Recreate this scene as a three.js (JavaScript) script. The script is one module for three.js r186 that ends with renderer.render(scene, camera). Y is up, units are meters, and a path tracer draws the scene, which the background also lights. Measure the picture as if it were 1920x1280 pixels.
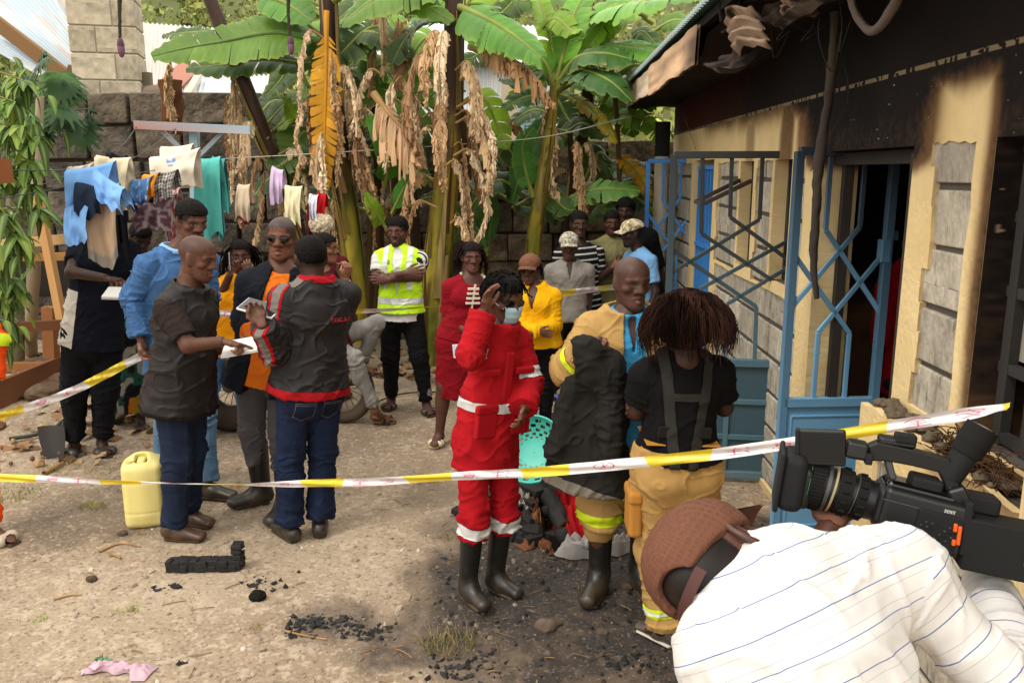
import * as THREE from 'three';
import { mergeGeometries } from 'three/addons/utils/BufferGeometryUtils.js';
import { RoundedBoxGeometry } from 'three/addons/geometries/RoundedBoxGeometry.js';

// ---------- camera, sky, sun, exposure ----------
const CAM_H = 2.1, PITCH = 11.52 * Math.PI / 180, FOCAL = 1570;
const scene = new THREE.Scene();
const camera = new THREE.PerspectiveCamera(2 * Math.atan(640 / FOCAL) * 180 / Math.PI, 1.5, 0.05, 400);
camera.position.set(0, CAM_H, 0); camera.rotation.x = -PITCH;
const renderer = new THREE.WebGLRenderer({ antialias: true });
renderer.toneMapping = THREE.LinearToneMapping;
renderer.toneMappingExposure = 1.8;
renderer.shadowMap.enabled = true;
{ // bright even overcast
  const W = 64, H = 32, d = new Float32Array(W * H * 4);
  for (let j = 0; j < H; j++) for (let i = 0; i < W; i++) {
    const el = ((j + .5) / H - .5) * Math.PI, s = Math.max(0, Math.sin(el));
    let v = el > 0 ? 0.97 + 0.36 * s : 0.25, o = (j * W + i) * 4;
    d[o] = v * 1.02; d[o + 1] = v * 1.0; d[o + 2] = v * (el > 0 ? 0.96 : 0.85); d[o + 3] = 1;
  }
  const t = new THREE.DataTexture(d, W, H, THREE.RGBAFormat, THREE.FloatType);
  t.mapping = THREE.EquirectangularReflectionMapping; t.magFilter = THREE.LinearFilter; t.minFilter = THREE.LinearFilter; t.needsUpdate = true;
  scene.background = t; scene.environment = t;
}
const sun = new THREE.DirectionalLight(new THREE.Color(1, 0.94, 0.85), 0.95);
sun.position.set(-7, 14, 2); sun.target.position.set(0, 0, -5);
sun.castShadow = true; sun.shadow.radius = 28; sun.shadow.mapSize.set(2048, 2048);
Object.assign(sun.shadow.camera, { left: -14, right: 14, top: 14, bottom: -14, near: 1, far: 40 });
scene.add(sun, sun.target);

// ---------- helpers ----------
const V = (x, y, z) => new THREE.Vector3(x, y, z), PI = Math.PI, rad = a => a * PI / 180;
const cP = Math.cos(PITCH), sP = Math.sin(PITCH);
function rayDir(px, py) { const a = (px - 960) / FOCAL, b = (640 - py) / FOCAL; return V(a, -sP + b * cP, -cP - b * sP); }
const at = (px, py, dist) => { const r = rayDir(px, py); return V(0, CAM_H, 0).addScaledVector(r, dist / -r.z); };   // point seen at a photo pixel, dist metres ahead
const onGround = (px, py, h = 0) => { const r = rayDir(px, py); return V(0, CAM_H, 0).addScaledVector(r, (h - CAM_H) / r.y); };
function rng(seed) { let s = seed >>> 0; return () => { s = (s + 0x6D2B79F5) >>> 0; let t = s; t = Math.imul(t ^ (t >>> 15), t | 1); t ^= t + Math.imul(t ^ (t >>> 7), t | 61); return ((t ^ (t >>> 14)) >>> 0) / 4294967296; }; }
const clamp = (x, a = 0, b = 1) => x < a ? a : x > b ? b : x, mix = (a, b, t) => a + (b - a) * t, sstep = (a, b, x) => { const t = clamp((x - a) / (b - a)); return t * t * (3 - 2 * t); };
const PERM = new Float32Array(4096); { const r = rng(77); for (let i = 0; i < 4096; i++) PERM[i] = r() * 2 - 1; }
const hsh = (x, y, z) => PERM[(Math.imul(x, 374761393) ^ Math.imul(y, 668265263) ^ Math.imul(z, 1442695041)) >>> 7 & 4095];
function n3(x, y, z) {   // smooth value noise, -1..1
  const xi = Math.floor(x), yi = Math.floor(y), zi = Math.floor(z); let u = x - xi, v = y - yi, w = z - zi;
  u = u * u * (3 - 2 * u); v = v * v * (3 - 2 * v); w = w * w * (3 - 2 * w);
  const a = mix(mix(hsh(xi, yi, zi), hsh(xi + 1, yi, zi), u), mix(hsh(xi, yi + 1, zi), hsh(xi + 1, yi + 1, zi), u), v);
  const b = mix(mix(hsh(xi, yi, zi + 1), hsh(xi + 1, yi, zi + 1), u), mix(hsh(xi, yi + 1, zi + 1), hsh(xi + 1, yi + 1, zi + 1), u), v);
  return mix(a, b, w);
}
const fbm = (x, y, z, o = 4) => { let s = 0, a = .5; for (let i = 0; i < o; i++) { s += a * n3(x, y, z); x = x * 2.03 + 7.1; y = y * 2.03 + 3.7; z = z * 2.03 + 1.3; a *= .5; } return s; };
const C = h => new THREE.Color(h);                       // sRGB hex to linear colour
const names = new Map();
function numbered(n) { const k = names.get(n) || 0; names.set(n, k + 1); return k ? n + '_' + String(k).padStart(3, '0') : n; }
function sh(o) { o.castShadow = true; o.receiveShadow = true; return o; }
function tag(o, label, category, group) { Object.assign(o.userData, { label, category }); if (group) o.userData.group = group; return o; }
function thing(name, label, category, pos, group) { const g = new THREE.Group(); g.name = numbered(name); if (pos) g.position.copy(pos); scene.add(g); return tag(g, label, category, group); }
function part(name, geo, mat, parent) { const m = sh(new THREE.Mesh(geo, mat)); m.name = parent ? name : numbered(name); (parent || scene).add(m); return m; }
function struct(name, geo, mat) { const m = part(name, geo, mat); m.userData.kind = 'structure'; return m; }
function inParent(geo, parent) { parent.updateWorldMatrix(true, false); return geo.applyMatrix4(parent.matrixWorld.clone().invert()); }  // geometry made in world space
const mat = (color, roughness = .85, o = {}) => new THREE.MeshPhysicalMaterial({ color, roughness, side: THREE.DoubleSide, specularIntensity: roughness > .79 ? .3 : roughness > .55 ? .6 : 1, ...o });
const box = (w, h, d, x = 0, y = 0, z = 0) => new THREE.BoxGeometry(w, h, d).translate(x, y, z);
const rbox = (w, h, d, r = .008, x = 0, y = 0, z = 0) => new RoundedBoxGeometry(w, h, d, 2, Math.min(r, w / 2.01, h / 2.01, d / 2.01)).translate(x, y, z);
function strip(g) { const o = new THREE.BufferGeometry(), s = g.index ? g.toNonIndexed() : g; for (const k of ['position', 'normal', 'uv']) if (s.attributes[k]) o.setAttribute(k, s.attributes[k]); return o; }
const join = (gs) => mergeGeometries(gs.map(strip));
// beam of rectangular section from a to b; w across, h along the 'up' hint
function beam(a, b, w, h, up = V(0, 1, 0), r = 0) {
  const d = b.clone().sub(a), L = d.length(); d.normalize(); const x = d.clone().cross(up); if (x.lengthSq() < 1e-6) x.set(1, 0, 0); x.normalize(); const y = x.clone().cross(d);
  const g = r ? rbox(w, h, L, r) : new THREE.BoxGeometry(w, h, L);
  return g.applyMatrix4(new THREE.Matrix4().makeBasis(x, y, d.negate()).setPosition(a.clone().add(b).multiplyScalar(.5)));
}
const tube = (pts, r, seg = 24, rs = 7) => new THREE.TubeGeometry(new THREE.CatmullRomCurve3(pts), seg, r, rs);
function taperTube(pts, radii, seg = 24, rs = 8, seed = 0, bump = 0) {   // tube whose radius follows a list; closed ends
  const c = new THREE.CatmullRomCurve3(pts), g = new THREE.TubeGeometry(c, seg, 1, rs), p = g.attributes.position;
  for (let i = 0; i <= seg; i++) {
    const t = i / seg, o = c.getPointAt(t), k = t * (radii.length - 1), a = Math.floor(Math.min(k, radii.length - 1.001)), r = mix(radii[a], radii[a + 1], k - a);
    for (let j = 0; j <= rs; j++) { const q = i * (rs + 1) + j; const rr = r * (1 + bump * n3((j % rs) * 1.7 + seed, i * .55, seed * 3.1)); p.setXYZ(q, o.x + (p.getX(q) - o.x) * rr, o.y + (p.getY(q) - o.y) * rr, o.z + (p.getZ(q) - o.z) * rr); }
  }
  g.computeVertexNormals(); return g;
}
function colorize(g, fn) { const p = g.attributes.position, a = new Float32Array(p.count * 3), c = new THREE.Color(); for (let i = 0; i < p.count; i++) { fn(p.getX(i), p.getY(i), p.getZ(i), c, i); a[i * 3] = c.r; a[i * 3 + 1] = c.g; a[i * 3 + 2] = c.b; } g.setAttribute('color', new THREE.BufferAttribute(a, 3)); return g; }
function gridGeo(nu, nv, f) {   // f(u,v) -> Vector3, u,v in 0..1
  const p = [], uv = [], idx = [];
  for (let j = 0; j <= nv; j++) for (let i = 0; i <= nu; i++) { const q = f(i / nu, j / nv, i, j); p.push(q.x, q.y, q.z); uv.push(i / nu, j / nv); }
  for (let j = 0; j < nv; j++) for (let i = 0; i < nu; i++) { const a = j * (nu + 1) + i, b = a + 1, c = a + nu + 1, d = c + 1; idx.push(a, b, d, a, d, c); }
  const g = new THREE.BufferGeometry(); g.setAttribute('position', new THREE.Float32BufferAttribute(p, 3)); g.setAttribute('uv', new THREE.Float32BufferAttribute(uv, 2)); g.setIndex(idx); g.computeVertexNormals(); return g;
}
function canvasTex(w, h, draw, srgb = true) { const c = document.createElement('canvas'); c.width = w; c.height = h; draw(c.getContext('2d'), w, h); const t = new THREE.CanvasTexture(c); if (srgb) t.colorSpace = THREE.SRGBColorSpace; t.wrapS = t.wrapT = THREE.RepeatWrapping; return t; }
// texture from a function of (u, v): returns [r,g,b] (linear 0..1) ; or a height
function dataTex(w, h, fn, srgb = true) {
  const d = new Uint8Array(w * h * 4), enc = x => { x = clamp(x); return 255 * (x <= .0031308 ? 12.92 * x : 1.055 * Math.pow(x, 1 / 2.4) - .055); };
  for (let j = 0; j < h; j++) for (let i = 0; i < w; i++) { const c = fn((i + .5) / w, (j + .5) / h), o = (j * w + i) * 4; if (srgb) { d[o] = enc(c[0]); d[o + 1] = enc(c[1]); d[o + 2] = enc(c[2]); } else d[o] = d[o + 1] = d[o + 2] = 255 * clamp(c); d[o + 3] = 255; }
  const t = new THREE.DataTexture(d, w, h); if (srgb) t.colorSpace = THREE.SRGBColorSpace; t.wrapS = t.wrapT = THREE.RepeatWrapping; t.magFilter = THREE.LinearFilter; t.minFilter = THREE.LinearMipmapLinearFilter; t.generateMipmaps = true; t.needsUpdate = true; return t;
}
// ---------- distance fields and meshing ----------
// primitive: {f(x,y,z) -> distance, tag, a, b (axis for t), t0, t1}
function cone(a, b, ra, rb, tg, t0 = 0, t1 = 1, capA = false, capB = false) {
  const ax = a.x, ay = a.y, az = a.z, dx = b.x - ax, dy = b.y - ay, dz = b.z - az, L2 = dx * dx + dy * dy + dz * dz || 1e-9, L = Math.sqrt(L2);
  return { tag: tg, a, b, t0, t1, L, tt: (x, y, z) => ((x - ax) * dx + (y - ay) * dy + (z - az) * dz) / L2, f(x, y, z) {
    x -= ax; y -= ay; z -= az; const tr = (x * dx + y * dy + z * dz) / L2, t = tr < 0 ? 0 : tr > 1 ? 1 : tr, px = x - t * dx, py = y - t * dy, pz = z - t * dz;
    let d = Math.sqrt(px * px + py * py + pz * pz) - (ra + (rb - ra) * t);
    if (capB) d = Math.max(d, (tr - 1) * L); if (capA) d = Math.max(d, -tr * L); return d;
  } };
}
// tapered elliptic bar: L = unit lateral axis, half widths w and half depths d at each end
function ebar(a, b, Lx, wa, da, wb, db, tg, t0 = 0, t1 = 1, capA = false, capB = false) {
  const ax = a.x, ay = a.y, az = a.z, dx = b.x - ax, dy = b.y - ay, dz = b.z - az, L2 = dx * dx + dy * dy + dz * dz || 1e-9, L = Math.sqrt(L2), ix = dx / L, iy = dy / L, iz = dz / L;
  const k = Lx.x * ix + Lx.y * iy + Lx.z * iz; let lx = Lx.x - k * ix, ly = Lx.y - k * iy, lz = Lx.z - k * iz; const n = Math.hypot(lx, ly, lz); lx /= n; ly /= n; lz /= n;
  const fx = ly * iz - lz * iy, fy = lz * ix - lx * iz, fz = lx * iy - ly * ix;
  return { tag: tg, a, b, t0, t1, L, tt: (x, y, z) => ((x - ax) * dx + (y - ay) * dy + (z - az) * dz) / L2, f(x, y, z) {
    x -= ax; y -= ay; z -= az; const tr = (x * dx + y * dy + z * dz) / L2, t = tr < 0 ? 0 : tr > 1 ? 1 : tr, qx = x - t * dx, qy = y - t * dy, qz = z - t * dz;
    const w = wa + (wb - wa) * t, dd = da + (db - da) * t, r = w < dd ? w : dd, e = (tr - t) * L;
    const ql = (qx * lx + qy * ly + qz * lz) * r / w, qf = (qx * fx + qy * fy + qz * fz) * r / dd;
    let d = Math.sqrt(ql * ql + qf * qf + e * e) - r; if (capB) d = Math.max(d, (tr - 1) * L); if (capA) d = Math.max(d, -tr * L); return d;
  } };
}
function ell(c, r, m, tg) {   // ellipsoid; m = optional rotation Matrix3-like rows [X,Y,Z]
  const R = Math.min(r.x, r.y, r.z), X = m ? m[0] : V(1, 0, 0), Y = m ? m[1] : V(0, 1, 0), Z = m ? m[2] : V(0, 0, 1);
  return { tag: tg, a: c, b: c, t0: 0, t1: 0, L: 1, tt: () => 0, f(x, y, z) { x -= c.x; y -= c.y; z -= c.z; const p = (x * X.x + y * X.y + z * X.z) / r.x, q = (x * Y.x + y * Y.y + z * Y.z) / r.y, s = (x * Z.x + y * Z.y + z * Z.z) / r.z; return (Math.sqrt(p * p + q * q + s * s) - 1) * R; } };
}
function rbx(c, h, r, m, tg) {  // rounded box
  const X = m ? m[0] : V(1, 0, 0), Y = m ? m[1] : V(0, 1, 0), Z = m ? m[2] : V(0, 0, 1);
  return { tag: tg, a: c, b: c, t0: 0, t1: 0, L: 1, tt: () => 0, f(x, y, z) { x -= c.x; y -= c.y; z -= c.z; const p = Math.abs(x * X.x + y * X.y + z * X.z) - h.x + r, q = Math.abs(x * Y.x + y * Y.y + z * Y.z) - h.y + r, s = Math.abs(x * Z.x + y * Z.y + z * Z.z) - h.z + r; const P = p > 0 ? p : 0, Q = q > 0 ? q : 0, S = s > 0 ? s : 0; return Math.sqrt(P * P + Q * Q + S * S) + Math.min(0, Math.max(p, q, s)) - r; } };
}
const smin = (a, b, k) => { const h = k - Math.abs(a - b); return (a < b ? a : b) - (h > 0 ? h * h / (4 * k) : 0); };
function field(add, sub = [], k = .03, ks = .01) {
  const f = (x, y, z, A = add, S = sub) => { let d = 1e3; for (const p of A) d = smin(d, p.f(x, y, z), p.k || k); for (const p of S) { const e = -p.f(x, y, z), h = ks - Math.abs(d - e); d = (d > e ? d : e) + (h > 0 ? h * h / (4 * ks) : 0); } return d; };
  return { add, sub, k, ks, f };
}
let VAL = new Float32Array(1), IDX = new Int32Array(1);
// naive surface nets over the active blocks; returns {pos:[], idx:[]}
function meshField(F, cell, lo, hi) {
  const B = 8, nb = [0, 1, 2].map(i => Math.max(1, Math.ceil((hi.getComponent(i) - lo.getComponent(i)) / cell / B))), nx = nb[0] * B + 1, ny = nb[1] * B + 1, nz = nb[2] * B + 1, N = nx * ny * nz;
  if (VAL.length < N) { VAL = new Float32Array(N); IDX = new Int32Array(N); }
  const half = B * cell * .5, diag = half * 1.7321 + F.k + .004, act = [];
  VAL.fill(1, 0, N); IDX.fill(-1, 0, N);
  for (let bz = 0; bz < nb[2]; bz++) for (let by = 0; by < nb[1]; by++) for (let bx = 0; bx < nb[0]; bx++) {
    const cx = lo.x + bx * B * cell + half, cy = lo.y + by * B * cell + half, cz = lo.z + bz * B * cell + half;
    const ds = F.add.map(p => p.f(cx, cy, cz)); let mn = 1e3; for (const d of ds) if (d < mn) mn = d;
    const full = F.f(cx, cy, cz), skip = full > diag * 1.15 || full < -diag * 1.15;
    if (skip) { if (full < 0) for (let k = 0; k <= B; k++) for (let j = 0; j <= B; j++) { const o = ((bz * B + k) * ny + by * B + j) * nx + bx * B; for (let i = 0; i <= B; i++) if (VAL[o + i] === 1) VAL[o + i] = -1; } continue; }
    const A = F.add.filter((p, i) => ds[i] < mn + 2 * diag + F.k), S = F.sub.filter(p => p.f(cx, cy, cz) < diag * 1.5 + F.ks);
    act.push(bx, by, bz);
    for (let k = 0; k <= B; k++) for (let j = 0; j <= B; j++) { const o = ((bz * B + k) * ny + by * B + j) * nx + bx * B, y = lo.y + (by * B + j) * cell, z = lo.z + (bz * B + k) * cell; for (let i = 0; i <= B; i++) VAL[o + i] = F.f(lo.x + (bx * B + i) * cell, y, z, A, S); }
  }
  const pos = [], idx = []; const sy = nx, sz = nx * ny;
  for (let q = 0; q < act.length; q += 3) for (let k = 0; k < B; k++) for (let j = 0; j < B; j++) for (let i = 0; i < B; i++) {
    const X = act[q] * B + i, Y = act[q + 1] * B + j, Z = act[q + 2] * B + k, o = Z * sz + Y * sy + X; IDX[o] = -1;
    const v0 = VAL[o], v1 = VAL[o + 1], v2 = VAL[o + sy], v3 = VAL[o + sy + 1], v4 = VAL[o + sz], v5 = VAL[o + sz + 1], v6 = VAL[o + sz + sy], v7 = VAL[o + sz + sy + 1];
    const s = (v0 < 0) + (v1 < 0) + (v2 < 0) + (v3 < 0) + (v4 < 0) + (v5 < 0) + (v6 < 0) + (v7 < 0); if (s === 0 || s === 8) continue;
    let n = 0, x = 0, y = 0, z = 0;
    const E = (a, b, x0, y0, z0, ax) => { if ((a < 0) !== (b < 0)) { const t = a / (a - b); n++; x += x0 + (ax === 0 ? t : 0); y += y0 + (ax === 1 ? t : 0); z += z0 + (ax === 2 ? t : 0); } };
    E(v0, v1, 0, 0, 0, 0); E(v2, v3, 0, 1, 0, 0); E(v4, v5, 0, 0, 1, 0); E(v6, v7, 0, 1, 1, 0);
    E(v0, v2, 0, 0, 0, 1); E(v1, v3, 1, 0, 0, 1); E(v4, v6, 0, 0, 1, 1); E(v5, v7, 1, 0, 1, 1);
    E(v0, v4, 0, 0, 0, 2); E(v1, v5, 1, 0, 0, 2); E(v2, v6, 0, 1, 0, 2); E(v3, v7, 1, 1, 0, 2);
    IDX[o] = pos.length / 3; pos.push(lo.x + (X + x / n) * cell, lo.y + (Y + y / n) * cell, lo.z + (Z + z / n) * cell);
  }
  for (let q = 0; q < act.length; q += 3) for (let k = 0; k < B; k++) for (let j = 0; j < B; j++) for (let i = 0; i < B; i++) {
    const X = act[q] * B + i, Y = act[q + 1] * B + j, Z = act[q + 2] * B + k, o = Z * sz + Y * sy + X, v = VAL[o] < 0;
    const Q = (a, b, c, d, fl) => { a = IDX[a]; b = IDX[b]; c = IDX[c]; d = IDX[d]; if (a < 0 || b < 0 || c < 0 || d < 0) return; if (fl) idx.push(a, b, c, a, c, d); else idx.push(a, c, b, a, d, c); };
    if (Y && Z && v !== (VAL[o + 1] < 0)) Q(o - sy - sz, o - sz, o, o - sy, v);
    if (X && Z && v !== (VAL[o + sy] < 0)) Q(o - 1 - sz, o - 1, o, o - sz, v);
    if (X && Y && v !== (VAL[o + sz] < 0)) Q(o - 1 - sy, o - sy, o, o - 1, v);
  }
  return { pos: new Float32Array(pos), idx };
}
function boundsOf(add, pad) { const lo = V(1e9, 1e9, 1e9), hi = V(-1e9, -1e9, -1e9); for (const p of add) for (const q of [p.a, p.b]) { lo.min(q); hi.max(q); } return [lo.subScalar(pad), hi.addScalar(pad)]; }
function rawGeo(pos, idx) { const g = new THREE.BufferGeometry(); g.setAttribute('position', new THREE.BufferAttribute(pos instanceof Float32Array ? pos : new Float32Array(pos), 3)); g.setIndex(idx); g.computeVertexNormals(); return g; }
// splits a mesh where val crosses 0; returns [inside, outside] as geometries (position, color)
function splitMesh(g, val) {
  const P = g.attributes.position.array, Nn = g.attributes.normal.array, Cc = g.attributes.color?.array, I = g.index.array, outs = [0, 1].map(() => ({ p: [], n: [], c: [], i: [], m: new Map() }));
  const put = (o, key, a, b, t) => { let v = o.m.get(key); if (v !== undefined) return v; v = o.p.length / 3; o.m.set(key, v); for (let k = 0; k < 3; k++) { o.p.push(mix(P[a * 3 + k], P[b * 3 + k], t)); o.n.push(mix(Nn[a * 3 + k], Nn[b * 3 + k], t)); if (Cc) o.c.push(mix(Cc[a * 3 + k], Cc[b * 3 + k], t)); } return v; };
  for (let q = 0; q < I.length; q += 3) {
    const T = [I[q], I[q + 1], I[q + 2]];
    for (let s = 0; s < 2; s++) {
      const o = outs[s], poly = [];
      for (let e = 0; e < 3; e++) {
        const a = T[e], b = T[(e + 1) % 3], va = s ? -val[a] : val[a], vb = s ? -val[b] : val[b];
        if (va >= 0) poly.push(put(o, a, a, a, 0));
        if ((va >= 0) !== (vb >= 0)) { const A = Math.min(a, b), Bb = Math.max(a, b); poly.push(put(o, 1e7 + A * 1e6 + Bb, A, Bb, val[A] / (val[A] - val[Bb]))); }
      }
      for (let e = 2; e < poly.length; e++) o.i.push(poly[0], poly[e - 1], poly[e]);
    }
  }
  return outs.map(o => { if (!o.i.length) return null; const r = new THREE.BufferGeometry(); r.setAttribute('position', new THREE.Float32BufferAttribute(o.p, 3)); r.setAttribute('normal', new THREE.Float32BufferAttribute(o.n, 3)); if (Cc) r.setAttribute('color', new THREE.Float32BufferAttribute(o.c, 3)); r.setIndex(o.i); return r; });
}
function inflate(g, d) { const p = g.attributes.position.array, n = g.attributes.normal.array; for (let i = 0; i < p.length; i++) p[i] += n[i] * d; return g; }

function mainPieces(m, share) {   // drops loose crumbs of a meshed field
  const n = m.pos.length / 3, par = new Int32Array(n); for (let i = 0; i < n; i++) par[i] = i; const find = a => { while (par[a] !== a) { par[a] = par[par[a]]; a = par[a]; } return a; };
  for (let q = 0; q < m.idx.length; q += 3) { const a = find(m.idx[q]), b = find(m.idx[q + 1]), c = find(m.idx[q + 2]); par[b] = a; par[find(c)] = a; }
  const cnt = new Map(); let mx = 0; for (let i = 0; i < n; i++) { const r = find(i), k = (cnt.get(r) || 0) + 1; cnt.set(r, k); if (k > mx) mx = k; }
  const idx = [], map = new Int32Array(n).fill(-1), pos = []; for (let q = 0; q < m.idx.length; q += 3) { if (cnt.get(find(m.idx[q])) < mx * share) continue; for (let k = 0; k < 3; k++) { const v = m.idx[q + k]; if (map[v] < 0) { map[v] = pos.length / 3; pos.push(m.pos[v * 3], m.pos[v * 3 + 1], m.pos[v * 3 + 2]); } idx.push(map[v]); } }
  return { pos: new Float32Array(pos), idx };
}
// ---------- people ----------
const M = {
  skin: mat(0xffffff, .5, { vertexColors: true, specularIntensity: .55 }), cloth: mat(0xffffff, .92, { vertexColors: true }), shell: mat(0xffffff, .62, { vertexColors: true }),
  rubber: mat(0xffffff, .42, { vertexColors: true }), hair: mat(0xffffff, .8, { vertexColors: true, specularIntensity: .2 }), lens: mat(0x0a0908, .08), metalThin: mat(0x2a2622, .3, { metalness: .7 }),
  reflect: mat(0xc9c9c6, .38, { metalness: .15 }), lime: mat(0xd6ee2a, .6),
};
// head in its own space: origin between the ears, y up, z to the face, metres
function headField(open) {
  const s = [];
  for (const k of [-1, 1]) s.push(
    ell(V(k * .047, -.018, .052), V(.022, .02, .024)), ell(V(k * .031, .0035, .0735), V(.0125, .0125, .0125)),
    cone(V(k * .012, .0245, .0885), V(k * .05, .022, .068), .010, .009), cone(V(0, -.030, .094), V(k * .0165, -.0305, .090), .009, .0095),
    cone(V(0, -.0555, .0925), V(k * .022, -.0645, .077), .0072, .004), cone(V(0, -.0695 - open, .0905), V(k * .02, -.0685 - open * .4, .077), .0082, .0045),
    ell(V(k * .077, -.004, -.006), V(.009, .031, .018), [V(.94, 0, k * .34).normalize(), V(0, .97, -.22).normalize(), V(-k * .34, .22, .94).normalize()]));
  const add = [ell(V(0, .036, -.016), V(.075, .083, .096)), ell(V(0, .052, .026), V(.066, .054, .063)), ebar(V(0, -.005, .03), V(0, -.083, .052), V(1, 0, 0), .063, .056, .037, .032), ebar(V(0, -.03, -.01), V(0, -.082, .03), V(1, 0, 0), .063, .06, .05, .04), ell(V(0, -.099 - open, .068), V(.022, .018, .019)),
    cone(V(0, .016, .087), V(0, -.024, .105), .0095, .0125), ebar(V(0, -.05, -.022), V(0, -.16, -.04), V(1, 0, 0), .052, .052, .058, .054), ...s];
  for (let i = 7; i < add.length; i++) add[i].k = .012;
  const sub = [-1, 1].map(k => cone(V(0, -.0622 - open * .5, .103), V(k * .021, -.0668 - open * .3, .086), .0022 + open * .5, .0016));
  for (const k of [-1, 1]) sub.push(ell(V(k * .033, .006, .096), V(.017, .0095, .0125)), ell(V(k * .0085, -.039, .098), V(.004, .003, .004)));
  return field(add, sub, .03, .012);
}
const headCache = new Map();
function headMesh(cell, open = 0) {
  const key = cell + '/' + open; if (!headCache.has(key)) headCache.set(key, meshField(headField(open), cell, V(-.11, -.19, -.15), V(.11, .15, .145)));
  const m = headCache.get(key); return { pos: m.pos.slice(), idx: m.idx };
}
function paintHead(pos, h) {
  const col = new Float32Array(pos.length), skin = C(h.skin).multiplyScalar(1.25), dark = skin.clone().multiplyScalar(.62), lip = skin.clone().lerp(C(h.lip || 0x7a423c), .3), c = new THREE.Color(), hairC = C(h.hairC || 0x15110f), white = C(0x8c8178), iris = C(0x120b08);
  for (let i = 0; i < pos.length; i += 3) {
    const x = pos[i], y = pos[i + 1], z = pos[i + 2], ax = Math.abs(x); c.copy(skin);
    c.multiplyScalar(1 + .13 * fbm(x * 40 + h.seed, y * 40, z * 40, 3));
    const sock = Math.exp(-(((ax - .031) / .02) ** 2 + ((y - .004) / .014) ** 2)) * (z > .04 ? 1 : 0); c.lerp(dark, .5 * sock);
    const mo = Math.exp(-((x / .022) ** 2 + ((y + .063 + (h.open || 0) * .5) / (.0125 + (h.open || 0) * .6)) ** 2)); if (z > .06) c.lerp(lip, clamp(1.6 * mo - .25));
    if (z > .055 && ax > .01 && ax < .05) { const by = .0225 + .004 * Math.cos((ax - .03) * 60); if (Math.abs(y - by) < .0042) c.lerp(hairC, h.fem ? .7 : .62); }
    if (!h.shut && z > .05) { const ex = (ax - .031) / .0125, ey = (y - .0042) / .0042; const e = ex * ex + ey * ey; if (e < 1) { c.copy(white); const lx = x - (x > 0 ? .031 : -.031) - (h.gaze || 0); if (lx * lx + (y - .0045) * (y - .0045) < 4.6e-5) c.copy(iris); } else if (e < 1.8 && ey > -.2) c.lerp(hairC, .5); }
    else if (h.shut && z > .05) { const ex = (ax - .031) / .015; if (ex * ex < 1 && Math.abs(y + .0005 + .002 * ex * ex) < .0016) c.lerp(hairC, .75); }
    const line = .058 + (h.hl || 0) - .05 * sstep(.035, .075, ax) + .015 * n3(x * 90, 3, z * 90); // hairline
    let sc = z > -.002 + .012 * n3(y * 80, x * 60, 1) ? sstep(line - .006, line + .006, y) : sstep(-.052 - z * .1, -.035, y) * (ax > .068 && z > -.03 && y < .035 ? 0 : 1);
    if (z > 0 && z < .035 && ax > .058 && y > -.005 && y < line) sc = Math.max(sc, .8);
    if (h.scalp) c.lerp(hairC, sc * h.scalp);
    if (h.beard && z > .0 && y < -.03) { let b = sstep(-.045, -.062, y + .012 * n3(x * 70, y * 70, 5)) * (1 - clamp(1.6 * mo)); if (ax < .03 && y > -.055 && y < -.042 && z > .08) b = Math.max(b, .8); if (y < -.118) b *= .2; c.lerp(hairC, b * h.beard); }
    else if (h.tache && z > .075 && ax < .03 && y > -.0535 && y < -.041) c.lerp(hairC, h.tache);
    col[i] = c.r; col[i + 1] = c.g; col[i + 2] = c.b;
  }
  return col;
}
// hand: wrist at origin, fingers along +y, palm faces +z, thumb on +x side
const handCache = new Map(), CURL = { relaxed: [.25, .45, .3], grip: [.75, 1.15, .7], flat: [.05, .1, .08], point: [.05, .08, .05], hold: [.55, .75, .4], head: [.2, .35, .25] };
function handMesh(pose, cell) {
  const key = pose + cell; if (handCache.has(key)) return handCache.get(key);
  const add = [ebar(V(0, -.01, 0), V(0, .045, .002), V(1, 0, 0), .026, .02, .037, .0165), ebar(V(0, .045, .002), V(0, .084, 0), V(1, 0, 0), .037, .0165, .0385, .0125)];
  [[.031, .086, .072, 0], [.0105, .091, .082, 1], [-.0105, .088, .076, 2], [-.030, .08, .06, 3]].forEach(([x, y, l, i]) => {
    let cu = CURL[pose]; if (pose === 'point' && i > 0) cu = CURL.grip; let a = 0, p = V(x, y - .012, 0), r = .0094 - (i === 3 ? .0012 : 0);
    const sp = (pose === 'grip' ? .03 : .12) * (x / .03), seg = [l * .46, l * .3, l * .24];
    for (let s = 0; s < 3; s++) { a += cu[s] * (1 + .08 * i); const q = p.clone().add(V(Math.sin(sp) * seg[s], Math.cos(a) * seg[s], Math.sin(a) * seg[s])), c = cone(p, q, r, r * .9); c.k = .005; add.push(c); p = q; r *= .9; }
  });
  const th = pose === 'grip' || pose === 'hold' ? [V(.03, .022, .006), V(.047, .05, .022), V(.036, .078, .036), V(.022, .094, .04)] : [V(.028, .02, .004), V(.052, .048, .014), V(.062, .076, .02), V(.066, .097, .022)];
  for (let s = 0; s < 3; s++) { const c = cone(th[s], th[s + 1], [.014, .0105, .0095][s], [.011, .0098, .008][s]); c.k = .008; add.push(c); }
  const m = meshField(field(add, [], .012), cell, V(-.07, -.04, -.05), V(.1, .19, .1)); handCache.set(key, m); return m;
}
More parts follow.
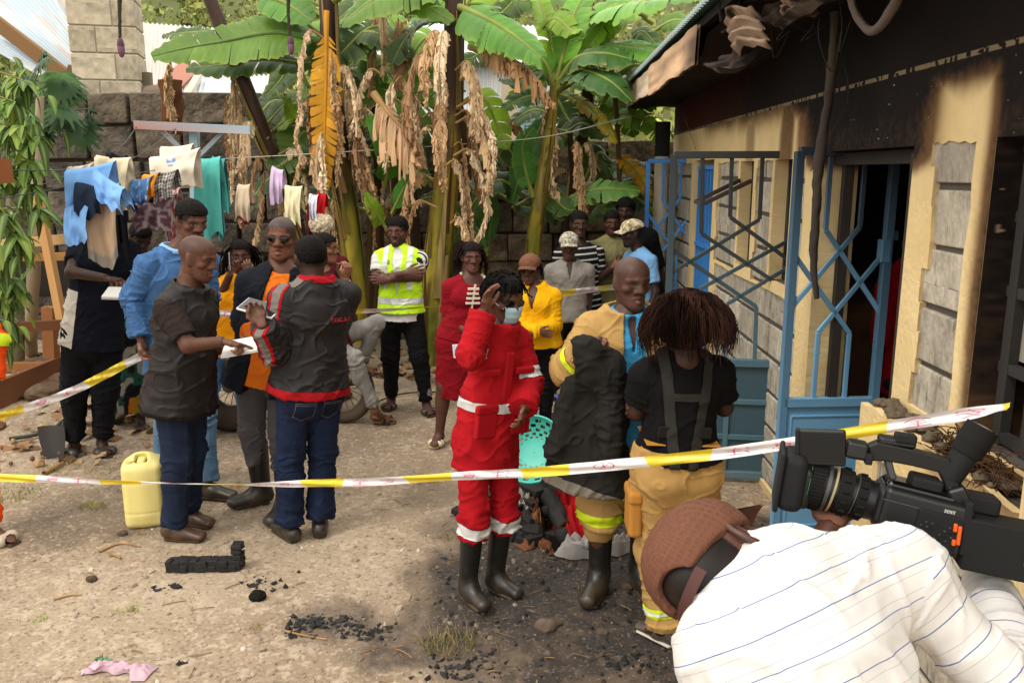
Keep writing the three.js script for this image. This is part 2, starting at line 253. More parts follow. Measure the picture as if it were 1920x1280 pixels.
// footwear in foot space: ankle over origin, ground y = 0, toe along +z
const footCache = new Map();
function footMesh(kind, cell) {
  const key = kind + cell; if (footCache.has(key)) return footCache.get(key);
  const X = V(1, 0, 0); let A, S = [], so = [];
  if (kind === 'boot') {
    A = [ebar(V(0, .10, -.012), V(0, .385, -.012), X, .052, .055, .066, .07, '', 0, 1, false, true), ebar(V(0, .048, -.045), V(0, .055, .03), X, .042, .044, .044, .05), ebar(V(0, .055, .03), V(0, .042, .165), X, .044, .05, .047, .034), ebar(V(0, .1, -.012), V(0, .05, .04), X, .05, .055, .045, .05)];
    so = [ebar(V(0, .014, -.04), V(0, .014, .15), X, .044, .015, .049, .015)];
  } else if (kind === 'shoe' || kind === 'trainer' || kind === 'loafer') {
    const hi = kind === 'loafer' ? .055 : .072; A = [ebar(V(0, .05, -.045), V(0, .05, .04), X, .038, .038, .042, .042), ebar(V(0, .05, .04), V(0, .034, .17), X, .042, .042, .042, .024), cone(V(0, hi, -.035), V(0, hi + .012, -.01), .036, .034)];
    so = [ebar(V(0, .013, -.045), V(0, .013, .165), X, .04, .014, .0435, .014)];
  } else {   // bare foot in a slide: only the sandal here
    A = [ebar(V(-.045, .035, .085), V(.045, .035, .085), V(0, 0, 1), .04, .036, .04, .036)]; S = [ebar(V(0, .045, -.05), V(0, .028, .2), X, .0385, .03, .041, .022), rbx(V(0, -.05, .08), V(.2, .055, .3), .005)]; so = [ebar(V(0, .011, -.035), V(0, .011, .15), X, .042, .012, .046, .012)];
    if (kind === 'sandal') S.push(rbx(V(0, .05, .085), V(.1, .06, .013), .004));
  }
  const F = field(A, S, .03, .006), lo = V(-.1, -.02, -.13), hi = V(.1, .42, .27), up = mainPieces(meshField(F, cell, lo, hi), .5), sole = so.length ? meshField(field(so, [], .004), cell, lo, V(.1, .06, .27)) : null;
  const r = { up, sole }; footCache.set(key, r); return r;
}
function xf(m, M4) { const p = m.pos.slice ? m.pos.slice() : m.pos, v = V(0, 0, 0); for (let i = 0; i < p.length; i += 3) { v.set(p[i], p[i + 1], p[i + 2]).applyMatrix4(M4); p[i] = v.x; p[i + 1] = v.y; p[i + 2] = v.z; } return p; }
function solidColor(g, hex, vary = .1, seed = 0) { const c0 = typeof hex === 'number' ? C(hex) : hex; return colorize(g, (x, y, z, c) => c.copy(c0).multiplyScalar(1 + vary * fbm(x * 12 + seed, y * 12, z * 12, 3) * 2)); }
function flip(idx) { const o = idx.slice(); for (let i = 0; i < o.length; i += 3) { const t = o[i + 1]; o[i + 1] = o[i + 2]; o[i + 2] = t; } return o; }

function makePerson(o) {
  const H = o.H || 1.72, s = H / 1.75, b = o.b || 1, near = !!o.near, cell = near ? .0072 : .0115, seed = o.seed || names.get('person') || 3, fem = !!o.fem;
  const base = o.pos ? V(...o.pos) : onGround(o.foot[0], o.foot[1]), D = -base.z, R = p => p.sub(base);
  const J = {}, yaw = rad(o.yaw || 0), fw = V(Math.sin(yaw), 0, Math.cos(yaw)), lf = V(Math.cos(yaw), 0, -Math.sin(yaw)), up = V(0, 1, 0);
  const loc = (l, y, f) => V(0, y, 0).addScaledVector(lf, l).addScaledVector(fw, f);
  const ov = (k, d) => { J[k] = o.j && o.j[k] ? R(at(o.j[k][0], o.j[k][1], D + (o.j[k][2] || 0))) : o.l && o.l[k] ? loc(...o.l[k]) : d; return J[k]; };
  ov('pel', loc(0, .525 * H, 0)); if (!o.sit && !(o.l && o.l.pel)) J.pel.y = .525 * H; ov('nk', J.pel.clone().add(loc(0, .315 * H, 0)));
  const T = { U: J.nk.clone().sub(J.pel).normalize() }; const sw = (fem ? .09 : .1) * H * (o.sw || 1);
  const tl = o.tyaw !== undefined ? V(Math.cos(rad(o.tyaw)), 0, -Math.sin(rad(o.tyaw))) : lf;
  ov('sL', J.nk.clone().addScaledVector(tl, sw).addScaledVector(T.U, -.04 * H)); ov('sR', J.nk.clone().addScaledVector(tl, -sw).addScaledVector(T.U, -.04 * H));
  T.L = J.sL.clone().sub(J.sR); T.L.addScaledVector(T.U, -T.L.dot(T.U)).normalize(); T.F = T.L.clone().cross(T.U);
  ov('hd', J.nk.clone().addScaledVector(T.U, .095 * H).addScaledVector(T.F, .012 * H));
  for (const [S, k] of [['L', 1], ['R', -1]]) {
    ov('h' + S, J.pel.clone().addScaledVector(lf, k * .05 * H));
    const fo = o.f && o.f[S]; let fp = fo ? R(onGround(fo[0], fo[1])) : loc(k * .062 * H, 0, 0), fy = fo && fo[2] !== undefined ? rad(fo[2]) : yaw + k * .22;
    if (fo && fo[3]) fp.y += fo[3];
    J['f' + S] = fp; J['fy' + S] = fy; ov('a' + S, fp.clone().add(V(0, .075 * s, 0)));
    const fdir = V(Math.sin(fy), 0, Math.cos(fy));
    J['k' + S] = o.j && o.j['k' + S] ? R(at(o.j['k' + S][0], o.j['k' + S][1], D + (o.j['k' + S][2] || 0))) : ik(J['h' + S], J['a' + S], .245 * H, .24 * H, fdir);
    ov('w' + S, J['s' + S].clone().add(loc(k * .05 * H, -.305 * H, .04 * H)));
    const pole = (o.pole && o.pole[S] ? loc(...o.pole[S]) : loc(k * .5, -.6, -.7));
    J['e' + S] = o.j && o.j['e' + S] ? R(at(o.j['e' + S][0], o.j['e' + S][1], D + (o.j['e' + S][2] || 0))) : ik(J['s' + S], J['w' + S], .17 * H, .152 * H, pole);
  }
  function ik(a, c, l1, l2, pole) { const d = c.clone().sub(a), L = Math.min(d.length(), (l1 + l2) * .998); d.normalize(); const x = (L * L + l1 * l1 - l2 * l2) / (2 * L), h = Math.sqrt(Math.max(1e-5, l1 * l1 - x * x)), p = pole.clone().addScaledVector(d, -pole.dot(d)).normalize(); return a.clone().addScaledVector(d, x).addScaledVector(p, h); }
  const g = thing('person', o.label, 'person', base, o.group), P = { g, J, T, H, s, b, fem, cell, near, seed, base, o, D };
  const tp = (v, l = 0, f = 0) => J.pel.clone().addScaledVector(T.U, v * H).addScaledVector(T.L, l * H).addScaledVector(T.F, f * H); P.tp = tp;
  P.tlen = J.nk.distanceTo(J.pel) / H;
  // torso slices (half width, half depth) from hip to chest, widened by e
  P.torso = (e, k = 1, bel = o.belly || 0) => {
    const W = fem ? [.102, .075, .085] : [.096, .084, .098], w = i => (W[i] * b * H + e) * k, d = i => ([.072, .064, .066][i] * b * H + e) * k, n = P.tlen;
    const a = [ebar(tp(-.02), tp(n * .32, 0, bel * .3), T.L, w(0), d(0), w(1), d(1), 'torso'), ebar(tp(n * .32, 0, bel * .3), tp(n * .74), T.L, w(1), d(1), w(2), d(2), 'torso'), ebar(tp(n * .74), tp(n * .92, 0, -.004), T.L, w(2), d(2), w(2) * .78, d(2) * .72, 'torso'),
      cone(J.sR, J.sL, .030 * H * k + e * .8, .030 * H * k + e * .8, 'torso'), cone(J.nk.clone().addScaledVector(T.U, .006 * H), J.sL, .03 * H * k + e * .4, .026 * H * k + e * .6, 'torso'), cone(J.nk.clone().addScaledVector(T.U, .006 * H), J.sR, .03 * H * k + e * .4, .026 * H * k + e * .6, 'torso')];
    if (bel) a.push(ell(tp(n * .26, 0, bel * .55), V(.085 * H * b + e, .09 * H, .06 * H + e + bel * .3 * H), [T.L, T.U, T.F], 'torso'));
    if (fem && o.bust !== 0) for (const q of [-1, 1]) a.push(ell(tp(n * .66, q * .042, .042), V(.042 * H + e, .045 * H + e, .038 * H + e), [T.L, T.U, T.F], 'torso'));
    return a;
  };
  P.arm = (S, e, upTo, cuff = 0, e2 = e) => { // upTo 0..2
    const a = J['s' + S], m = J['e' + S], w = J['w' + S], tg = 'arm' + S, r0 = .027 * H * b, r1 = .0225 * H * b, r2 = .0165 * H, out = [];
    if (upTo <= 1) { const q = a.clone().lerp(m, upTo); out.push(cone(a, q, r0 + e, mix(r0, r1, upTo) + e + cuff, tg, 0, upTo, false, true)); }
    else { const t = upTo - 1, q = m.clone().lerp(w, t); out.push(cone(a, m, r0 + e, r1 + e, tg, 0, 1), cone(m, q, r1 + e, mix(r1, r2, t) + e2 + cuff, tg, 1, upTo, false, true)); }
    return out;
  };
  P.leg = (S, e, upTo, cuff = 0, e2 = e) => {
    const a = J['h' + S], m = J['k' + S], w = J['a' + S], tg = 'leg' + S, r0 = .05 * H * b, r1 = .034 * H * b, r2 = .023 * H, out = [];
    if (upTo <= 1) out.push(cone(a, a.clone().lerp(m, upTo), r0 + e, mix(r0, r1, upTo) + e + cuff, tg, 0, upTo, false, true));
    else { const t = upTo - 1, q = m.clone().lerp(w, t), cf = m.clone().lerp(w, .3).addScaledVector(fw, -.012 * H); out.push(cone(a, m, r0 + e, r1 + e, tg, 0, 1), cone(m, q, r1 + e, mix(r1, r2, t) + e2 + cuff, tg, 1, upTo, false, true), ell(cf, V(.032 * H * b + e * .6, .06 * H, .034 * H * b + e * .6), null, tg)); }
    return out;
  };
  // skin
  const add = [...P.torso(-.008, .97), ...P.arm('L', 0, 2), ...P.arm('R', 0, 2), ...P.leg('L', -.004, 2), ...P.leg('R', -.004, 2), ebar(J.nk.clone().addScaledVector(T.U, -.02 * H), J.hd.clone().addScaledVector(T.U, -.055 * H).addScaledVector(T.F, -.015 * H), T.L, .036 * H * (o.neckW || 1), .034 * H, .031 * H * (o.neckW || 1), .032 * H, 'neck')];
  for (const S of ['L', 'R']) { const fy = J['fy' + S], f = V(Math.sin(fy), 0, Math.cos(fy)), l = V(f.z, 0, -f.x), p = J['f' + S], q = (x, y, z) => p.clone().add(V(0, y * s, 0)).addScaledVector(l, x * s).addScaledVector(f, z * s); add.push(ebar(q(0, .05, -.045), q(0, .042, .1), l, .028, .026, .036, .02), ebar(J['a' + S], q(0, .05, .05), l, .026, .03, .03, .024)); for (let t = 0; t < 5; t++) { const c = cone(q(-.028 + t * .0145, .036, .09), q(-.03 + t * .015, .032, .165 - Math.abs(t - (S === 'L' ? 1 : 3)) * .012), .0085, .0085); c.k = .006; add.push(c); } }
  for (const p of add) if (p.tag && p.tag.startsWith('arm')) p.k = .02; // limbs join tightly
  const bm = meshField(field(add, [], .03), near ? .0105 : .014, ...boundsOf(add, .26)), gs = [];
  { const gg = rawGeo(bm.pos, bm.idx), sk = C(o.skin); colorize(gg, (x, y, z, c) => c.copy(sk).multiplyScalar(1 + .1 * fbm(x * 25, y * 25 + seed, z * 25, 3))); gs.push(gg); }
  const hs = (fem ? .97 : 1.02) * Math.sqrt(s) * (o.hs || 1), hh = o.head || {}, E = new THREE.Euler(rad(hh.pitch || 0), rad(hh.yaw ?? o.yaw ?? 0), rad(hh.roll || 0), 'YXZ');
  const HQ = new THREE.Quaternion().setFromEuler(E); if (hh.up) { const U = V(...hh.up).normalize(), F0 = V(...hh.fwd); F0.addScaledVector(U, -F0.dot(U)).normalize(); HQ.setFromRotationMatrix(new THREE.Matrix4().makeBasis(U.clone().cross(F0), U, F0)); }
  const HM = new THREE.Matrix4().compose(J.hd, HQ, V(hs * (hh.w || 1), hs * (hh.h || 1), hs)); P.HM = HM; P.hs = hs;
  { const m = headMesh(near ? .0034 : .0046, hh.open || 0), p = m.pos; const jw = hh.jaw || 1, nw = hh.nose || 1;
    for (let i = 0; i < p.length; i += 3) { const y = p[i + 1], k = sstep(-.02, -.08, y) * sstep(-.13, -.1, y); p[i] *= 1 + (jw - 1) * k; if (p[i + 2] > .08 && y < 0 && y > -.045) p[i] *= 1 + (nw - 1) * sstep(.08, .09, p[i + 2]); }
    const col = paintHead(p, { skin: o.skin, seed, fem, ...hh }), gg = rawGeo(xf(m, HM), m.idx); gg.setAttribute('color', new THREE.BufferAttribute(col, 3)); gs.push(gg); }
  for (const [S, k] of [['L', 1], ['R', -1]]) {
    const q = (o.hand && o.hand[S]) || {}, d = q.d ? V(...q.d).normalize() : J['w' + S].clone().sub(J['e' + S]).normalize(); let n = q.n ? V(...q.n) : T.L.clone().multiplyScalar(-k).addScaledVector(T.F, -.2);
    n.addScaledVector(d, -n.dot(d)).normalize(); const x = d.clone().cross(n), sc = s * (fem ? .92 : 1) * (q.s || 1);   // right hand: thumb at +x
    const m = handMesh(q.pose || 'relaxed', near ? .0045 : .006), M4 = new THREE.Matrix4().makeBasis(x.multiplyScalar(k > 0 ? -sc : sc), d.clone().multiplyScalar(sc), n.multiplyScalar(sc)).setPosition(J['w' + S]);
    P['HAND' + S] = M4; const gg = rawGeo(xf(m, M4), k > 0 ? flip(m.idx) : m.idx), sk = C(o.skin).multiplyScalar(1.25), pk = sk.clone().lerp(C(0xc08a70), .35); const pp = m.pos; colorize(gg, (X, Y, Z, c, i) => c.copy(sk).lerp(pk, sstep(.004, .016, pp[i * 3 + 2]) * .6)); gs.push(gg);
  }
  const body = part('body', mergeGeometries(gs.map(q => { q.deleteAttribute('uv'); return q; })), M.skin, g); P.body = body;
  return P;
}
// garment: prims -> mesh with folds, colours by position, and regions split off as parts of it
function garment(P, name, prims, o = {}) {
  const { T, J, H } = P, cell = o.cell || P.cell, F = field(prims, o.sub || [], o.k ?? .035, o.ks ?? .008), m = mainPieces(meshField(F, cell, ...boundsOf(prims, o.pad || .3)), .04);
  let geo = rawGeo(m.pos, m.idx); const n = m.pos.length / 3, ctx = new Array(n), Nn = geo.attributes.normal.array, w = o.fold ?? 1, sd = P.seed * 3.17 + (o.seed || 0), p = m.pos;
  const v = V(0, 0, 0), crease = new Float32Array(n);
  for (let i = 0; i < n; i++) {
    const x = p[i * 3], y = p[i * 3 + 1], z = p[i * 3 + 2]; let bd = 1e3, bp = null; for (const q of prims) { const d = q.f(x, y, z); if (d < bd) { bd = d; bp = q; } }
    v.set(x - J.pel.x, y - J.pel.y, z - J.pel.z); const c = { l: v.dot(T.L), u: v.dot(T.U), f: v.dot(T.F), tag: bp.tag, t: mix(bp.t0, bp.t1, clamp(bp.tt(x, y, z))), x, y, z, bp, tu: mix(bp.t0, bp.t1, bp.tt(x, y, z)) }; ctx[i] = c;
    let d;
    if (c.tag === 'torso' || c.tag === 'skirt') {
      const wp = n3(x * 4 + sd, y * 4, z * 4), rg = 1 - Math.abs(n3(c.l * 7 + wp + sd, c.u * (c.tag === 'skirt' ? 2.5 : 9) + c.l * 5 + wp, c.f * 7)) * 1.6, r2 = 1 - Math.abs(n3(c.l * 15 - c.u * 8, c.u * 13 + sd + wp, c.f * 15)) * 1.7;
      const s1 = Math.max(0, 1 - Math.abs(n3(c.l * 5 + c.u * 4 + sd, c.u * (c.tag === 'skirt' ? 2 : 6) - c.l * 5 + wp * .8, c.f * 6)) * 4), s2 = Math.max(0, 1 - Math.abs(n3(c.l * 11 - c.u * 9 + sd, c.u * 12 + c.l * 4, c.f * 9 + wp)) * 4);
      d = .0045 * rg + .002 * r2 - .006 + .0065 * s1 * s1 + .0045 * s2 * s2;
    } else {
      const L = bp.L, sx = c.t * .3, nj = Math.exp(-(((c.t - 1) / .22) ** 2)), ne = o.bunch ? Math.exp(-(((c.t - o.end) / .25) ** 2)) : 0, wp = n3(x * 8 + sd, y * 8, z * 8);
      const rg = 1 - Math.abs(n3(x * 7 + sd, sx * 42 + wp * 1.6, z * 7)) * 1.7, lg = 1 - Math.abs(n3(x * 16 + sd, y * 4, z * 16)) * 1.5;
      const s1 = Math.max(0, 1 - Math.abs(n3(x * 6 + sd, sx * 30 + wp * 1.2, z * 6 + sd)) * 4.5), s2 = Math.max(0, 1 - Math.abs(n3(x * 14, y * 6 + sx * 16, z * 14 + sd)) * 4);
      d = rg * (.002 + .006 * nj + .008 * ne) + .003 * lg - .005 + s1 * s1 * (.004 + .007 * nj + .006 * ne) + .004 * s2 * s2;
    }
    d *= w; crease[i] = d; c.crease = d; p[i * 3] += Nn[i * 3] * d; p[i * 3 + 1] += Nn[i * 3 + 1] * d; p[i * 3 + 2] += Nn[i * 3 + 2] * d;
  }
  geo.computeVertexNormals();
  if (o.stripeV) { const uv = new Float32Array(n * 2); for (let i = 0; i < n; i++) uv[i * 2 + 1] = o.stripeV(ctx[i]); geo.setAttribute('uv', new THREE.BufferAttribute(uv, 2)); }
  const c0 = typeof o.color === 'number' ? C(o.color) : null, fl = o.vary ?? .08;
  colorize(geo, (x, y, z, c, i) => { if (c0) c.copy(c0); else o.color(ctx[i], c); c.multiplyScalar(1 + fl * 2 * fbm(x * 14 + sd, y * 14, z * 14, 3)); });
  let root = null; const pieces = [];
  for (const rg of o.regions || []) {
    const val = new Float32Array(geo.attributes.position.count), pp = geo.attributes.position.array, nn = geo.attributes.normal.array;
    for (let i = 0; i < val.length; i++) { v.set(pp[i * 3] - J.pel.x, pp[i * 3 + 1] - J.pel.y, pp[i * 3 + 2] - J.pel.z); let bd = 1e3, bp = null; for (const q of prims) { const d = q.f(pp[i * 3], pp[i * 3 + 1], pp[i * 3 + 2]); if (d < bd) { bd = d; bp = q; } }
      val[i] = rg.f({ l: v.dot(T.L), u: v.dot(T.U), f: v.dot(T.F), tag: bp.tag, t: mix(bp.t0, bp.t1, clamp(bp.tt(pp[i * 3], pp[i * 3 + 1], pp[i * 3 + 2]))), bp, x: pp[i * 3], y: pp[i * 3 + 1], z: pp[i * 3 + 2], nx: nn[i * 3], ny: nn[i * 3 + 1], nz: nn[i * 3 + 2] }); if (Math.abs(val[i]) < 1e-7) val[i] = 1e-7; }
    const [a, rest] = splitMesh(geo, val); if (a) { inflate(a, rg.lift ?? .002); if (rg.color !== undefined) { const rc = C(rg.color); colorize(a, (x, y, z, c) => c.copy(rc).multiplyScalar(1 + .1 * fbm(x * 14, y * 14, z * 14, 3))); } if (!rg.drop) pieces.push([rg.name, a, rg.mat || M.cloth]); } if (rest) geo = rest;
  }
  root = part(name, geo, o.mat || M.cloth, P.g); for (const [nm, a, mt] of pieces) part(nm, a, mt, root);
  return root;
}
function top(P, o) {
  const e = o.off ?? .012, n = P.tlen, H = P.H, prims = P.torso(e, 1, o.belly), hem = o.hem ?? -.06, wv = (P.fem ? .11 : .106) * H * P.b + e, fl = o.flare || 0, T = P.T;
  prims.splice(0, 1);   // hips come with the hem
  const wd = (o.waist ?? .006) + e, Wm = (P.fem ? .08 : .086) * H * P.b + wd, Dm = .066 * H * P.b + wd, hd = .088 * H * P.b + e;
  const hf = o.hemF || 0;
  prims.push(ebar(P.tp(hem, 0, hf), P.tp(n * .34, 0, (o.belly || 0) * .3), T.L, (hem > .02 ? Wm * 1.03 : wv) + fl, (hem > .02 ? Dm * 1.03 : hd) + fl, Wm, Dm, 'torso', 0, 1, true, false));
  const sl = o.sleeve ?? .55, sL = o.sleeveL ?? sl, sR = o.sleeveR ?? sl; if (sL > 0) prims.push(...P.arm('L', e * (o.slim || .9) + (o.arm || 0), sL, o.cuff || 0)); if (sR > 0) prims.push(...P.arm('R', e * (o.slim || .9) + (o.arm || 0), sR, o.cuff || 0));
  const sub = [...(o.sub || [])];
  if (sl === 0) for (const S of ['L', 'R']) { const k = S === 'L' ? 1 : -1; sub.push(ebar(P.J['s' + S].clone().addScaledVector(T.L, k * .035 * H).addScaledVector(T.U, .0 * H), P.J['s' + S].clone().addScaledVector(T.L, k * .05 * H).addScaledVector(T.U, -.1 * H), T.F, .055 * H, .03 * H, .04 * H, .03 * H)); }
  if (o.collar) { const a = P.J.nk.clone().addScaledVector(T.U, -.015 * H), q = P.J.nk.clone().addScaledVector(T.U, o.collar).addScaledVector(T.F, .008 * H), cw = o.collarW || .0; prims.push(ebar(a, q, T.L, .047 * H + e + cw, .045 * H + e + cw, .04 * H + e + cw, .04 * H + e + cw, 'torso', 1, 1, false, true)); sub.push(ebar(P.J.nk.clone().addScaledVector(T.U, o.collarD ?? -.004), P.J.nk.clone().addScaledVector(T.U, .2).addScaledVector(T.F, .03), T.L, .034 * H + e * .5 + cw, .034 * H + e * .5 + cw, .05 * H + cw, .05 * H + cw)); }
  if (o.vneck) sub.push(ebar(P.J.nk.clone().addScaledVector(T.F, .075 * H).addScaledVector(T.U, -.0 * H), P.tp(n - o.vneck, 0, .09), T.L, o.vw || .045, .09, .004, .06));
  if (o.scoop) sub.push(ell(P.J.nk.clone().addScaledVector(T.F, .03 * H).addScaledVector(T.U, .02 * H), V(.052 * H, .05 * H * o.scoop, .07 * H), [T.L, T.U, T.F]));
  if (o.open) { const [wt, wb, lean] = o.open; sub.push(ebar(P.J.nk.clone().addScaledVector(T.F, .11 * H).addScaledVector(T.U, .02 * H), P.tp(hem - .05, lean || 0, .15), T.L, wt, .115 * H, wb, .13 * H)); }
  if (o.extra) prims.push(...o.extra);
  return garment(P, o.name, prims, { k: o.k ?? .03, ...o, sub });
}
function trousers(P, o) {
  const e = o.off ?? .014, H = P.H, T = P.T, end = o.end ?? 1.92, wv = (P.fem ? .1 : .094) * H * P.b + e, rise = o.rise ?? .045;
  const lfv = P.J.hL.clone().sub(P.J.hR).normalize();
  const prims = [ebar(P.J.hL.clone().add(P.J.hR).multiplyScalar(.5).add(V(0, -.03 * H, 0)), P.tp(rise), lfv, wv, .074 * H * P.b + e, wv * .95, .068 * H * P.b + e, 'torso', 0, 1, false, true), ...P.leg('L', e, o.endL ?? end, o.cuff || 0, o.e2 ?? e), ...P.leg('R', e, o.endR ?? end, o.cuff || 0, o.e2 ?? e)];
  for (const S of ['L', 'R']) prims.push(ell(P.J.pel.clone().addScaledVector(lfv, (S === 'L' ? 1 : -1) * .045 * H).addScaledVector(T.F, -.035 * H).add(V(0, -.03 * H, 0)), V(.045 * H * P.b + e, .055 * H, .042 * H * P.b + e), [lfv, V(0, 1, 0), T.F], 'torso'));
  if (o.extra) prims.push(...o.extra);
  return garment(P, o.name || 'trousers', prims, { k: .022, bunch: o.bunch ?? true, end, pad: .2, ...o });
}
function skirt(P, o) {
  const H = P.H, e = .012, T = P.T, mid = P.J.kL.clone().add(P.J.kR).multiplyScalar(.5), a = P.tp(.06), c = P.tp(-.035), q = mid.clone().lerp(P.J.aL.clone().add(P.J.aR).multiplyScalar(.5), o.len);
  const prims = [ebar(a, c, T.L, .075 * H * P.b + e, .066 * H * P.b + e, .104 * H * P.b + e, .08 * H * P.b + e, 'skirt'), ebar(c, q, T.L, .104 * H * P.b + e, .08 * H * P.b + e, o.w, o.d, 'skirt', 0, 1, false, true)];
  return garment(P, o.name || 'skirt', prims, { k: .03, ...o });
}
function shoes(P, kind, color, soleC, o = {}) {
  for (const S of ['L', 'R']) {
    const m = footMesh(kind, P.near ? .0055 : .007), fy = P.J['fy' + S], sc = P.s * (P.fem ? .9 : 1.0) * (o.s || 1), M4 = new THREE.Matrix4().makeRotationY(fy).setPosition(P.J['f' + S]).scale(V(sc, sc * (o.tall || 1), sc));
    if (kind === 'boot') { const a = P.J['a' + S], k = P.J['k' + S], dx = (k.x - a.x) / (k.y - a.y + 1e-3), dz = (k.z - a.z) / (k.y - a.y + 1e-3); const f0 = P.J['f' + S].y; var sk = (x, y, z) => [x + dx * Math.max(0, y - f0 - .1), z + dz * Math.max(0, y - f0 - .1)]; }
    const mk = (mm, hex, vary) => { const p = xf(mm, M4); if (kind === 'boot') for (let i = 0; i < p.length; i += 3) { const q = sk(p[i], p[i + 1], p[i + 2]); p[i] = q[0]; p[i + 2] = q[1]; } const gg = rawGeo(p, mm.idx), c0 = C(hex), dust = C(0x8a7458); return colorize(gg, (x, y, z, c) => c.copy(c0).lerp(dust, clamp(.32 - (y - P.J['f' + S].y) * 2.2 + .35 * fbm(x * 20, y * 20, z * 20)) * (o.dust ?? .45)).multiplyScalar(1 + vary * fbm(x * 30, y * 30, z * 30))); };
    const u = part(kind === 'trainer' || kind === 'loafer' ? 'shoe' : kind === 'slide' ? 'sandal' : kind, mk(m.up, color, .15), M.rubber, P.g); if (m.sole) part('sole', mk(m.sole, soleC, .2), M.cloth, u);
  }
}
// ---------- hair, hats, glasses ----------
const inHead = (P, g) => g.applyMatrix4(P.HM);
function headPart(P, name, F, lo, hi, color, o = {}) {
  const m = meshField(F, o.cell || (P.near ? .0045 : .006), lo, hi), p = m.pos; let g = rawGeo(p, m.idx); const n = g.attributes.normal.array, raw = p.slice();
  for (let i = 0; i < p.length; i += 3) { const d = (o.bump || 0) * (n3(p[i] * (o.fr || 70) + P.seed, p[i + 1] * (o.fr || 70), p[i + 2] * (o.fr || 70)) + .6 * n3(p[i] * 190, p[i + 1] * 190, p[i + 2] * 190)); p[i] += n[i] * d; p[i + 1] += n[i + 1] * d; p[i + 2] += n[i + 2] * d; }
  g.computeVertexNormals(); const c0 = typeof color === 'number' ? C(color) : null; colorize(g, (x, y, z, c, i) => { if (c0) c.copy(c0).multiplyScalar(1 + .35 * n3(x * 60, y * 60, z * 60)); else color(raw[i * 3], raw[i * 3 + 1], raw[i * 3 + 2], c); });
  return part(name, inHead(P, g), o.mat || M.hair, o.parent || P.g);
}
function shortHair(P, color = 0x14100e, th = .006, o = {}) {   // cropped hair over the skull, clear of the face
  const A = [ell(V(0, .038, -.016), V(.0745 + th, .083 + th, .0955 + th)), ell(V(0, .054, .024), V(.0655 + th, .054 + th, .0625 + th))], f = o.line || 0;
  const S = [rbx(V(0, -.06 + f, .12), V(.12, .117, .092), .03), rbx(V(0, -.145, -.05), V(.2, .1, .2), .02), rbx(V(0, -.1, .045), V(.2, .115, .045), .01)];
  return headPart(P, 'hair', field(A, S, .03, .006), V(-.13, -.12, -.17), V(.13, .19, .14), color, { bump: o.bump ?? .0022, fr: 110 });
}
function strandGeo(paths, r0, r1, seg = 8, rs = 4, twist = 0) {
  const gs = []; for (const pts of paths) { const g = taperTube(pts, twist ? pts.map((_, i) => 0).concat([0]).map((_, i) => mix(r0, r1, i / pts.length)) : [r0, r0, r1], seg, rs); if (twist) { const p = g.attributes.position, n = g.attributes.normal; for (let i = 0; i < p.count; i++) { const k = Math.floor(i / (rs + 1)), d = twist * (k % 2 ? 1 : -1); p.setXYZ(i, p.getX(i) + n.getX(i) * d, p.getY(i) + n.getY(i) * d, p.getZ(i) + n.getZ(i) * d); } g.computeVertexNormals(); } g.deleteAttribute('uv'); gs.push(g); }
  return mergeGeometries(gs);
}
// braids or locs rooted on the skull: n strands, len metres, falling under gravity in world space
function braids(P, n, len, color, o = {}) {
  shortHair(P, color, .006, { line: o.line || .004 }); const r = rng(P.seed * 13 + 5), paths = [], inv = new THREE.Matrix4().copy(P.HM).invert(), dn = V(0, -1, 0).transformDirection(inv), sc = 1 / P.hs;
  for (let i = 0; i < n; i++) {
    let th = r() * PI * 2, y; const el = Math.acos(1 - r() * (o.low ?? 1.1)); // angle from the crown
    const d = V(Math.sin(el) * Math.sin(th), Math.cos(el), Math.sin(el) * Math.cos(th)); if (d.z > .45 && d.y < (o.fr ?? .62)) { if (!o.fringe) continue; }
    const p0 = V(d.x * .078, .036 + d.y * .088, -.016 + d.z * .1), l = len * (.65 + .5 * r()) * sc, pts = [p0.clone().multiplyScalar(.95)]; let p = p0.clone(), v = d.clone().multiplyScalar(.5).add(o.sweep ? V(...o.sweep) : V(0, 0, -.35)).addScaledVector(dn, .35).normalize();
    for (let k = 0; k < 5; k++) { v.addScaledVector(dn, .55 + k * .2).normalize(); p.addScaledVector(v, l / 5); const q = V(p.x / .084, (p.y - .03) / .094, (p.z + .012) / .104), L = q.length(); if (L < 1.06 && p.y > -.09) { q.multiplyScalar(1.06 / L); p.set(q.x * .084, q.y * .094 + .03, q.z * .104 - .012); } if (p.z > .03 && Math.abs(p.x) < .07 && p.y < .04 && !o.fringe) p.x += Math.sign(p.x || 1) * .03; pts.push(p.clone().add(V((r() - .5) * .012, 0, (r() - .5) * .012))); }
    paths.push(pts);
  }
  const g = strandGeo(paths, o.r || .0052, (o.r || .0052) * .55, 9, 5, o.twist ?? .0012), c0 = C(color); solidColor(g, c0, .5, P.seed);
  return part('hair_braids', inHead(P, g), M.hair, P.g);
}
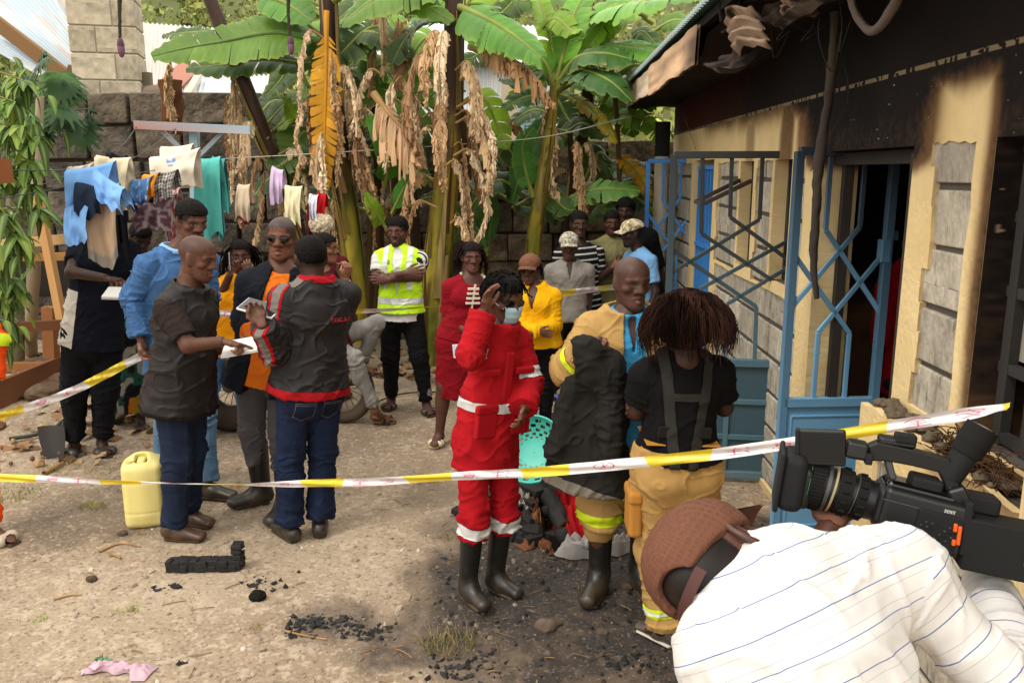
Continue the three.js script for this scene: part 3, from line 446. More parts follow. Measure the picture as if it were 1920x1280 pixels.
function glasses(P, o = {}) {
  const gs = [], lens = [], lw = o.w || .026, lh = o.h || .019, y = .004, z = .0985;
  for (const k of [-1, 1]) {
    const sh0 = new THREE.TorusGeometry(1, .07, 6, 28); sh0.scale(lw, lh, .03); sh0.rotateY(k * .2); sh0.translate(k * .033, y, z - .004); gs.push(sh0);
    const l = new THREE.SphereGeometry(1, 20, 10); l.scale(lw * .98, lh * .98, .003); l.rotateY(k * .2); l.translate(k * .033, y, z - .005); lens.push(l);
    gs.push(beam(V(k * .058, y + .006, z - .012), V(k * .079, y + .008, .0), .0025, .004));
  }
  gs.push(beam(V(-.008, y + .005, z), V(.008, y + .005, z), .003, .003));
  const f = part('glasses', inHead(P, join(gs)), o.frame || M.metalThin, P.g); part('lens', inHead(P, join(lens)), o.lens || M.lens, f); return f;
}
function capHat(P, colF, o = {}) {  // colF(x,y,z,c) in head space ; dir = brim yaw in head space
  const t = .011, A = [ell(V(0, .042, -.012), V(.080 + t, .084 + t, .1 + t)), ell(V(0, .056, .03), V(.068 + t, .055 + t, .066 + t))], S = [rbx(V(0, -.1, 0), V(.3, .138 + (o.drop || 0), .3), .01, [V(1, 0, 0), V(0, .985, .17), V(0, -.17, .985)]), ...(o.subs || [])];
  const m = headPart(P, 'cap', field(A, S, .03, .004), V(-.14, -.05, -.17), V(.14, .2, .16), colF, { bump: .0012, fr: 40, mat: M.cloth });
  const bx = gridGeo(18, 8, (u, v) => { const a = (u - .5) * 2.5, r = mix(.0, o.brim || .075, v); const bz = .088 * Math.cos(a * .75), x = .078 * Math.sin(a) * (1 + .05 * v); return V(x, .052 - .22 * x * x / .08 - v * .018 + (o.tilt || 0) * v, .012 + bz + r * Math.cos(a * .62)); });
  const b2 = bx.clone().translate(0, -.004, 0); const g = join([bx, b2]); colorize(g, (x, y, z, c) => { colF(x, y, z, c); c.multiplyScalar(.95); }); part('brim', inHead(P, g), M.cloth, m); return m;
}
// text or print sitting on a garment: rays against its mesh
function decal(P, target, name, tex, cu, cl, w, h, side = 1, o = {}) {
  const { T, J } = P, g = target.geometry, rc = new THREE.Raycaster(), mm = new THREE.Mesh(g, new THREE.MeshBasicMaterial({ side: THREE.DoubleSide })), dir = T.F.clone().multiplyScalar(-side); mm.updateMatrixWorld();
  const nu = 12, nv = 6, org = [], last = { d: .4 };
  const geo = gridGeo(nu, nv, (u, v) => { const q = J.pel.clone().addScaledVector(T.L, cl + (u - .5) * w * (side > 0 ? 1 : -1)).addScaledVector(T.U, cu + (v - .5) * h + (o.slope || 0) * (u - .5)).addScaledVector(T.F, side * .6); rc.set(q, dir); const hit = rc.intersectObject(mm)[0]; if (hit) last.d = hit.distance; return q.addScaledVector(dir, last.d - .003); });
  const m2 = new THREE.MeshStandardMaterial({ map: tex, transparent: true, roughness: .7, side: THREE.DoubleSide, alphaTest: .0 }); return part(name, geo, m2, target);
}
function textTex(w, h, draw) { return canvasTex(w, h, (x) => { x.clearRect(0, 0, w, h); draw(x, w, h); }); }
// ---------- ground ----------
const BURN = [[1050, 1090, .75, .95], [1180, 1120, .7, .95], [1010, 1190, .6, .75], [860, 1150, .32, .6], [1000, 960, .5, .8], [880, 985, .3, .5], [1150, 1000, .7, .9], [1130, 1240, .6, .7], [760, 1205, .28, .55], [650, 1165, .22, .5], [930, 1235, .4, .6], [1300, 1050, .7, .9], [840, 1080, .3, .45], [1290, 1250, .6, .5], [820, 930, .25, .3]].map(([x, y, r, k]) => [onGround(x, y), r * 1.22, Math.min(1, k * 1.12)]);
const WET = [[150, 980, .42, .6], [230, 985, .3, .6], [90, 985, .3, .4], [640, 850, .5, .18], [420, 920, .5, .15]].map(([x, y, r, k]) => [onGround(x, y), r, k]);
const PALE = [[380, 1105, .3, .3], [600, 1060, .5, .25], [130, 1110, .35, .15], [640, 1100, .4, .28], [300, 1110, .2, .3]].map(([x, y, r, k]) => [onGround(x, y), r, k]);
const blobs = (L, x, z, n) => { let m = 0; for (const [p, r, k] of L) { const d = Math.hypot(x - p.x, z - p.z) / r + n; m = Math.max(m, k * (1 - sstep(.55, 1.15, d))); } return m; };
function burnAt(x, z) { return blobs(BURN, x, z, .45 * fbm(x * 3.1, z * 3.1, 3, 4)); }
function groundY(x, z) {
  const heap = Math.exp(-(((x + 3.9) / 1.2) ** 2 + ((z + 7.9) / 1.5) ** 2)) * .14;
  return .016 * fbm(x * 2.2, 1, z * 2.2, 4) + .012 * fbm(x * 9, 2, z * 9, 3) * (1 + 1.6 * burnAt(x, z)) + heap * (1 + .6 * fbm(x * 4, 5, z * 4, 3));
}
{
  const S = 14, X0 = -9, Z0 = -13.2, dirt = [.3, .224, .143], c1 = [.22, .158, .1], pale = [.44, .35, .25], ash = [.028, .023, .019], soil = [.085, .058, .039];
  const lerp3 = (a, b, t) => [mix(a[0], b[0], t), mix(a[1], b[1], t), mix(a[2], b[2], t)];
  const tex = dataTex(2048, 2048, (u, v) => {
    const x = X0 + u * S, z = Z0 + v * S; if (x < -6.5 || x > 4) return dirt;
    const f1 = fbm(x * 1.1, 0, z * 1.1, 4), f2 = fbm(x * 7, 3, z * 7, 3), f3 = n3(x * 60, 1, z * 60), f4 = n3(x * 28 + 4, 7, z * 28);
    let c = lerp3(dirt, c1, clamp(.35 + 1.1 * f1 + .5 * f2)); c = lerp3(c, pale, clamp(sstep(.25, .7, f4 + .5 * f3) * .55 + Math.max(0, f3) * .2));
    c = lerp3(c, pale, blobs(PALE, x, z, .5 * f2)); c = lerp3(c, soil, blobs(WET, x, z, .6 * f2));
    const back = sstep(-6.4, -8.5, z) * .35 * (x < -1.5 ? 1 : .6); c = lerp3(c, soil, clamp(back + f1 * .3) * (z < -6.4 ? 1 : 0));
    const b = burnAt(x, z); if (b > 0) { c = lerp3(c, soil, clamp(b * 1.15)); const k = sstep(.3, .95, b + .5 * f2 + .25 * f4 - .15); c = lerp3(c, ash, k * .92); }
    const sp = n3(x * 85, 9, z * 85); if (sp > .62) c = lerp3(c, b > .3 ? [.2, .16, .12] : pale, .5); else if (sp < -.66) c = lerp3(c, soil, .6);
    return c;
  });
  const bump = dataTex(1024, 1024, (u, v) => { const x = u * 3, z = v * 3; return .5 + .35 * fbm(x * 12, 4, z * 12, 4) + .25 * Math.max(0, n3(x * 60, 2, z * 60)); }, false); bump.repeat.set(S / 3, S / 3);
  const st = t => t < .08 ? mix(-60, X0, t / .08) : t > .92 ? mix(X0 + S, 60, (t - .92) / .08) : mix(X0, X0 + S, (t - .08) / .84);
  const sz = t => t < .1 ? mix(-90, Z0, t / .1) : t > .94 ? mix(Z0 + S, 20, (t - .94) / .06) : mix(Z0, Z0 + S, (t - .1) / .84);
  const g = gridGeo(420, 420, (u, v) => { const x = st(u), z = sz(v); return V(x, (x > -6.5 && x < 3 && z > -10.5 && z < -1) ? groundY(x, z) : 0, z); }), p = g.attributes.position, uv = g.attributes.uv;
  for (let i = 0; i < p.count; i++) uv.setXY(i, (p.getX(i) - X0) / S, (p.getZ(i) - Z0) / S);
  struct('ground', g, new THREE.MeshStandardMaterial({ map: tex, bumpMap: bump, bumpScale: .012, roughness: .96 }));
}
// ---------- house on the right ----------
const WX0 = 1.5, WK = .035, we = V(WK, 0, -1).normalize(), wn = V(we.z, 0, -we.x);  // along the wall, and inward
if (wn.x < 0) wn.negate();
function onWall(px, py, inn = 0) { const r = rayDir(px, py), o = V(WX0, 0, 0).addScaledVector(wn, inn), t = o.clone().sub(V(0, CAM_H, 0)).dot(wn) / r.dot(wn); const p = V(0, CAM_H, 0).addScaledVector(r, t); return [p.clone().sub(V(WX0, 0, 0)).dot(we), p.y]; }
const wp = (s, y, i = 0) => V(WX0, y, 0).addScaledVector(we, s).addScaledVector(wn, i);
const house = thing('burnt_house', 'single storey cream and maroon house with soot blackened walls and burnt eaves', 'house');
const HG = new THREE.Matrix4().makeBasis(we, V(0, 1, 0), wn).setPosition(WX0, 0, 0);
const inHouse = g => g.applyMatrix4(HG);
const DOOR = [3.46, 4.6, 0, 2.2], WIN = [2.36, 2.84, 1.17, 2.21], W1 = [5.12, 5.5, 1.4, 2.17], W2 = [6.05, 6.45, 1.4, 2.17], DOOR2 = [7.45, 8.4, 0, 2.2];
const sootAt = (s, y) => {
  const n = .5 * fbm(s * 2.2, y * 2.2, 4, 4), n2 = fbm(s * 9, y * 3, 8, 3) * .5; let k = 0;
  const above = (a, b, y0, h, w) => { const dx = Math.max(a - s, s - b, 0) / w, dy = Math.max(y0 - y, 0) / h; return 1 - sstep(0, 1.45, Math.hypot(dx, dy) + .55 * n + .3 * n2); };
  k = Math.max(k, above(3.5, 4.72, 2.19, .1, .28), above(1.2, 2.79, 1.5, .5, .13), above(2.3, 4.9, 2.54, .16, .5) * .97, .5 * above(4.7, 7.6, 2.54, .16, .7));
  k = Math.max(k, .5 * above(5.2, 5.35, 2.15, .12, .1), .36 * above(6.15, 6.25, 2.2, .1, .1) , .5 * above(4.95, 5.0, 2.3, .3, .1));
  k = Math.max(k, .3 * sstep(2.3, 2.5, y + .2 * n) * sstep(8, 5.5, s));
  return clamp(k);
};
const wallTex = dataTex(2048, 1024, (u, v) => {
  const s = .5 + u * 9.5, y = v * 3.3, f = fbm(s * 5, y * 5, 2, 4), f2 = n3(s * 50, y * 50, 1), cream = [.72 + .08 * f, .54 + .08 * f, .27 + .06 * f], black = [.012, .009, .008], brown = [.15, .08, .036];
  const dirt = (y < 1.2 ? .35 * sstep(1.2, .2, y) : 0) * (.6 + f); let c = cream.map((q, i) => mix(q, [.25, .19, .12][i], clamp(dirt)));
  const stain = clamp(sstep(.1, .5, fbm(s * 3.3 + 5, y * .7, 6, 3)) * .35); c = c.map((q, i) => mix(q, [.45, .28, .1][i], stain));
  if (y > 2.49) c = [.085 + .02 * f, .017, .012];
  if (y > 2.49) { const k = clamp(1.02 - sstep(5.2, 9.4, s) * .75 + f * .2); c = c.map((q, i) => mix(q, black[i], k)); if (Math.abs(y - 2.5) < .012 && f2 > -.3) c = [.2, .15, .09]; }
  else { const k = sootAt(s, y); c = c.map((q, i) => mix(q, brown[i], sstep(.02, .6, k + .1 * f))); c = c.map((q, i) => mix(q, black[i], sstep(.42, 1.02, k + .08 * f2 + .25 * sstep(2.25, 2.5, y) - .06))); if (k > .5 && f2 > .93) c = [.3, .22, .13]; }
  return c;
});
wallTex.repeat.set(1 / 9.5, 1 / 3.3); wallTex.offset.set(-.5 / 9.5, 0);
const plasterBump = dataTex(512, 512, (u, v) => .5 + .4 * fbm(u * 40, v * 40, 1, 4), false); plasterBump.repeat.set(1.2, 1.2);
const plasterM = new THREE.MeshPhysicalMaterial({ map: wallTex, bumpMap: plasterBump, bumpScale: .006, roughness: .9, specularIntensity: .25, side: THREE.DoubleSide });
const rectPath = (a, b, c, d, P = THREE.Path) => { const h = new P(); h.moveTo(a, c); h.lineTo(b, c); h.lineTo(b, d); h.lineTo(a, d); h.closePath(); return h; };
function jagged(a, b, c, d, seed, P = THREE.Path) { // broken plaster edge round a stone panel
  const r = rng(seed), h = new P(); let y = c; h.moveTo(a, c); h.lineTo(b, c); let x = b; while (y < d - .1) { const st = .05 + r() * .12; y += st; h.lineTo(x + (r() - .5) * .012, Math.min(y, d)); x = b - r() * .07; h.lineTo(x, Math.min(y, d)); } h.lineTo(x, d);
  for (let t = 1; t < 8; t++) h.lineTo(mix(x, a, t / 8), d + (r() - .5) * .02); h.lineTo(a, d); y = d; while (y > c + .15) { y -= .1 + r() * .1; h.lineTo(a + (r() - .5) * .02, Math.max(y, c)); } h.closePath(); return h;
}
{
  const wall = (depth, z0, holes, s0 = .5, s1 = 9.8, y1 = 3.2) => { const sh0 = rectPath(s0, s1, 0, y1, THREE.Shape); sh0.holes.push(...holes); return new THREE.ExtrudeGeometry(sh0, { depth, bevelEnabled: false }).translate(0, 0, z0); };
  const open = () => [rectPath(DOOR[0], DOOR[1], -.001 + .002, DOOR[3]), rectPath(...WIN), rectPath(...W1), rectPath(...W2), rectPath(DOOR2[0], DOOR2[1], .002, DOOR2[3])];
  const coreM = mat(new THREE.Color(.1, .085, .07), .95);
  part('wall_core', inHouse(wall(.17, .028, open())), coreM, house);
  // plaster with the stone panels left open: near pier, then piers and apron between the far windows
  const pan = [[2.97, 3.3, 1.17, 2.2, 3]], far = [[4.86, 5.06, 1.34, 2.17], [5.56, 5.98, 1.34, 2.17], [6.52, 7.3, 1.34, 2.17], [4.86, 7.3, .05, 1.32], [8.55, 9.6, .05, 2.17]];
  const holes = open(); for (const [a, b, c, d, sd] of pan) holes.push(jagged(a, b, c, d, sd)); far.forEach((q, i) => holes.push(jagged(q[0], q[1], q[2], q[3], 20 + i)));
  part('plaster', inHouse(wall(.027, 0, holes)), plasterM, house);
  // opening reveals in plaster, sooty
  const rev = []; for (const [a, b, c, d] of [DOOR, WIN, W1, W2, DOOR2]) { rev.push(box(.012, d - c, .2, a - .004, (c + d) / 2, .101), box(.012, d - c, .2, b + .004, (c + d) / 2, .101), box(b - a, .012, .2, (a + b) / 2, d + .004, .101)); }
  rev.forEach(g => { const p = g.attributes.position, uv = g.attributes.uv; for (let i = 0; i < p.count; i++) uv.setXY(i, p.getX(i) + p.getZ(i) * .3, p.getY(i)); });
  rev[4].attributes.uv && (() => { const uv = rev[4].attributes.uv; for (let i = 0; i < uv.count; i++) uv.setX(i, uv.getX(i) - .25); })();
  rev.forEach(g => part('reveal', inHouse(g), plasterM, house));
  // stones
  const stoneTex = dataTex(512, 512, (u, v) => { const f = fbm(u * 9, v * 5, 3, 4), st = .6 * sstep(.2, .55, fbm(u * 26, v * 6, 5, 3)), w = n3(u * 60, v * 40, 2); const k = .29 + .13 * f + .04 * w; return [mix(k * 1.05, .09, st), mix(k * .96, .08, st), mix(k * .8, .065, st)]; });
  const stoneB = dataTex(512, 512, (u, v) => .5 + .5 * fbm(u * 16, v * 10, 3, 4), false);
  const sm = [1, .86, 1.1].map(k => new THREE.MeshStandardMaterial({ map: stoneTex, bumpMap: stoneB, bumpScale: .02, roughness: .95, color: new THREE.Color(k * 1.25, k * 1.2, k * 1.12) }));
  const r = rng(5), stone = (a, b, c, d, z = 0) => { const g = new RoundedBoxGeometry(b - a, d - c, .05, 2, .008), p = g.attributes.position, uv = g.attributes.uv, n = g.attributes.normal, o = r() * 7; for (let i = 0; i < p.count; i++) { uv.setXY(i, p.getX(i) * 1.6 + o, p.getY(i) * 1.6 + o); p.setX(i, p.getX(i) + .006 * n3(p.getX(i) * 20 + o, p.getY(i) * 20, 1)); p.setY(i, p.getY(i) + .005 * n3(p.getX(i) * 18, p.getY(i) * 18 + o, 4)); } g.translate((a + b) / 2, (c + d) / 2, .041 + z + (r() - .5) * .008); part('stone', inHouse(g), sm[Math.floor(r() * 3)], house); };
  const courses = [.05, .2, .43, .66, .89, 1.12, 1.35, 1.58, 1.81, 2.04, 2.25];
  for (let i = 5; i < 10; i++) stone(2.9, 3.38, courses[i] + .012, courses[i + 1] - .012, -.004);
  far.forEach(([a, b, c, d]) => { for (let i = 0; i < 10; i++) { const y0 = Math.max(c - .03, courses[i]), y1 = Math.min(d + .05, courses[i + 1]); if (y1 - y0 < .06) continue; let s = a - .04 - r() * .2; while (s < b + .02) { const L = Math.min(.34 + r() * .12, b + .05 - s); if (L > .05) stone(Math.max(s, a - .05), s + L, y0 + .014, y1 - .014); s += L + .014; } } });
  // thick lower wall right of the door, broken cream top, with stones below
  const pl = new THREE.Shape(); pl.moveTo(.5, 0); pl.lineTo(3.46, 0); const rr = rng(8); pl.lineTo(3.46, 1.13); for (let s = 3.4; s > .6; s -= .08) pl.lineTo(s, 1.125 + rr() * .03); pl.lineTo(.5, 1.14); pl.closePath(); pl.holes.push(jagged(2.1, 3.34, .1, .95, 31));
  part('plinth', inHouse(new THREE.ExtrudeGeometry(pl, { depth: .03, bevelEnabled: false }).translate(0, 0, -.125)), plasterM, house);
  part('plinth_core', inHouse(box(2.94, 1.115, .09, 1.982, .5575, -.048)), coreM, house);
  for (let i = 0; i < 4; i++) { let s = 2.05 - r() * .1; while (s < 3.36) { const L = Math.min(.36 + r() * .1, 3.4 - s); stone(s, s + L, courses[i + 1] - .12 + .012, courses[i + 2] - .12 - .012, -.125); s += L + .012; } }
  part('pilaster', inHouse(rbox(.34, 2.2, .16, .01, 2.06, 1.1, -.06)), plasterM, house).userData.label = 'cream pilaster at right of the burnt window';
  // crumbled mortar on the ledge
  part('rubble', inHouse(join(Array.from({ length: 70 }, () => { const g = new THREE.IcosahedronGeometry(.012 + r() * .022, 0); g.scale(1, .6, 1); return g.translate(3.4 - r() * 1.0, 1.15 + r() * .01, -.02 - r() * .09); }))), mat(new THREE.Color(.12, .09, .06), .95), house).userData.kind = 'stuff';
  // interior room: sooty above, bare plaster below
  const roomTex = dataTex(256, 256, (u, v) => { const f = fbm(u * 8, v * 8, 5, 4), k = sstep(.3, .55, v + f * .35); return [mix(.33, .008, k), mix(.17, .007, k), mix(.085, .006, k)]; });
  const rm = new THREE.MeshStandardMaterial({ map: roomTex, roughness: .95, side: THREE.DoubleSide });
  part('room_wall', inHouse(join([box(3.9, 2.6, .1, 4.4, 1.3, 3.2), box(.1, 2.6, 3, 6.3, 1.3, 1.7), box(.1, 2.6, 3, 2.1, 1.3, 1.7)])), rm, house);
  part('room_floor', inHouse(box(4.2, .06, 3.1, 4.2, .02, 1.75)), mat(new THREE.Color(.05, .04, .03), .95), house);
  part('room_ceiling', inHouse(box(9.3, .05, 3.3, 5.15, 2.72, 1.85)), mat(new THREE.Color(.008, .007, .006), .95), house);
  part('room_wall', inHouse(join([box(.1, 2.6, 3, 9.75, 1.3, 1.7), box(3.4, 2.6, .1, 8, 1.3, 3.2)])), mat(new THREE.Color(.3, .25, .18), .9), house);
}
// roof, soffit, fascia
const EO = -.54, EH = 3.0;
{
  const r = rng(17), roofM = mat(new THREE.Color(.09, .17, .17), .5, { metalness: .3 });
  const roof = part('roof', inHouse(gridGeo(500, 14, (u, v) => V(.4 + u * 9.7, EH + .02 + v * .62 + .012 * Math.sin(u * 9.7 / .076 * PI * 2), EO - .05 + v * 2.4))), roofM, house);
  part('roof', inHouse(gridGeo(40, 4, (u, v) => V(.4 + u * 9.7, EH + .64 - v * .75, EO + 2.35 + v * 2.6))), roofM, house);
  // corrugated edge: small pressed ends catch the light
  const pl = []; for (let s = 4.6; s < 10.05; s += .076) pl.push(box(.036, .03, .02, s, EH + .03, EO - .055)); 
  part('roof_edge', inHouse(join(pl)), mat(new THREE.Color(.42, .5, .5), .4, { metalness: .4 }), roof);
  part('purlin', inHouse(box(9.6, .05, .06, 5.2, EH - .025, EO + .03)), mat(new THREE.Color(.012, .01, .008), .9), house);
  const fb = (s0, s1, y0, hh, warp, col, sd) => { const g = gridGeo(60, 6, (u, v) => { const s = mix(s0, s1, u), b = warp * Math.sin(u * PI); return V(s, y0 + (v - 1) * (hh + .012 * n3(s * 3, sd, 1)) - warp * .7 * (1 - u) * (1 - u) * 1 + .006 * n3(s * 5, v * 2, sd), EO - .03 - b * .3 + .01 * n3(s * 2, v, sd)); }), g2 = g.clone().translate(0, 0, .02); return colorize(join([g, g2]), (x, y, z, c) => { const k = fbm(x * 1.5, y * 22, sd, 4), burn = sstep(6.2, 5.3, x + .4 * k); c.copy(col).multiplyScalar(.85 + .7 * k).lerp(C(0x2a1a12), burn * .85); }); };
  const fm = mat(0xffffff, .8, { vertexColors: true });
  part('fascia', inHouse(fb(7.62, 10.05, EH - .03, .2, 0, new THREE.Color(.72, .56, .4), 3)), fm, house);
  part('fascia', inHouse(fb(5.3, 7.6, EH - .02, .23, .02, new THREE.Color(.66, .43, .26), 9)), fm, house);
  const black = mat(new THREE.Color(.01, .008, .007), .9);
  part('soffit', inHouse(gridGeo(60, 4, (u, v) => V(.4 + u * 9.65, EH - .2 + .02 * v + .015 * n3(u * 30, v * 3, 2) + (u > .5 ? 0 : .1), EO + .02 + v * .58))), mat(new THREE.Color(.02, .012, .009), .95), house);
  for (let s = .8; s < 10; s += .8) part('rafter', inHouse(beam(V(s, EH - .06, EO), V(s, EH + .1, .2), .05, .09)), black, house);
  // scorched soffit sheets peeling off the eaves
  const sheet = (P0, P1, P2, P3, col, sd, curl) => { const g = gridGeo(24, 16, (u, v) => { const p = P0.clone().lerp(P1, u).lerp(P3.clone().lerp(P2, u), v), k = .02 * Math.sin(v * 22 + sd) + curl * Math.sin(u * PI) + .02 * n3(u * 5, v * 5, sd); return p.add(V(-k, k * .6 - curl * .5 * u * u, k * .4)); }); const q = join([g, g.clone().translate(.006, .004, 0)]); return colorize(q, (x, y, z, c) => { const k = fbm(x * 9, y * 9, z * 9 + sd, 4); c.copy(col).multiplyScalar(.8 + .9 * k).lerp(C(0x1a120d), sstep(.12, .4, k + .1)); }); };
  const bx = (px, py, dd) => at(px, py, dd);
  const tan = new THREE.Color(.42, .29, .2);
  part('peeled_sheet', sheet(bx(1362, 45, 4.6), bx(1420, 12, 4.3), bx(1448, 84, 4.2), bx(1378, 98, 4.5), tan, 1, .05), fm, house);
  part('peeled_sheet', sheet(bx(1318, 122, 4.7), bx(1385, 80, 4.6), bx(1440, 92, 4.3), bx(1350, 134, 4.45), new THREE.Color(.07, .05, .04), 4, -.03), fm, house);
  part('peeled_sheet', sheet(bx(1468, -14, 4.1), bx(1522, -20, 3.9), bx(1530, 26, 3.85), bx(1472, 38, 4.05), tan, 7, .03), fm, house);
  part('peeled_sheet', sheet(bx(1420, 36, 4.4), bx(1480, -8, 4.2), bx(1620, -22, 3.4), bx(1470, 56, 4.1), new THREE.Color(.1, .07, .05), 9, .02), fm, house);
  const wire = mat(new THREE.Color(.02, .018, .016), .7);
  for (let i = 0; i < 9; i++) { const x = 1360 + i * 26 + r() * 12, y = -10 + r() * 40, d = 4.6 - i * .1; part('hanging_wire', tube([at(x, y - 30, d), at(x + r() * 30 - 15, y + 50, d), at(x + r() * 60 - 30, y + 60 + r() * 60, d), at(x + 20 + r() * 40, y + 40, d)], .003, 20, 5), wire, house); }
  part('charred_cable', taperTube([at(1566, 20, 3.95), at(1562, 110, 4), at(1552, 200, 4.05), at(1538, 290, 4.1), at(1530, 400, 4.12), at(1526, 500, 4.15), at(1532, 560, 4.15)], [.02, .024, .022, .026, .022, .02, .012], 60, 8, 4, .35), mat(new THREE.Color(.05, .04, .033), .9), house);
  part('bent_pipe', taperTube([at(1590, -30, 3.5), at(1605, 25, 3.5), at(1628, 55, 3.45), at(1652, 48, 3.3), at(1680, 5, 3.2), at(1700, -40, 3.1)], [.013, .016, .018, .018, .02, .02], 40, 10, 2, .15), mat(new THREE.Color(.11, .085, .07), .7), house);
  part('thin_wire', tube([wp(4.4, 2.75, -.03), wp(4.2, 2.45, -.02), wp(4.55, 2.2, -.02), wp(4.7, 2.1, -.02)], .003, 20, 5), wire, house);
  part('thin_wire', tube([wp(8.9, 2.62, -.03), wp(8.2, 2.3, -.03), wp(7.9, 2.1, -.03)], .003, 10, 5), mat(0x8a7860), house);
}
{ // window with burnt steel grid
  const w = new THREE.Group(); w.name = 'window'; house.add(w); const burnt = mat(0xffffff, .75, { vertexColors: true }); const bar = (a, b, wd, h) => colorize(inHouse(beam(V(...a), V(...b), wd, h)), (x, y, z, c) => c.setRGB(.03, .027, .024).multiplyScalar(1 + 1.2 * Math.max(0, fbm(x * 30, y * 30, z * 30, 3))));
  const z = .1; for (const s of [2.79, 2.62, 2.45]) part('frame', bar([s, 1.17, z], [s, 2.21, z], .05, .035), burnt, w);
  for (const y of [1.2, 1.44, 1.7, 1.95, 2.18]) part('rail', bar([2.36, y, z], [2.83, y, z], .03, .036), burnt, w);
  part('pane', inHouse(box(.14, .2, .004, 2.7, 1.57, z + .02)), mat(new THREE.Color(.3, .27, .22), .7), w); part('pane', inHouse(box(.14, .2, .004, 2.54, 1.82, z + .02)), mat(new THREE.Color(.05, .04, .035), .4), w);
  for (const [q, sd] of [[W1, 1], [W2, 2]]) { const g = new THREE.Group(); g.name = 'window'; house.add(g); for (const s of [q[0] + .02, q[1] - .02]) part('frame', bar([s, q[2], .1], [s, q[3], .1], .03, .03), burnt, g); for (const y of [q[2] + .02, q[3] - .02]) part('rail', bar([q[0], y, .1], [q[1], y, .1], .03, .03), burnt, g); if (sd === 2) part('casement', colorize(inHouse(join([beam(V(q[1], q[3] - .14, 0), V(q[1] - .02, q[3] - .3, -.33), .025, .03), beam(V(q[0] + .05, q[3] - .14, 0), V(q[0] + .03, q[3] - .3, -.33), .025, .03), beam(V(q[1] - .02, q[3] - .3, -.33), V(q[0] + .03, q[3] - .3, -.33), .03, .025)])), (x, y, z, c) => c.setRGB(.05, .035, .028)), burnt, g); }
  // nest of burnt straw on the sill
  const r = rng(21), gs = []; for (let i = 0; i < 420; i++) { const s = 2.42 + r() * .4, a = r() * PI, L = .05 + r() * .1, y = 1.13 + r() * r() * .13, p = V(s, y, -.02 - r() * .1), d = V(Math.cos(a), (r() - .6) * .9, (r() - .5)).multiplyScalar(L); gs.push(new THREE.TubeGeometry(new THREE.QuadraticBezierCurve3(p, p.clone().addScaledVector(d, .5).add(V(0, .02, 0)), p.clone().add(d)), 3, .0022, 3)); }
  const nest = part('burnt_straw', inHouse(join(gs)), mat(0x4a3220, .95)); nest.userData.kind = 'stuff'; tag(nest, 'heap of burnt straw and roots on the blackened window sill', 'burnt straw');
}
part('downpipe', join([new THREE.CylinderGeometry(.075, .075, 2.3, 18).translate(0, 1.15, 0), new THREE.CylinderGeometry(.082, .082, .12, 18).translate(0, 1.7, 0)]).translate(...at(1237, 420, 9.2).setY(0).toArray()), mat(new THREE.Color(.6, .52, .4), .6), house);
part('downpipe_cap', new THREE.CylinderGeometry(.08, .08, .36, 18).translate(...at(1237, 420, 9.2).setY(2.43).toArray()), mat(new THREE.Color(.02, .018, .016), .8), house);
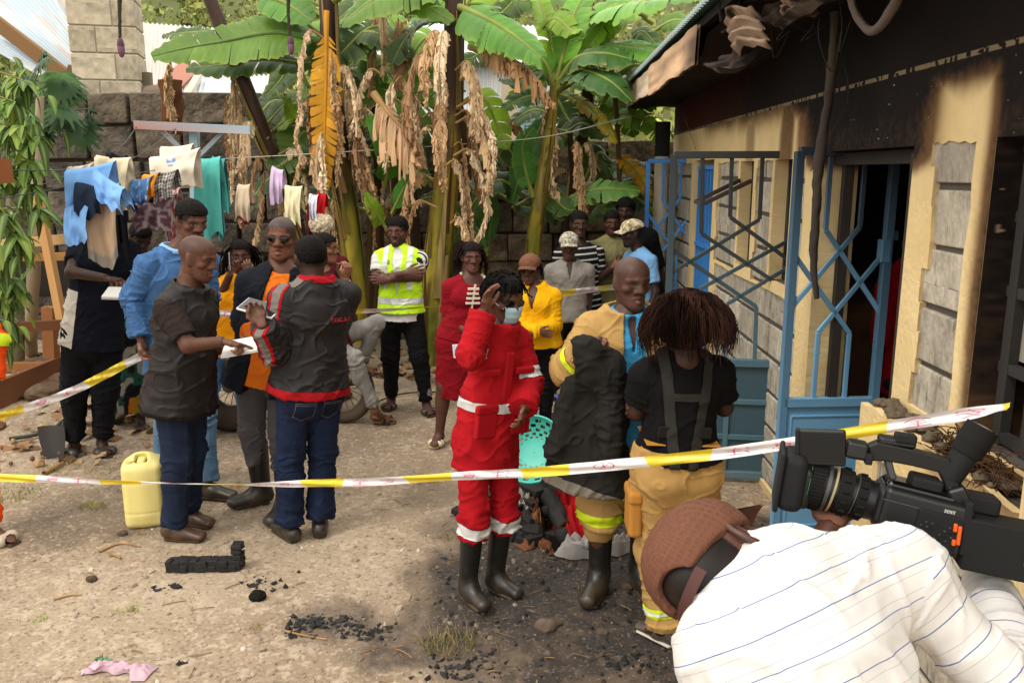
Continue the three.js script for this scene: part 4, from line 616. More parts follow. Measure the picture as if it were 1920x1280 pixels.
// ---------- gates ----------
function gateLeaf(label, p0, p1, o) {   // p0, p1: lower corners; lattice above a solid lower panel
  const H = o.h || 2.2, rail = o.rail || .845, len = p0.distanceTo(p1), ux = p1.clone().sub(p0).normalize(), g = thing('steel_gate', label, 'gate', p0.clone(), o.group), q = (t, y) => ux.clone().multiplyScalar(t * len).setY(y);
  const M1 = mat(0xffffff, .5, { vertexColors: true, metalness: .1 }), paint = C(o.color), pale = C(o.color).lerp(C(0xb9b5aa), .35), soot = C(0x1d1a17), nrm = V(-ux.z, 0, ux.x);
  const pt = (nm, geo, par = g) => part(nm, colorize(geo, (x, y, z, c) => { const n = fbm(x * 9, y * 9, z * 9, 4), k = o.burn ? sstep(o.burn - .25, o.burn + .35, y + .35 * n) : 0; c.copy(paint).multiplyScalar(1 + .5 * n).lerp(pale, sstep(.22, .4, n) * .5).lerp(C(0x8a5a3a), sstep(.34, .5, n) * .5).lerp(soot, k * .93); }), M1, par);
  const B = (a, b, w = .03, d = .03) => beam(a, b, w, d, nrm, .004);
  pt('stile', B(q(0, .02), q(0, H), .045, .045)); pt('stile', B(q(1, .02), q(1, H), .045, .045)); pt('top_rail', B(q(0, H), q(1, H), .045, .04)); pt('middle_rail', B(q(0, rail), q(1, rail), .05, .045)); pt('bottom_rail', B(q(0, .06), q(1, .06), .05, .045));
  const w = .026, a = (t0, ya, t1, yb) => pt('lattice_bar', B(q(t0, ya), q(t1, yb), w, .018));
  const lat = o.wide ? [[[.22, 1], [.235, .63], [.98, .34]], [[.44, 1], [.45, .71], [.98, .48]], [[.67, 1], [.675, .7], [.02, .44]], [[.88, 1], [.9, .6], [.24, .36], [.25, 0]], [[.02, .55], [.69, .28], [.7, 0]], [[.98, .5], [.46, .29], [.47, 0]]] : [[[.69, 1], [.69, .71], [.02, .39]], [[.33, 1], [.33, .7], [.98, .37]], [[.98, .61], [.33, .29], [.33, 0]], [[.02, .6], [.67, .285], [.67, 0]]];
  for (const l of lat) for (let i = 1; i < l.length; i++) a(l[i - 1][0], rail + (H - rail) * l[i - 1][1], l[i][0], rail + (H - rail) * l[i][1]);
  if (o.panels === 'grid') { const P2 = C(o.color).multiplyScalar(.55); const nR = 3, nC = 2; for (let i = 0; i < nC; i++) for (let j = 0; j < nR; j++) { const x0 = i / nC, x1 = (i + 1) / nC, y0 = .08 + j * (rail - .1) / nR, y1 = .08 + (j + 1) * (rail - .1) / nR; const c = q((x0 + x1) / 2, (y0 + y1) / 2); pt('panel', B(q(x0 + .02, (y0 + y1) / 2), q(x1 - .02, (y0 + y1) / 2), y1 - y0 - .02, .006).translate(nrm.x * -.008, 0, nrm.z * -.008)).material = mat(P2, .45); if (j) pt('panel_bar', B(q(x0 + .02, y0), q(x1 - .02, y0), .035, .03)); } pt('panel_bar', B(q(.5, .08), q(.5, rail), .035, .034)); }
  else { pt('panel', B(q(.02, (rail + .06) / 2), q(.98, (rail + .06) / 2), rail - .09, .008)); for (const [x0, y0, x1, y1] of [[.1, .12, .9, .12], [.1, rail - .08, .9, rail - .08], [.1, .12, .1, rail - .08], [.9, .12, .9, rail - .08]]) pt('panel_edge', B(q(x0, y0), q(x1, y1), .012, .022)); }
  if (o.lock) { pt('latch', B(q(o.lock, 1.62), q(o.lock, 1.74), .05, .06)); pt('latch', B(q(o.lock, 1.76), q(o.lock + .14, 1.76), .05, .012)); }
  return g;
}
const BLUE = 0x78add2;
gateLeaf('nearest blue gate leaf with solid light blue lower panel, charred at top', at(1452, 1000, 4.47).setY(0), at(1616, 1000, 4.5).setY(0), { color: BLUE, burn: 1.6, lock: .97 });
gateLeaf('wide open blue gate leaf with six dark lower panels and blackened lattice', at(1256, 500, 5.52).setY(0), at(1500, 500, 5.4).setY(0), { color: 0x4f6f7c, burn: 1.25, panels: 'grid', wide: true });
gateLeaf('bright blue unburnt gate leaf standing open beside the white downpipe', at(1212, 430, 8.95).setY(0), at(1300, 430, 8.9).setY(0), { color: 0x3f86cf });
{ const g = thing('steel_gate', 'bright blue barred door grille closed in the second doorway', 'gate', wp(7.45, 0, .05)), M1 = mat(0x3f86cf, .5); for (let i = 0; i < 7; i++) part('bar', inParent(beam(wp(7.45 + i * .155, .05, .05), wp(7.45 + i * .155, 2.15, .05), .028, .028), g), M1, g); for (const y of [.08, .85, 1.4, 2.13]) part('rail', inParent(beam(wp(7.45, y, .04), wp(8.4, y, .04), .03, .035), g), M1, g); part('panel', inParent(beam(wp(7.47, .45, .06), wp(8.38, .45, .06), .008, .74), g), M1, g); }
{ const g = thing('door_frame', 'charred door frame with blistered posts inside the burnt doorway', 'door frame', wp(4.3, 0, .1)), cm = mat(0xffffff, .85, { vertexColors: true }), cb = geo => colorize(inParent(geo, g), (x, y, z, c) => { const k = fbm(x * 12, y * 12, z * 12, 4); c.setRGB(.035, .028, .023).multiplyScalar(1 + k).lerp(C(0x6e5a48), sstep(.2, .45, k) * (y > 1 ? .5 : .2)); });
  for (const [s, i] of [[4.52, .12], [3.485, .035]]) part('post', cb(beam(wp(s, 0, i), wp(s, 2.17, i), .045, .05, wn)), cm, g); part('lintel', cb(beam(wp(3.47, 2.16, .1), wp(4.58, 2.16, .1), .06, .06)), cm, g); }
// ---------- yard wall, houses and hill behind ----------
{
  const r = rng(41), w = thing('stone_wall', 'high yard wall of dark rough stone blocks behind the banana plants', 'wall', V(-1.5, 0, -10.6));
  const tex = dataTex(512, 512, (u, v) => { const f = fbm(u * 7, v * 7, 2, 5), d = n3(u * 45, v * 45, 4); const k = .1 + .1 * f + .02 * d; return [k * 1.12, k * .95, k * .74]; }), bmp = dataTex(512, 512, (u, v) => .5 + .6 * fbm(u * 14, v * 14, 2, 5), false);
  const ms = [[.55, .52, .5], [.72, .68, .62], [.9, .82, .72]].map(c => new THREE.MeshStandardMaterial({ map: tex, bumpMap: bmp, bumpScale: .04, roughness: .97, color: new THREE.Color(...c) }));
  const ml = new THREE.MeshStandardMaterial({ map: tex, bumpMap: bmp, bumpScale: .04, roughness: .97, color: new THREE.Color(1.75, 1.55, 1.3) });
  const block = (x0, x1, y0, y1, z, lite) => { const g = new RoundedBoxGeometry(x1 - x0, y1 - y0, .3, 2, .018), p = g.attributes.position, uv = g.attributes.uv, o = r() * 9; for (let i = 0; i < p.count; i++) { uv.setXY(i, p.getX(i) * .9 + o, p.getY(i) * .9 + o); const n = n3(p.getX(i) * 6 + o, p.getY(i) * 6, o); p.setXYZ(i, p.getX(i) + .015 * n, p.getY(i) + .012 * n3(p.getX(i) * 7, p.getY(i) * 7 + o, 2), p.getZ(i) + .025 * n); } g.computeVertexNormals(); const m = part('stone_block', g, lite ? ml : ms[Math.floor(r() * 3)], w); m.position.set((x0 + x1) / 2 + 1.5, (y0 + y1) / 2, z + 10.6 + (r() - .5) * .05); };
  for (let y = -.1, row = 0; y < 2.85; row++) { const h = .36 + r() * .06, x1 = y > 2.35 ? -3.15 : -2.4; let x = -9 - r() * .4; while (x < x1) { const L = .45 + r() * .28; block(x + .02, Math.min(x + L, x1 + .15) - .02, y + .02, y + h - .02, -10.6); x += L; } y += h; }
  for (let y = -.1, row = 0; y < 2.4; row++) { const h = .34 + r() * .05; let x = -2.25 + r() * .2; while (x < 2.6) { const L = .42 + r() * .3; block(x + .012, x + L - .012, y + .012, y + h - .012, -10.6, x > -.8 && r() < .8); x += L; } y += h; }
  part('mortar', join([box(6.6, 2.9, .2, -4.2, 1.45, -.06), box(5.2, 2.45, .2, 1.7, 1.22, -.06)]), mat(new THREE.Color(.1, .075, .052), .97), w);
}
function corrugated(A, B, Cc, D, waves, amp = .018) {   // ridges run from edge AB to edge DC
  const n = B.clone().sub(A).cross(D.clone().sub(A)).normalize(); return gridGeo(waves * 6, 6, (u, v) => A.clone().lerp(B, u).lerp(D.clone().lerp(Cc, u), v).addScaledVector(n, amp * Math.sin(u * waves * 2 * PI)));
}
const tinTex = (a, b, rust, seed) => dataTex(256, 256, (u, v) => { const f = fbm(u * 6 + seed, v * 3, 2, 4), g = fbm(u * 30, v * 4 + seed, 3, 3), k = sstep(-.1, .45, f + .3 * g); return a.map((q, i) => mix(mix(q, b[i], k), [.3, .16, .09][i], rust * sstep(.1, .5, g + f * .5))); });
const tin = (a, b, rust, seed) => new THREE.MeshStandardMaterial({ map: tinTex(a, b, rust, seed), roughness: .55, metalness: .25, side: THREE.DoubleSide });
{
  const woodM = mat(0x7a5c3c, .85);
  const h1 = thing('tin_roof_house', 'house behind the wall at far left with faded blue grey corrugated roof', 'house', V(-8, 0, -15));
  const A = at(-160, -120, 15.5), B = at(95, -8, 15), C2 = at(252, 205, 12.6), D = at(140, 208, 12.3), W = (n, g, m) => part(n, inParent(g, h1), m, h1);
  W('roof', corrugated(at(-160, 10, 13.2), B, C2, at(196, 212, 12.2), 26), tin([.36, .42, .45], [.5, .52, .5], .35, 1));
  W('roof', corrugated(at(100, -10, 15.5), at(165, 8, 15.4), at(240, 196, 13.1), at(205, 140, 13.3), 12), tin([.52, .44, .38], [.6, .54, .48], .4, 3));
  W('roof', corrugated(at(-10, -70, 17), at(150, -75, 17.4), at(157, 30, 15.8), at(95, 32, 15.6), 14), tin([.42, .46, .46], [.55, .55, .52], .2, 5));
  W('barge_board', beam(at(-10, 40, 13), at(135, 152, 12.5), .08, .2), woodM); W('barge_board', beam(at(128, 128, 12.4), at(215, 205, 12.1), .06, .12), mat(0x6a5238, .9));
  W('wall', beam(at(-200, 200, 13.4).setY(1.6), at(120, 200, 13.3).setY(1.6), .2, 3.4), mat(new THREE.Color(.11, .085, .06), .95));
  // masonry pier
  const pier = thing('stone_pier', 'tall square pier of dressed tan stone blocks rising above the wall', 'pier', at(212, 190, 12).setY(0));
  const r = rng(3), tx = dataTex(256, 256, (u, v) => { const f = fbm(u * 8, v * 8, 7, 5); const k = .4 + .22 * f; return [k, k * .84, k * .6]; }), pm = [1, .85, 1.12].map(k => new THREE.MeshStandardMaterial({ map: tx, bumpMap: tx, bumpScale: .01, roughness: .95, color: new THREE.Color(k, k, k * .97) }));
  let y = 2.6, k = 0; while (y < 5.2) { const h = .345; for (const [a, b, c, d] of k % 2 ? [[-.42, -.1, -.3, .3], [-.085, .42, -.3, .3]] : [[-.42, .12, -.3, .3], [.135, .42, -.3, .3]]) { const g = rbox(b - a, h - .018, d - c, .012), uv = g.attributes.uv; for (let i = 0; i < uv.count; i++) uv.setXY(i, uv.getX(i) * .8 + k * .3, uv.getY(i) * .5 + a); const m = part('stone_block', g, pm[Math.floor(r() * 3)], pier); m.position.set((a + b) / 2, y + h / 2, 0); } y += h; k++; }
  part('mortar', box(.8, 5, .56, 0, 2.5, 0), mat(new THREE.Color(.42, .36, .26), .95), pier); pier.rotation.y = rad(14);
  const h2 = thing('tin_roof_house', 'house behind the pier with pale rusting iron roof and pink ridge cap', 'house', V(-5.5, 0, -15)), W2 = (n, g, m) => part(n, inParent(g, h2), m, h2);
  W2('roof', corrugated(at(262, 42, 18), at(520, 62, 18), at(430, 205, 14.5), at(262, 205, 14), 30), tin([.52, .46, .41], [.6, .56, .5], .3, 7));
  W2('roof', corrugated(at(345, 148, 14.2), at(505, 140, 14.6), at(490, 222, 12.4), at(330, 208, 12.2), 18), tin([.5, .54, .55], [.62, .63, .6], .15, 9));
  W2('ridge_cap', beam(at(358, 122, 14.4), at(272, 205, 12.3), .3, .05, V(.4, 1, 0)), mat(0xa87464, .8)); W2('ridge_cap', beam(at(372, 140, 14), at(335, 205, 12.2), .1, .06), mat(0xcdbfa8, .8));
  W2('wall', beam(at(262, 240, 14.2).setY(1.5), at(520, 240, 14.4).setY(1.5), .2, 3.0), mat(new THREE.Color(.3, .26, .2), .95));
  W2('roof_debris', join([new THREE.IcosahedronGeometry(.2, 1).scale(1.2, .7, 1).translate(...at(285, 178, 12).toArray()), box(.12, .2, .1, ...at(275, 150, 12).toArray())]), mat(0x6e6252, .95));
  const h3 = thing('tin_house', 'pale corrugated iron house with louvred window seen through banana leaves', 'house', V(-1, 0, -14)), W3 = (n, g, m) => part(n, inParent(g, h3), m, h3);
  W3('wall', corrugated(at(690, 100, 14), at(1045, 108, 14), at(1045, 330, 13.6), at(690, 330, 13.6), 44, .015), tin([.6, .62, .6], [.7, .7, .66], .08, 11));
  W3('roof', corrugated(at(640, 40, 17), at(1080, 50, 17), at(1060, 118, 13.6), at(670, 110, 13.6), 50), tin([.52, .55, .55], [.62, .62, .6], .2, 13));
  W3('post', beam(at(955, 150, 13.5), at(955, 300, 13.5), .22, .2), mat(0xb0a084, .9));
  const win = new THREE.Group(); win.name = 'window'; h3.add(win); part('frame', inParent(join([beam(at(980, 165, 13.5), at(980, 250, 13.5), .06, .05), beam(at(1022, 165, 13.5), at(1022, 250, 13.5), .06, .05), beam(at(978, 165, 13.5), at(1024, 165, 13.5), .06, .05), beam(at(978, 248, 13.5), at(1024, 248, 13.5), .06, .05)]), win), mat(0x6f9aa0, .6), win);
  for (let i = 0; i < 9; i++) part('pane', inParent(beam(at(981, 172 + i * 8.5, 13.5), at(1021, 172 + i * 8.5, 13.5), .06, .012, V(0, .5, 1)), win), mat(0x5a6c74, .2), win);
  part('window_sill', inParent(beam(at(972, 255, 13.4), at(1030, 257, 13.4), .1, .1), h3), mat(0xc9bfae, .8), h3);
}
{ // wooded hill
  const f = (x, z) => { const d = -z; return (d < 17 ? 0 : (d - 17) * .36) + 1.2 * fbm(x * .08, 3, z * .08, 3); };
  struct('hill', gridGeo(80, 60, (u, v) => { const x = mix(-75, 75, u), z = mix(-16.5, -110, v); return V(x, f(x, z) - .1, z); }), mat(new THREE.Color(.09, .1, .035), .95));
  const leaf = new THREE.BufferGeometry(); leaf.setAttribute('position', new THREE.Float32BufferAttribute([0, 0, 0, .5, .35, .1, 1, 0, 0, .5, -.35, .1], 3)); leaf.setIndex([0, 1, 2, 0, 2, 3]); leaf.computeVertexNormals();
  const r = rng(99), N = 46000, im = new THREE.InstancedMesh(leaf, mat(0xffffff, .75, { }), N), m = new THREE.Matrix4(), q = new THREE.Quaternion(), e = new THREE.Euler(), c = new THREE.Color(); im.name = 'hillside_bushes';
  let i = 0; while (i < N) {
    const d = 18 + r() * r() * 55, px = -150 + r() * 2100, x = (px - 960) / FOCAL * d, z = -d, R = .7 + r() * 1.3, hue = r(), y0 = f(x, z) + R * .6;
    for (let k = 0; k < 130 && i < N; k++, i++) { const u = r() * 2 - 1, a = r() * PI * 2, s = Math.sqrt(1 - u * u), rr = R * (.65 + .4 * r()); e.set(r() * 6, r() * 6, r() * 6); const sc = .16 + .22 * r(); m.compose(V(x + s * Math.cos(a) * rr, y0 + u * rr * 1.1, z + s * Math.sin(a) * rr), q.setFromEuler(e), V(sc, sc, sc)); im.setMatrixAt(i, m); c.setRGB(.17, .2, .05).lerp(new THREE.Color(.32, .32, .08), hue * .8).multiplyScalar(.6 + .8 * r()); im.setColorAt(i, c); }
  }
  sh(im); scene.add(im); im.userData.kind = 'stuff'; tag(im, 'yellow green bushes covering the hillside behind the houses', 'bushes');
}
// ---------- banana plants ----------
const leafMats = new Map();
function leafMat(key) {
  if (leafMats.has(key)) return leafMats.get(key);
  const m = key === 'dead' ? new THREE.MeshPhysicalMaterial({ color: 0xffffff, vertexColors: true, roughness: .85, side: THREE.DoubleSide, transmission: .12, thickness: 0 }) : new THREE.MeshPhysicalMaterial({ color: 0xffffff, vertexColors: true, roughness: key === 'wax' ? .5 : .6, specularIntensity: .5, side: THREE.DoubleSide, transmission: .3, thickness: 0 });
  leafMats.set(key, m); return m;
}
const deadWood = mat(0xffffff, .9, { vertexColors: true });
// midrib through pts (world); blade half width w; torn into strips that sag by 'sag'
function bananaLeaf(plant, pts, w, o = {}) {
  const r = rng(o.seed || Math.floor(pts[0].x * 991 + pts[1].y * 577 + w * 7919 + 4000)), c = new THREE.CatmullRomCurve3(pts), L = c.getLength(), dead = o.dead, up = o.up ? o.up.clone() : V(0, 1, .25), st = o.stalk ?? .12;
  const P = [], COL = [], I = [], fold = o.fold ?? .35, tear = o.tear ?? .3, sag = o.sag ?? .25, cen = new THREE.Color(), tip = C(o.tip || (dead ? 0x9a7048 : 0x8f9a2c)), base = C(o.color || (dead ? 0xb08a62 : 0x4f7a24)), seed = r() * 50;
  const frame = t => { const p = c.getPointAt(t), T = c.getTangentAt(t), N = up.clone().addScaledVector(T, -up.dot(T)).normalize(), S = T.clone().cross(N).normalize(); return [p, T, N, S]; };
  const prof = t => Math.pow(Math.sin(Math.PI * Math.pow(clamp((t - st) / (1 - st)), .62)), .62);
  for (const side of [-1, 1]) {
    let t = st; while (t < .998) {
      const wd = Math.min(.998 - t, (r() < tear ? .02 + r() * .05 : .08 + r() * .16) * (dead ? .55 : 1)), t1 = t + wd, droop = sag * (.3 + r() * 1.1) + (dead ? .8 + r() * .8 : 0), gap = (r() < tear ? .25 : .02) * (dead ? 1.6 : 1), lenK = dead ? .5 + r() * .6 : .93 + r() * .09, shade = .82 + .35 * r(), tw = (r() - .5) * (dead ? 1.4 : .25);
      const nu = Math.max(2, Math.round(wd * L / .035)), nv = dead ? 6 : 7, o0 = P.length / 3;
      for (let i = 0; i <= nu; i++) for (let j = 0; j <= nv; j++) {
        const v = j / nv, a = i / nu, sh0 = 1 - gap * v, tt = clamp(mix(t, t1, .5 + (a - .5) * sh0) + v * .05 * (dead ? .2 : 1), 0, .999), [p, T, N, S] = frame(tt), W = w * prof(mix(t, t1, a)) * lenK * (1 - .06 * Math.abs(a - .5) * 2 * (tear > .2 ? 1 : 0));
        const lift = fold * v * (1 - v * .6) * W, dr = droop * v * v * W + .012 * Math.sin((mix(t, t1, a)) * L / .035 * 2) * v * (dead ? 2 : 1), out = v * W * (dead ? Math.max(.15, 1 - .55 * v) : 1 - .12 * v * droop);
        const q = p.clone().addScaledVector(S, side * out).addScaledVector(N, lift).add(V(0, -dr, 0)); if (tw) q.addScaledVector(T, tw * (a - .5) * v * .1).addScaledVector(N, tw * v * (a - .5) * wd * L);
        if (dead) q.add(V(n3(a * 3 + seed, v * 3, t * 30), n3(v * 4, a * 3 + seed, t * 20), n3(t * 9, v * 3, a * 2 + seed)).multiplyScalar(.035 * v));
        P.push(q.x, q.y, q.z); const f = fbm(q.x * 5 + seed, q.y * 5, q.z * 5, 3); cen.copy(base).multiplyScalar(shade * (1 + .35 * f) * (dead ? .75 + .5 * v : 1 + .1 * Math.sin(tt * L / .012))); if (v > .88) cen.lerp(tip, .35 + .4 * f); if (o.brown && v > 1 - o.brown * (.5 + r())) cen.lerp(C(0x8a5e34), .7); if (j === 0 && !dead) cen.lerp(C(0x9aa552), .5); COL.push(cen.r, cen.g, cen.b);
      }
      for (let i = 0; i < nu; i++) for (let j = 0; j < nv; j++) { const a = o0 + i * (nv + 1) + j, b = a + 1, d = a + nv + 1, e = d + 1; I.push(a, b, e, a, e, d); }
      t = t1;
    }
  }
  const g = new THREE.BufferGeometry(); g.setAttribute('position', new THREE.Float32BufferAttribute(P, 3)); g.setAttribute('color', new THREE.Float32BufferAttribute(COL, 3)); g.setIndex(I); g.computeVertexNormals();
  const lf = part(dead ? 'dead_leaf' : 'leaf', inParent(g, plant), leafMat(dead ? 'dead' : 'wax'), plant);
  const rr = o.rib || w * .05 + .006, mc = C(dead ? 0xa98658 : o.ribC || 0x9aa24a), mg = taperTube(pts, [rr * 1.9, rr * 1.3, rr, rr * .6, rr * .25], 26, 7); colorize(mg, (x, y, z, q) => q.copy(mc).multiplyScalar(.85 + .4 * fbm(x * 9, y * 9, z * 9, 3)));
  part('midrib', inParent(mg, plant), dead ? deadWood : leafMat('wax'), lf); return lf;
}
function stemGeo(pts, radii, brown, seed) { // pseudostem with papery sheaths
  const g = taperTube(pts, radii, 70, 20, seed, .07); return colorize(g, (x, y, z, c) => { const f = fbm(x * 9 + seed, y * 1.6, z * 9, 4), st = fbm(x * 40, y * 2, z * 40 + seed, 3); c.copy(C(0xa8922e)).lerp(C(0x6f7a22), sstep(-.2, .35, f)).lerp(C(0x3a2416), clamp(sstep(brown - .5, brown + .4, y + f * 1.1))).lerp(C(0x4a2d18), sstep(.18, .36, st) * .75).multiplyScalar(.85 + .5 * st); });
}
const stemM = mat(0xffffff, .6, { vertexColors: true });
function rags(plant, a, b, n, len, o = {}) { // dead leaves hanging along a stem from a to b
  const r = rng(o.seed || 3); n = Math.ceil(n * .62); len *= .78; for (let i = 0; i < n; i++) { const t = (i + r()) / n, p = a.clone().lerp(b, t), an = r() * PI * 2, R = (o.r || .16) * (.7 + r() * .6), d = V(Math.cos(an), 0, Math.sin(an) * .8 + .25), l = len * (.55 + .7 * r()); const q0 = p.clone().addScaledVector(d, R * .4), q1 = p.clone().addScaledVector(d, R * 1.3).add(V(0, .06, 0)), q2 = p.clone().addScaledVector(d, R * 1.6 + r() * .12).add(V(0, -l * .45, 0)), q3 = p.clone().addScaledVector(d, R * 1.3 + r() * .2).add(V((r() - .5) * .15, -l, 0)); const pal = [0xd0b48e, 0xb89468, 0xdcc4a0, 0x9a7450, 0xc4a47c]; bananaLeaf(plant, [q0, q1, q2, q3], (o.w || .16) * (.4 + r() * .6), { dead: true, seed: Math.floor(r() * 1e6), color: pal[i % 5], tear: 1, sag: .5, up: V(d.x, .4, d.z), st: .1, rib: .007 }); }
}
const P3 = a => a.map(q => at(...q));
function banana(label, stem, radii, brown, leaves, seed) {
  const pts = P3(stem), g = thing('banana_plant', label, 'banana plant', pts[0].clone().setY(0)); radii = radii.map(q => q * .86); part('pseudostem', inParent(stemGeo(pts, radii, brown, seed), g), stemM, g);
  { const r = rng(seed * 71), c = new THREE.CatmullRomCurve3(pts); for (let i = 0; i < 16; i++) { const t0 = r() * .75, dl = .12 + r() * .22, a0 = r() * PI * 2, wd = .25 + r() * .6, fl = r() * .05, hx = C([0x8a6a44, 0x5a3c24, 0xa8905a, 0x7a6a30][i % 4]); const gg = gridGeo(6, 14, (u, v) => { const t = clamp(t0 + v * dl), p = c.getPointAt(t), k = t * (radii.length - 1), q = Math.floor(Math.min(k, radii.length - 1.001)), R = mix(radii[q], radii[q + 1], k - q) * 1.06 + .004 + fl * v * v, a = a0 + (u - .5) * wd * (1 - v * .8) + v * .3; return p.add(V(Math.cos(a) * R, 0, Math.sin(a) * R)); }); part('dry_sheath', inParent(colorize(gg, (x, y, z, q) => q.copy(hx).multiplyScalar(.75 + .6 * fbm(x * 30, y * 3, z * 30, 3))), g), deadWood, g); } }
  for (const [mid, w, o] of leaves) bananaLeaf(g, P3(mid), w, { seed: seed * 100 + Math.floor(mid[0][0]), ...o }); return g;
}
const G1 = 0x56761c, G2 = 0x405a1a, G3 = 0x7a9a22, G4 = 0x324a16, YE = 0xe0a020;
// leaning plant at the left, one huge leaf lying across
const bA = banana('leaning brown banana plant with huge leaf spread left over the clothes line', [[590, 560, 9.2], [540, 380, 9.2], [500, 270, 9.1], [455, 150, 9], [410, 40, 9], [380, -40, 9]], [.12, .11, .1, .095, .085, .07], 1.2, [
  [[[600, 78, 8.9], [520, 62, 8.8], [420, 78, 8.7], [340, 92, 8.6], [284, 106, 8.5]], .34, { up: V(.12, 1, 1.0), color: G1, sag: .15, tear: .12, fold: .15, stalk: .01, ribC: 0x5b7a30 }],
  [[[590, 125, 9.1], [500, 112, 9.0], [420, 122, 9.0], [350, 128, 9]], .24, { up: V(0, 1, .8), color: G2, sag: .25, tear: .2, stalk: .02 }],
  [[[400, 60, 9.2], [350, 62, 9.3], [305, 66, 9.4]], .14, { up: V(0, 1, .9), color: G2, stalk: .05 }],
  [[[470, -10, 9], [530, 5, 8.9], [585, 40, 8.8]], .26, { up: V(-.3, 1, .9), color: 0x55822c, sag: .1, tear: .1 }],
  [[[500, 255, 9.3], [545, 215, 9.2], [575, 160, 9.1], [560, 120, 9]], .16, { up: V(-1, .4, .6), color: G3, tear: .1 }],
  [[[495, 240, 9.4], [530, 200, 9.4], [560, 175, 9.4]], .2, { up: V(0, 1, .7), color: G2 }]], 1);
rags(bA, at(480, 215, 8.95), at(530, 350, 9.05), 8, .9, { seed: 4, w: .13 }); rags(bA, at(330, 110, 9.4), at(325, 150, 9.4), 3, .8, { seed: 8, w: .12, r: .06 }); rags(bA, at(400, 130, 9.3), at(470, 230, 9.3), 8, 1.1, { seed: 12, w: .12 });
part('cut_stump', inParent(taperTube(P3([[318, 250, 9.6], [322, 200, 9.6], [318, 150, 9.6]]), [.12, .11, .12], 12, 12, 4, .25), bA), mat(0x5a3a24, .95), bA);
// stem hung with dead leaves and a yellow one
const bB = banana('banana plant beside the laundry hung with dead leaves and a yellow frond', [[672, 640, 8.7], [660, 480, 8.7], [640, 320, 8.7], [622, 150, 8.7], [612, -30, 8.7]], [.14, .13, .12, .11, .09], 2.0, [
  [[[612, 20, 8.4], [611, 150, 8.35], [608, 260, 8.35], [606, 372, 8.35]], .15, { color: YE, tip: 0xd8861a, sag: -.15, tear: .9, up: V(.2, .2, 1), stalk: .1, ribC: 0xe8a428, rib: .014 }],
  [[[620, 5, 8.7], [680, -30, 8.4], [760, -10, 8.1], [850, 40, 8]], .3, { color: G1, up: V(0, 1, .8), sag: .3 }],
  [[[560, 240, 9.1], [545, 210, 9.1], [530, 180, 9]], .13, { color: G3, up: V(1, .5, .8), tear: .1 }],
  [[[640, 90, 9], [690, 60, 8.9], [740, 85, 8.8], [770, 130, 8.7]], .22, { color: G2, up: V(0, 1, .7) }],
  [[[655, 250, 8.9], [690, 225, 8.7], [715, 240, 8.6]], .12, { color: G3, up: V(0, 1, .8) }],
  [[[600, 30, 9], [560, 10, 9], [520, 50, 9], [495, 90, 9]], .22, { color: G2, up: V(0, 1, .8) }]], 2);
rags(bB, at(618, 60, 8.6), at(600, 330, 8.55), 16, 1.1, { seed: 21, w: .12 }); rags(bB, at(640, 170, 8.65), at(655, 330, 8.6), 14, 1.1, { seed: 25, w: .13 }); rags(bB, at(700, 20, 8.9), at(760, 60, 8.9), 5, 1.1, { seed: 29, w: .16, r: .1 });
// tall centre stem, yellow below
const bC = banana('tallest central banana plant with yellow lower trunk and shaggy dead leaf skirt', [[800, 680, 8.2], [816, 520, 8.2], [832, 380, 8.2], [848, 200, 8.2], [850, 60, 8.2], [852, -60, 8.2]], [.17, .16, .14, .125, .11, .09], 1.95, [
  [[[850, 10, 8.2], [900, 30, 8], [960, 65, 7.9], [1015, 108, 7.8]], .34, { color: 0x55842a, up: V(.25, 1, .9), sag: .35, tear: .3 }],
  [[[850, 0, 8.2], [780, -20, 8], [700, 0, 7.9], [640, 45, 7.9]], .3, { color: G1, up: V(-.2, 1, .8), sag: .3 }],
  [[[845, 40, 8.3], [800, 40, 8.5], [760, 75, 8.6], [735, 120, 8.6]], .28, { color: G4, up: V(0, 1, .6) }],
  [[[858, 30, 8.4], [900, -20, 8.6], [950, -30, 8.8], [1010, 0, 9]], .3, { color: G3, up: V(.2, 1, .5) }],
  [[[720, 350, 8.7], [728, 300, 8.6], [712, 250, 8.5], [690, 215, 8.5]], .17, { color: 0x4f8a2c, up: V(.7, .3, .8), tear: .05, fold: .2, stalk: .04 }],
  [[[735, 400, 8.6], [760, 350, 8.5], [785, 320, 8.4], [792, 270, 8.4]], .14, { color: 0x3f7226, up: V(-.6, .4, .8), tear: .05, stalk: .04 }],
  [[[725, 430, 8.5], [700, 390, 8.4], [685, 360, 8.4]], .1, { color: G3, up: V(.5, .5, .9), tear: .05 }]], 3);
rags(bC, at(848, 40, 8.1), at(838, 300, 8.05), 20, 1.0, { seed: 33, w: .14, r: .2 }); rags(bC, at(820, 300, 8.0), at(838, 420, 8), 8, .7, { seed: 37, w: .1, r: .18 }); rags(bC, at(720, 130, 8.5), at(790, 230, 8.4), 10, 1.0, { seed: 41, w: .17, r: .12 });
bananaLeaf(bC, P3([[700, 175, 8], [730, 215, 7.9], [770, 260, 7.9], [795, 300, 7.9]]), .3, { dead: true, seed: 52, tear: 1, up: V(.3, 1, .6), color: 0xc29a72 });
bananaLeaf(bC, P3([[880, 90, 8], [930, 100, 7.9], [990, 130, 7.9], [1040, 200, 7.9]]), .14, { dead: true, seed: 53, tear: 1, up: V(.3, 1, .6), color: 0xa57b52 });
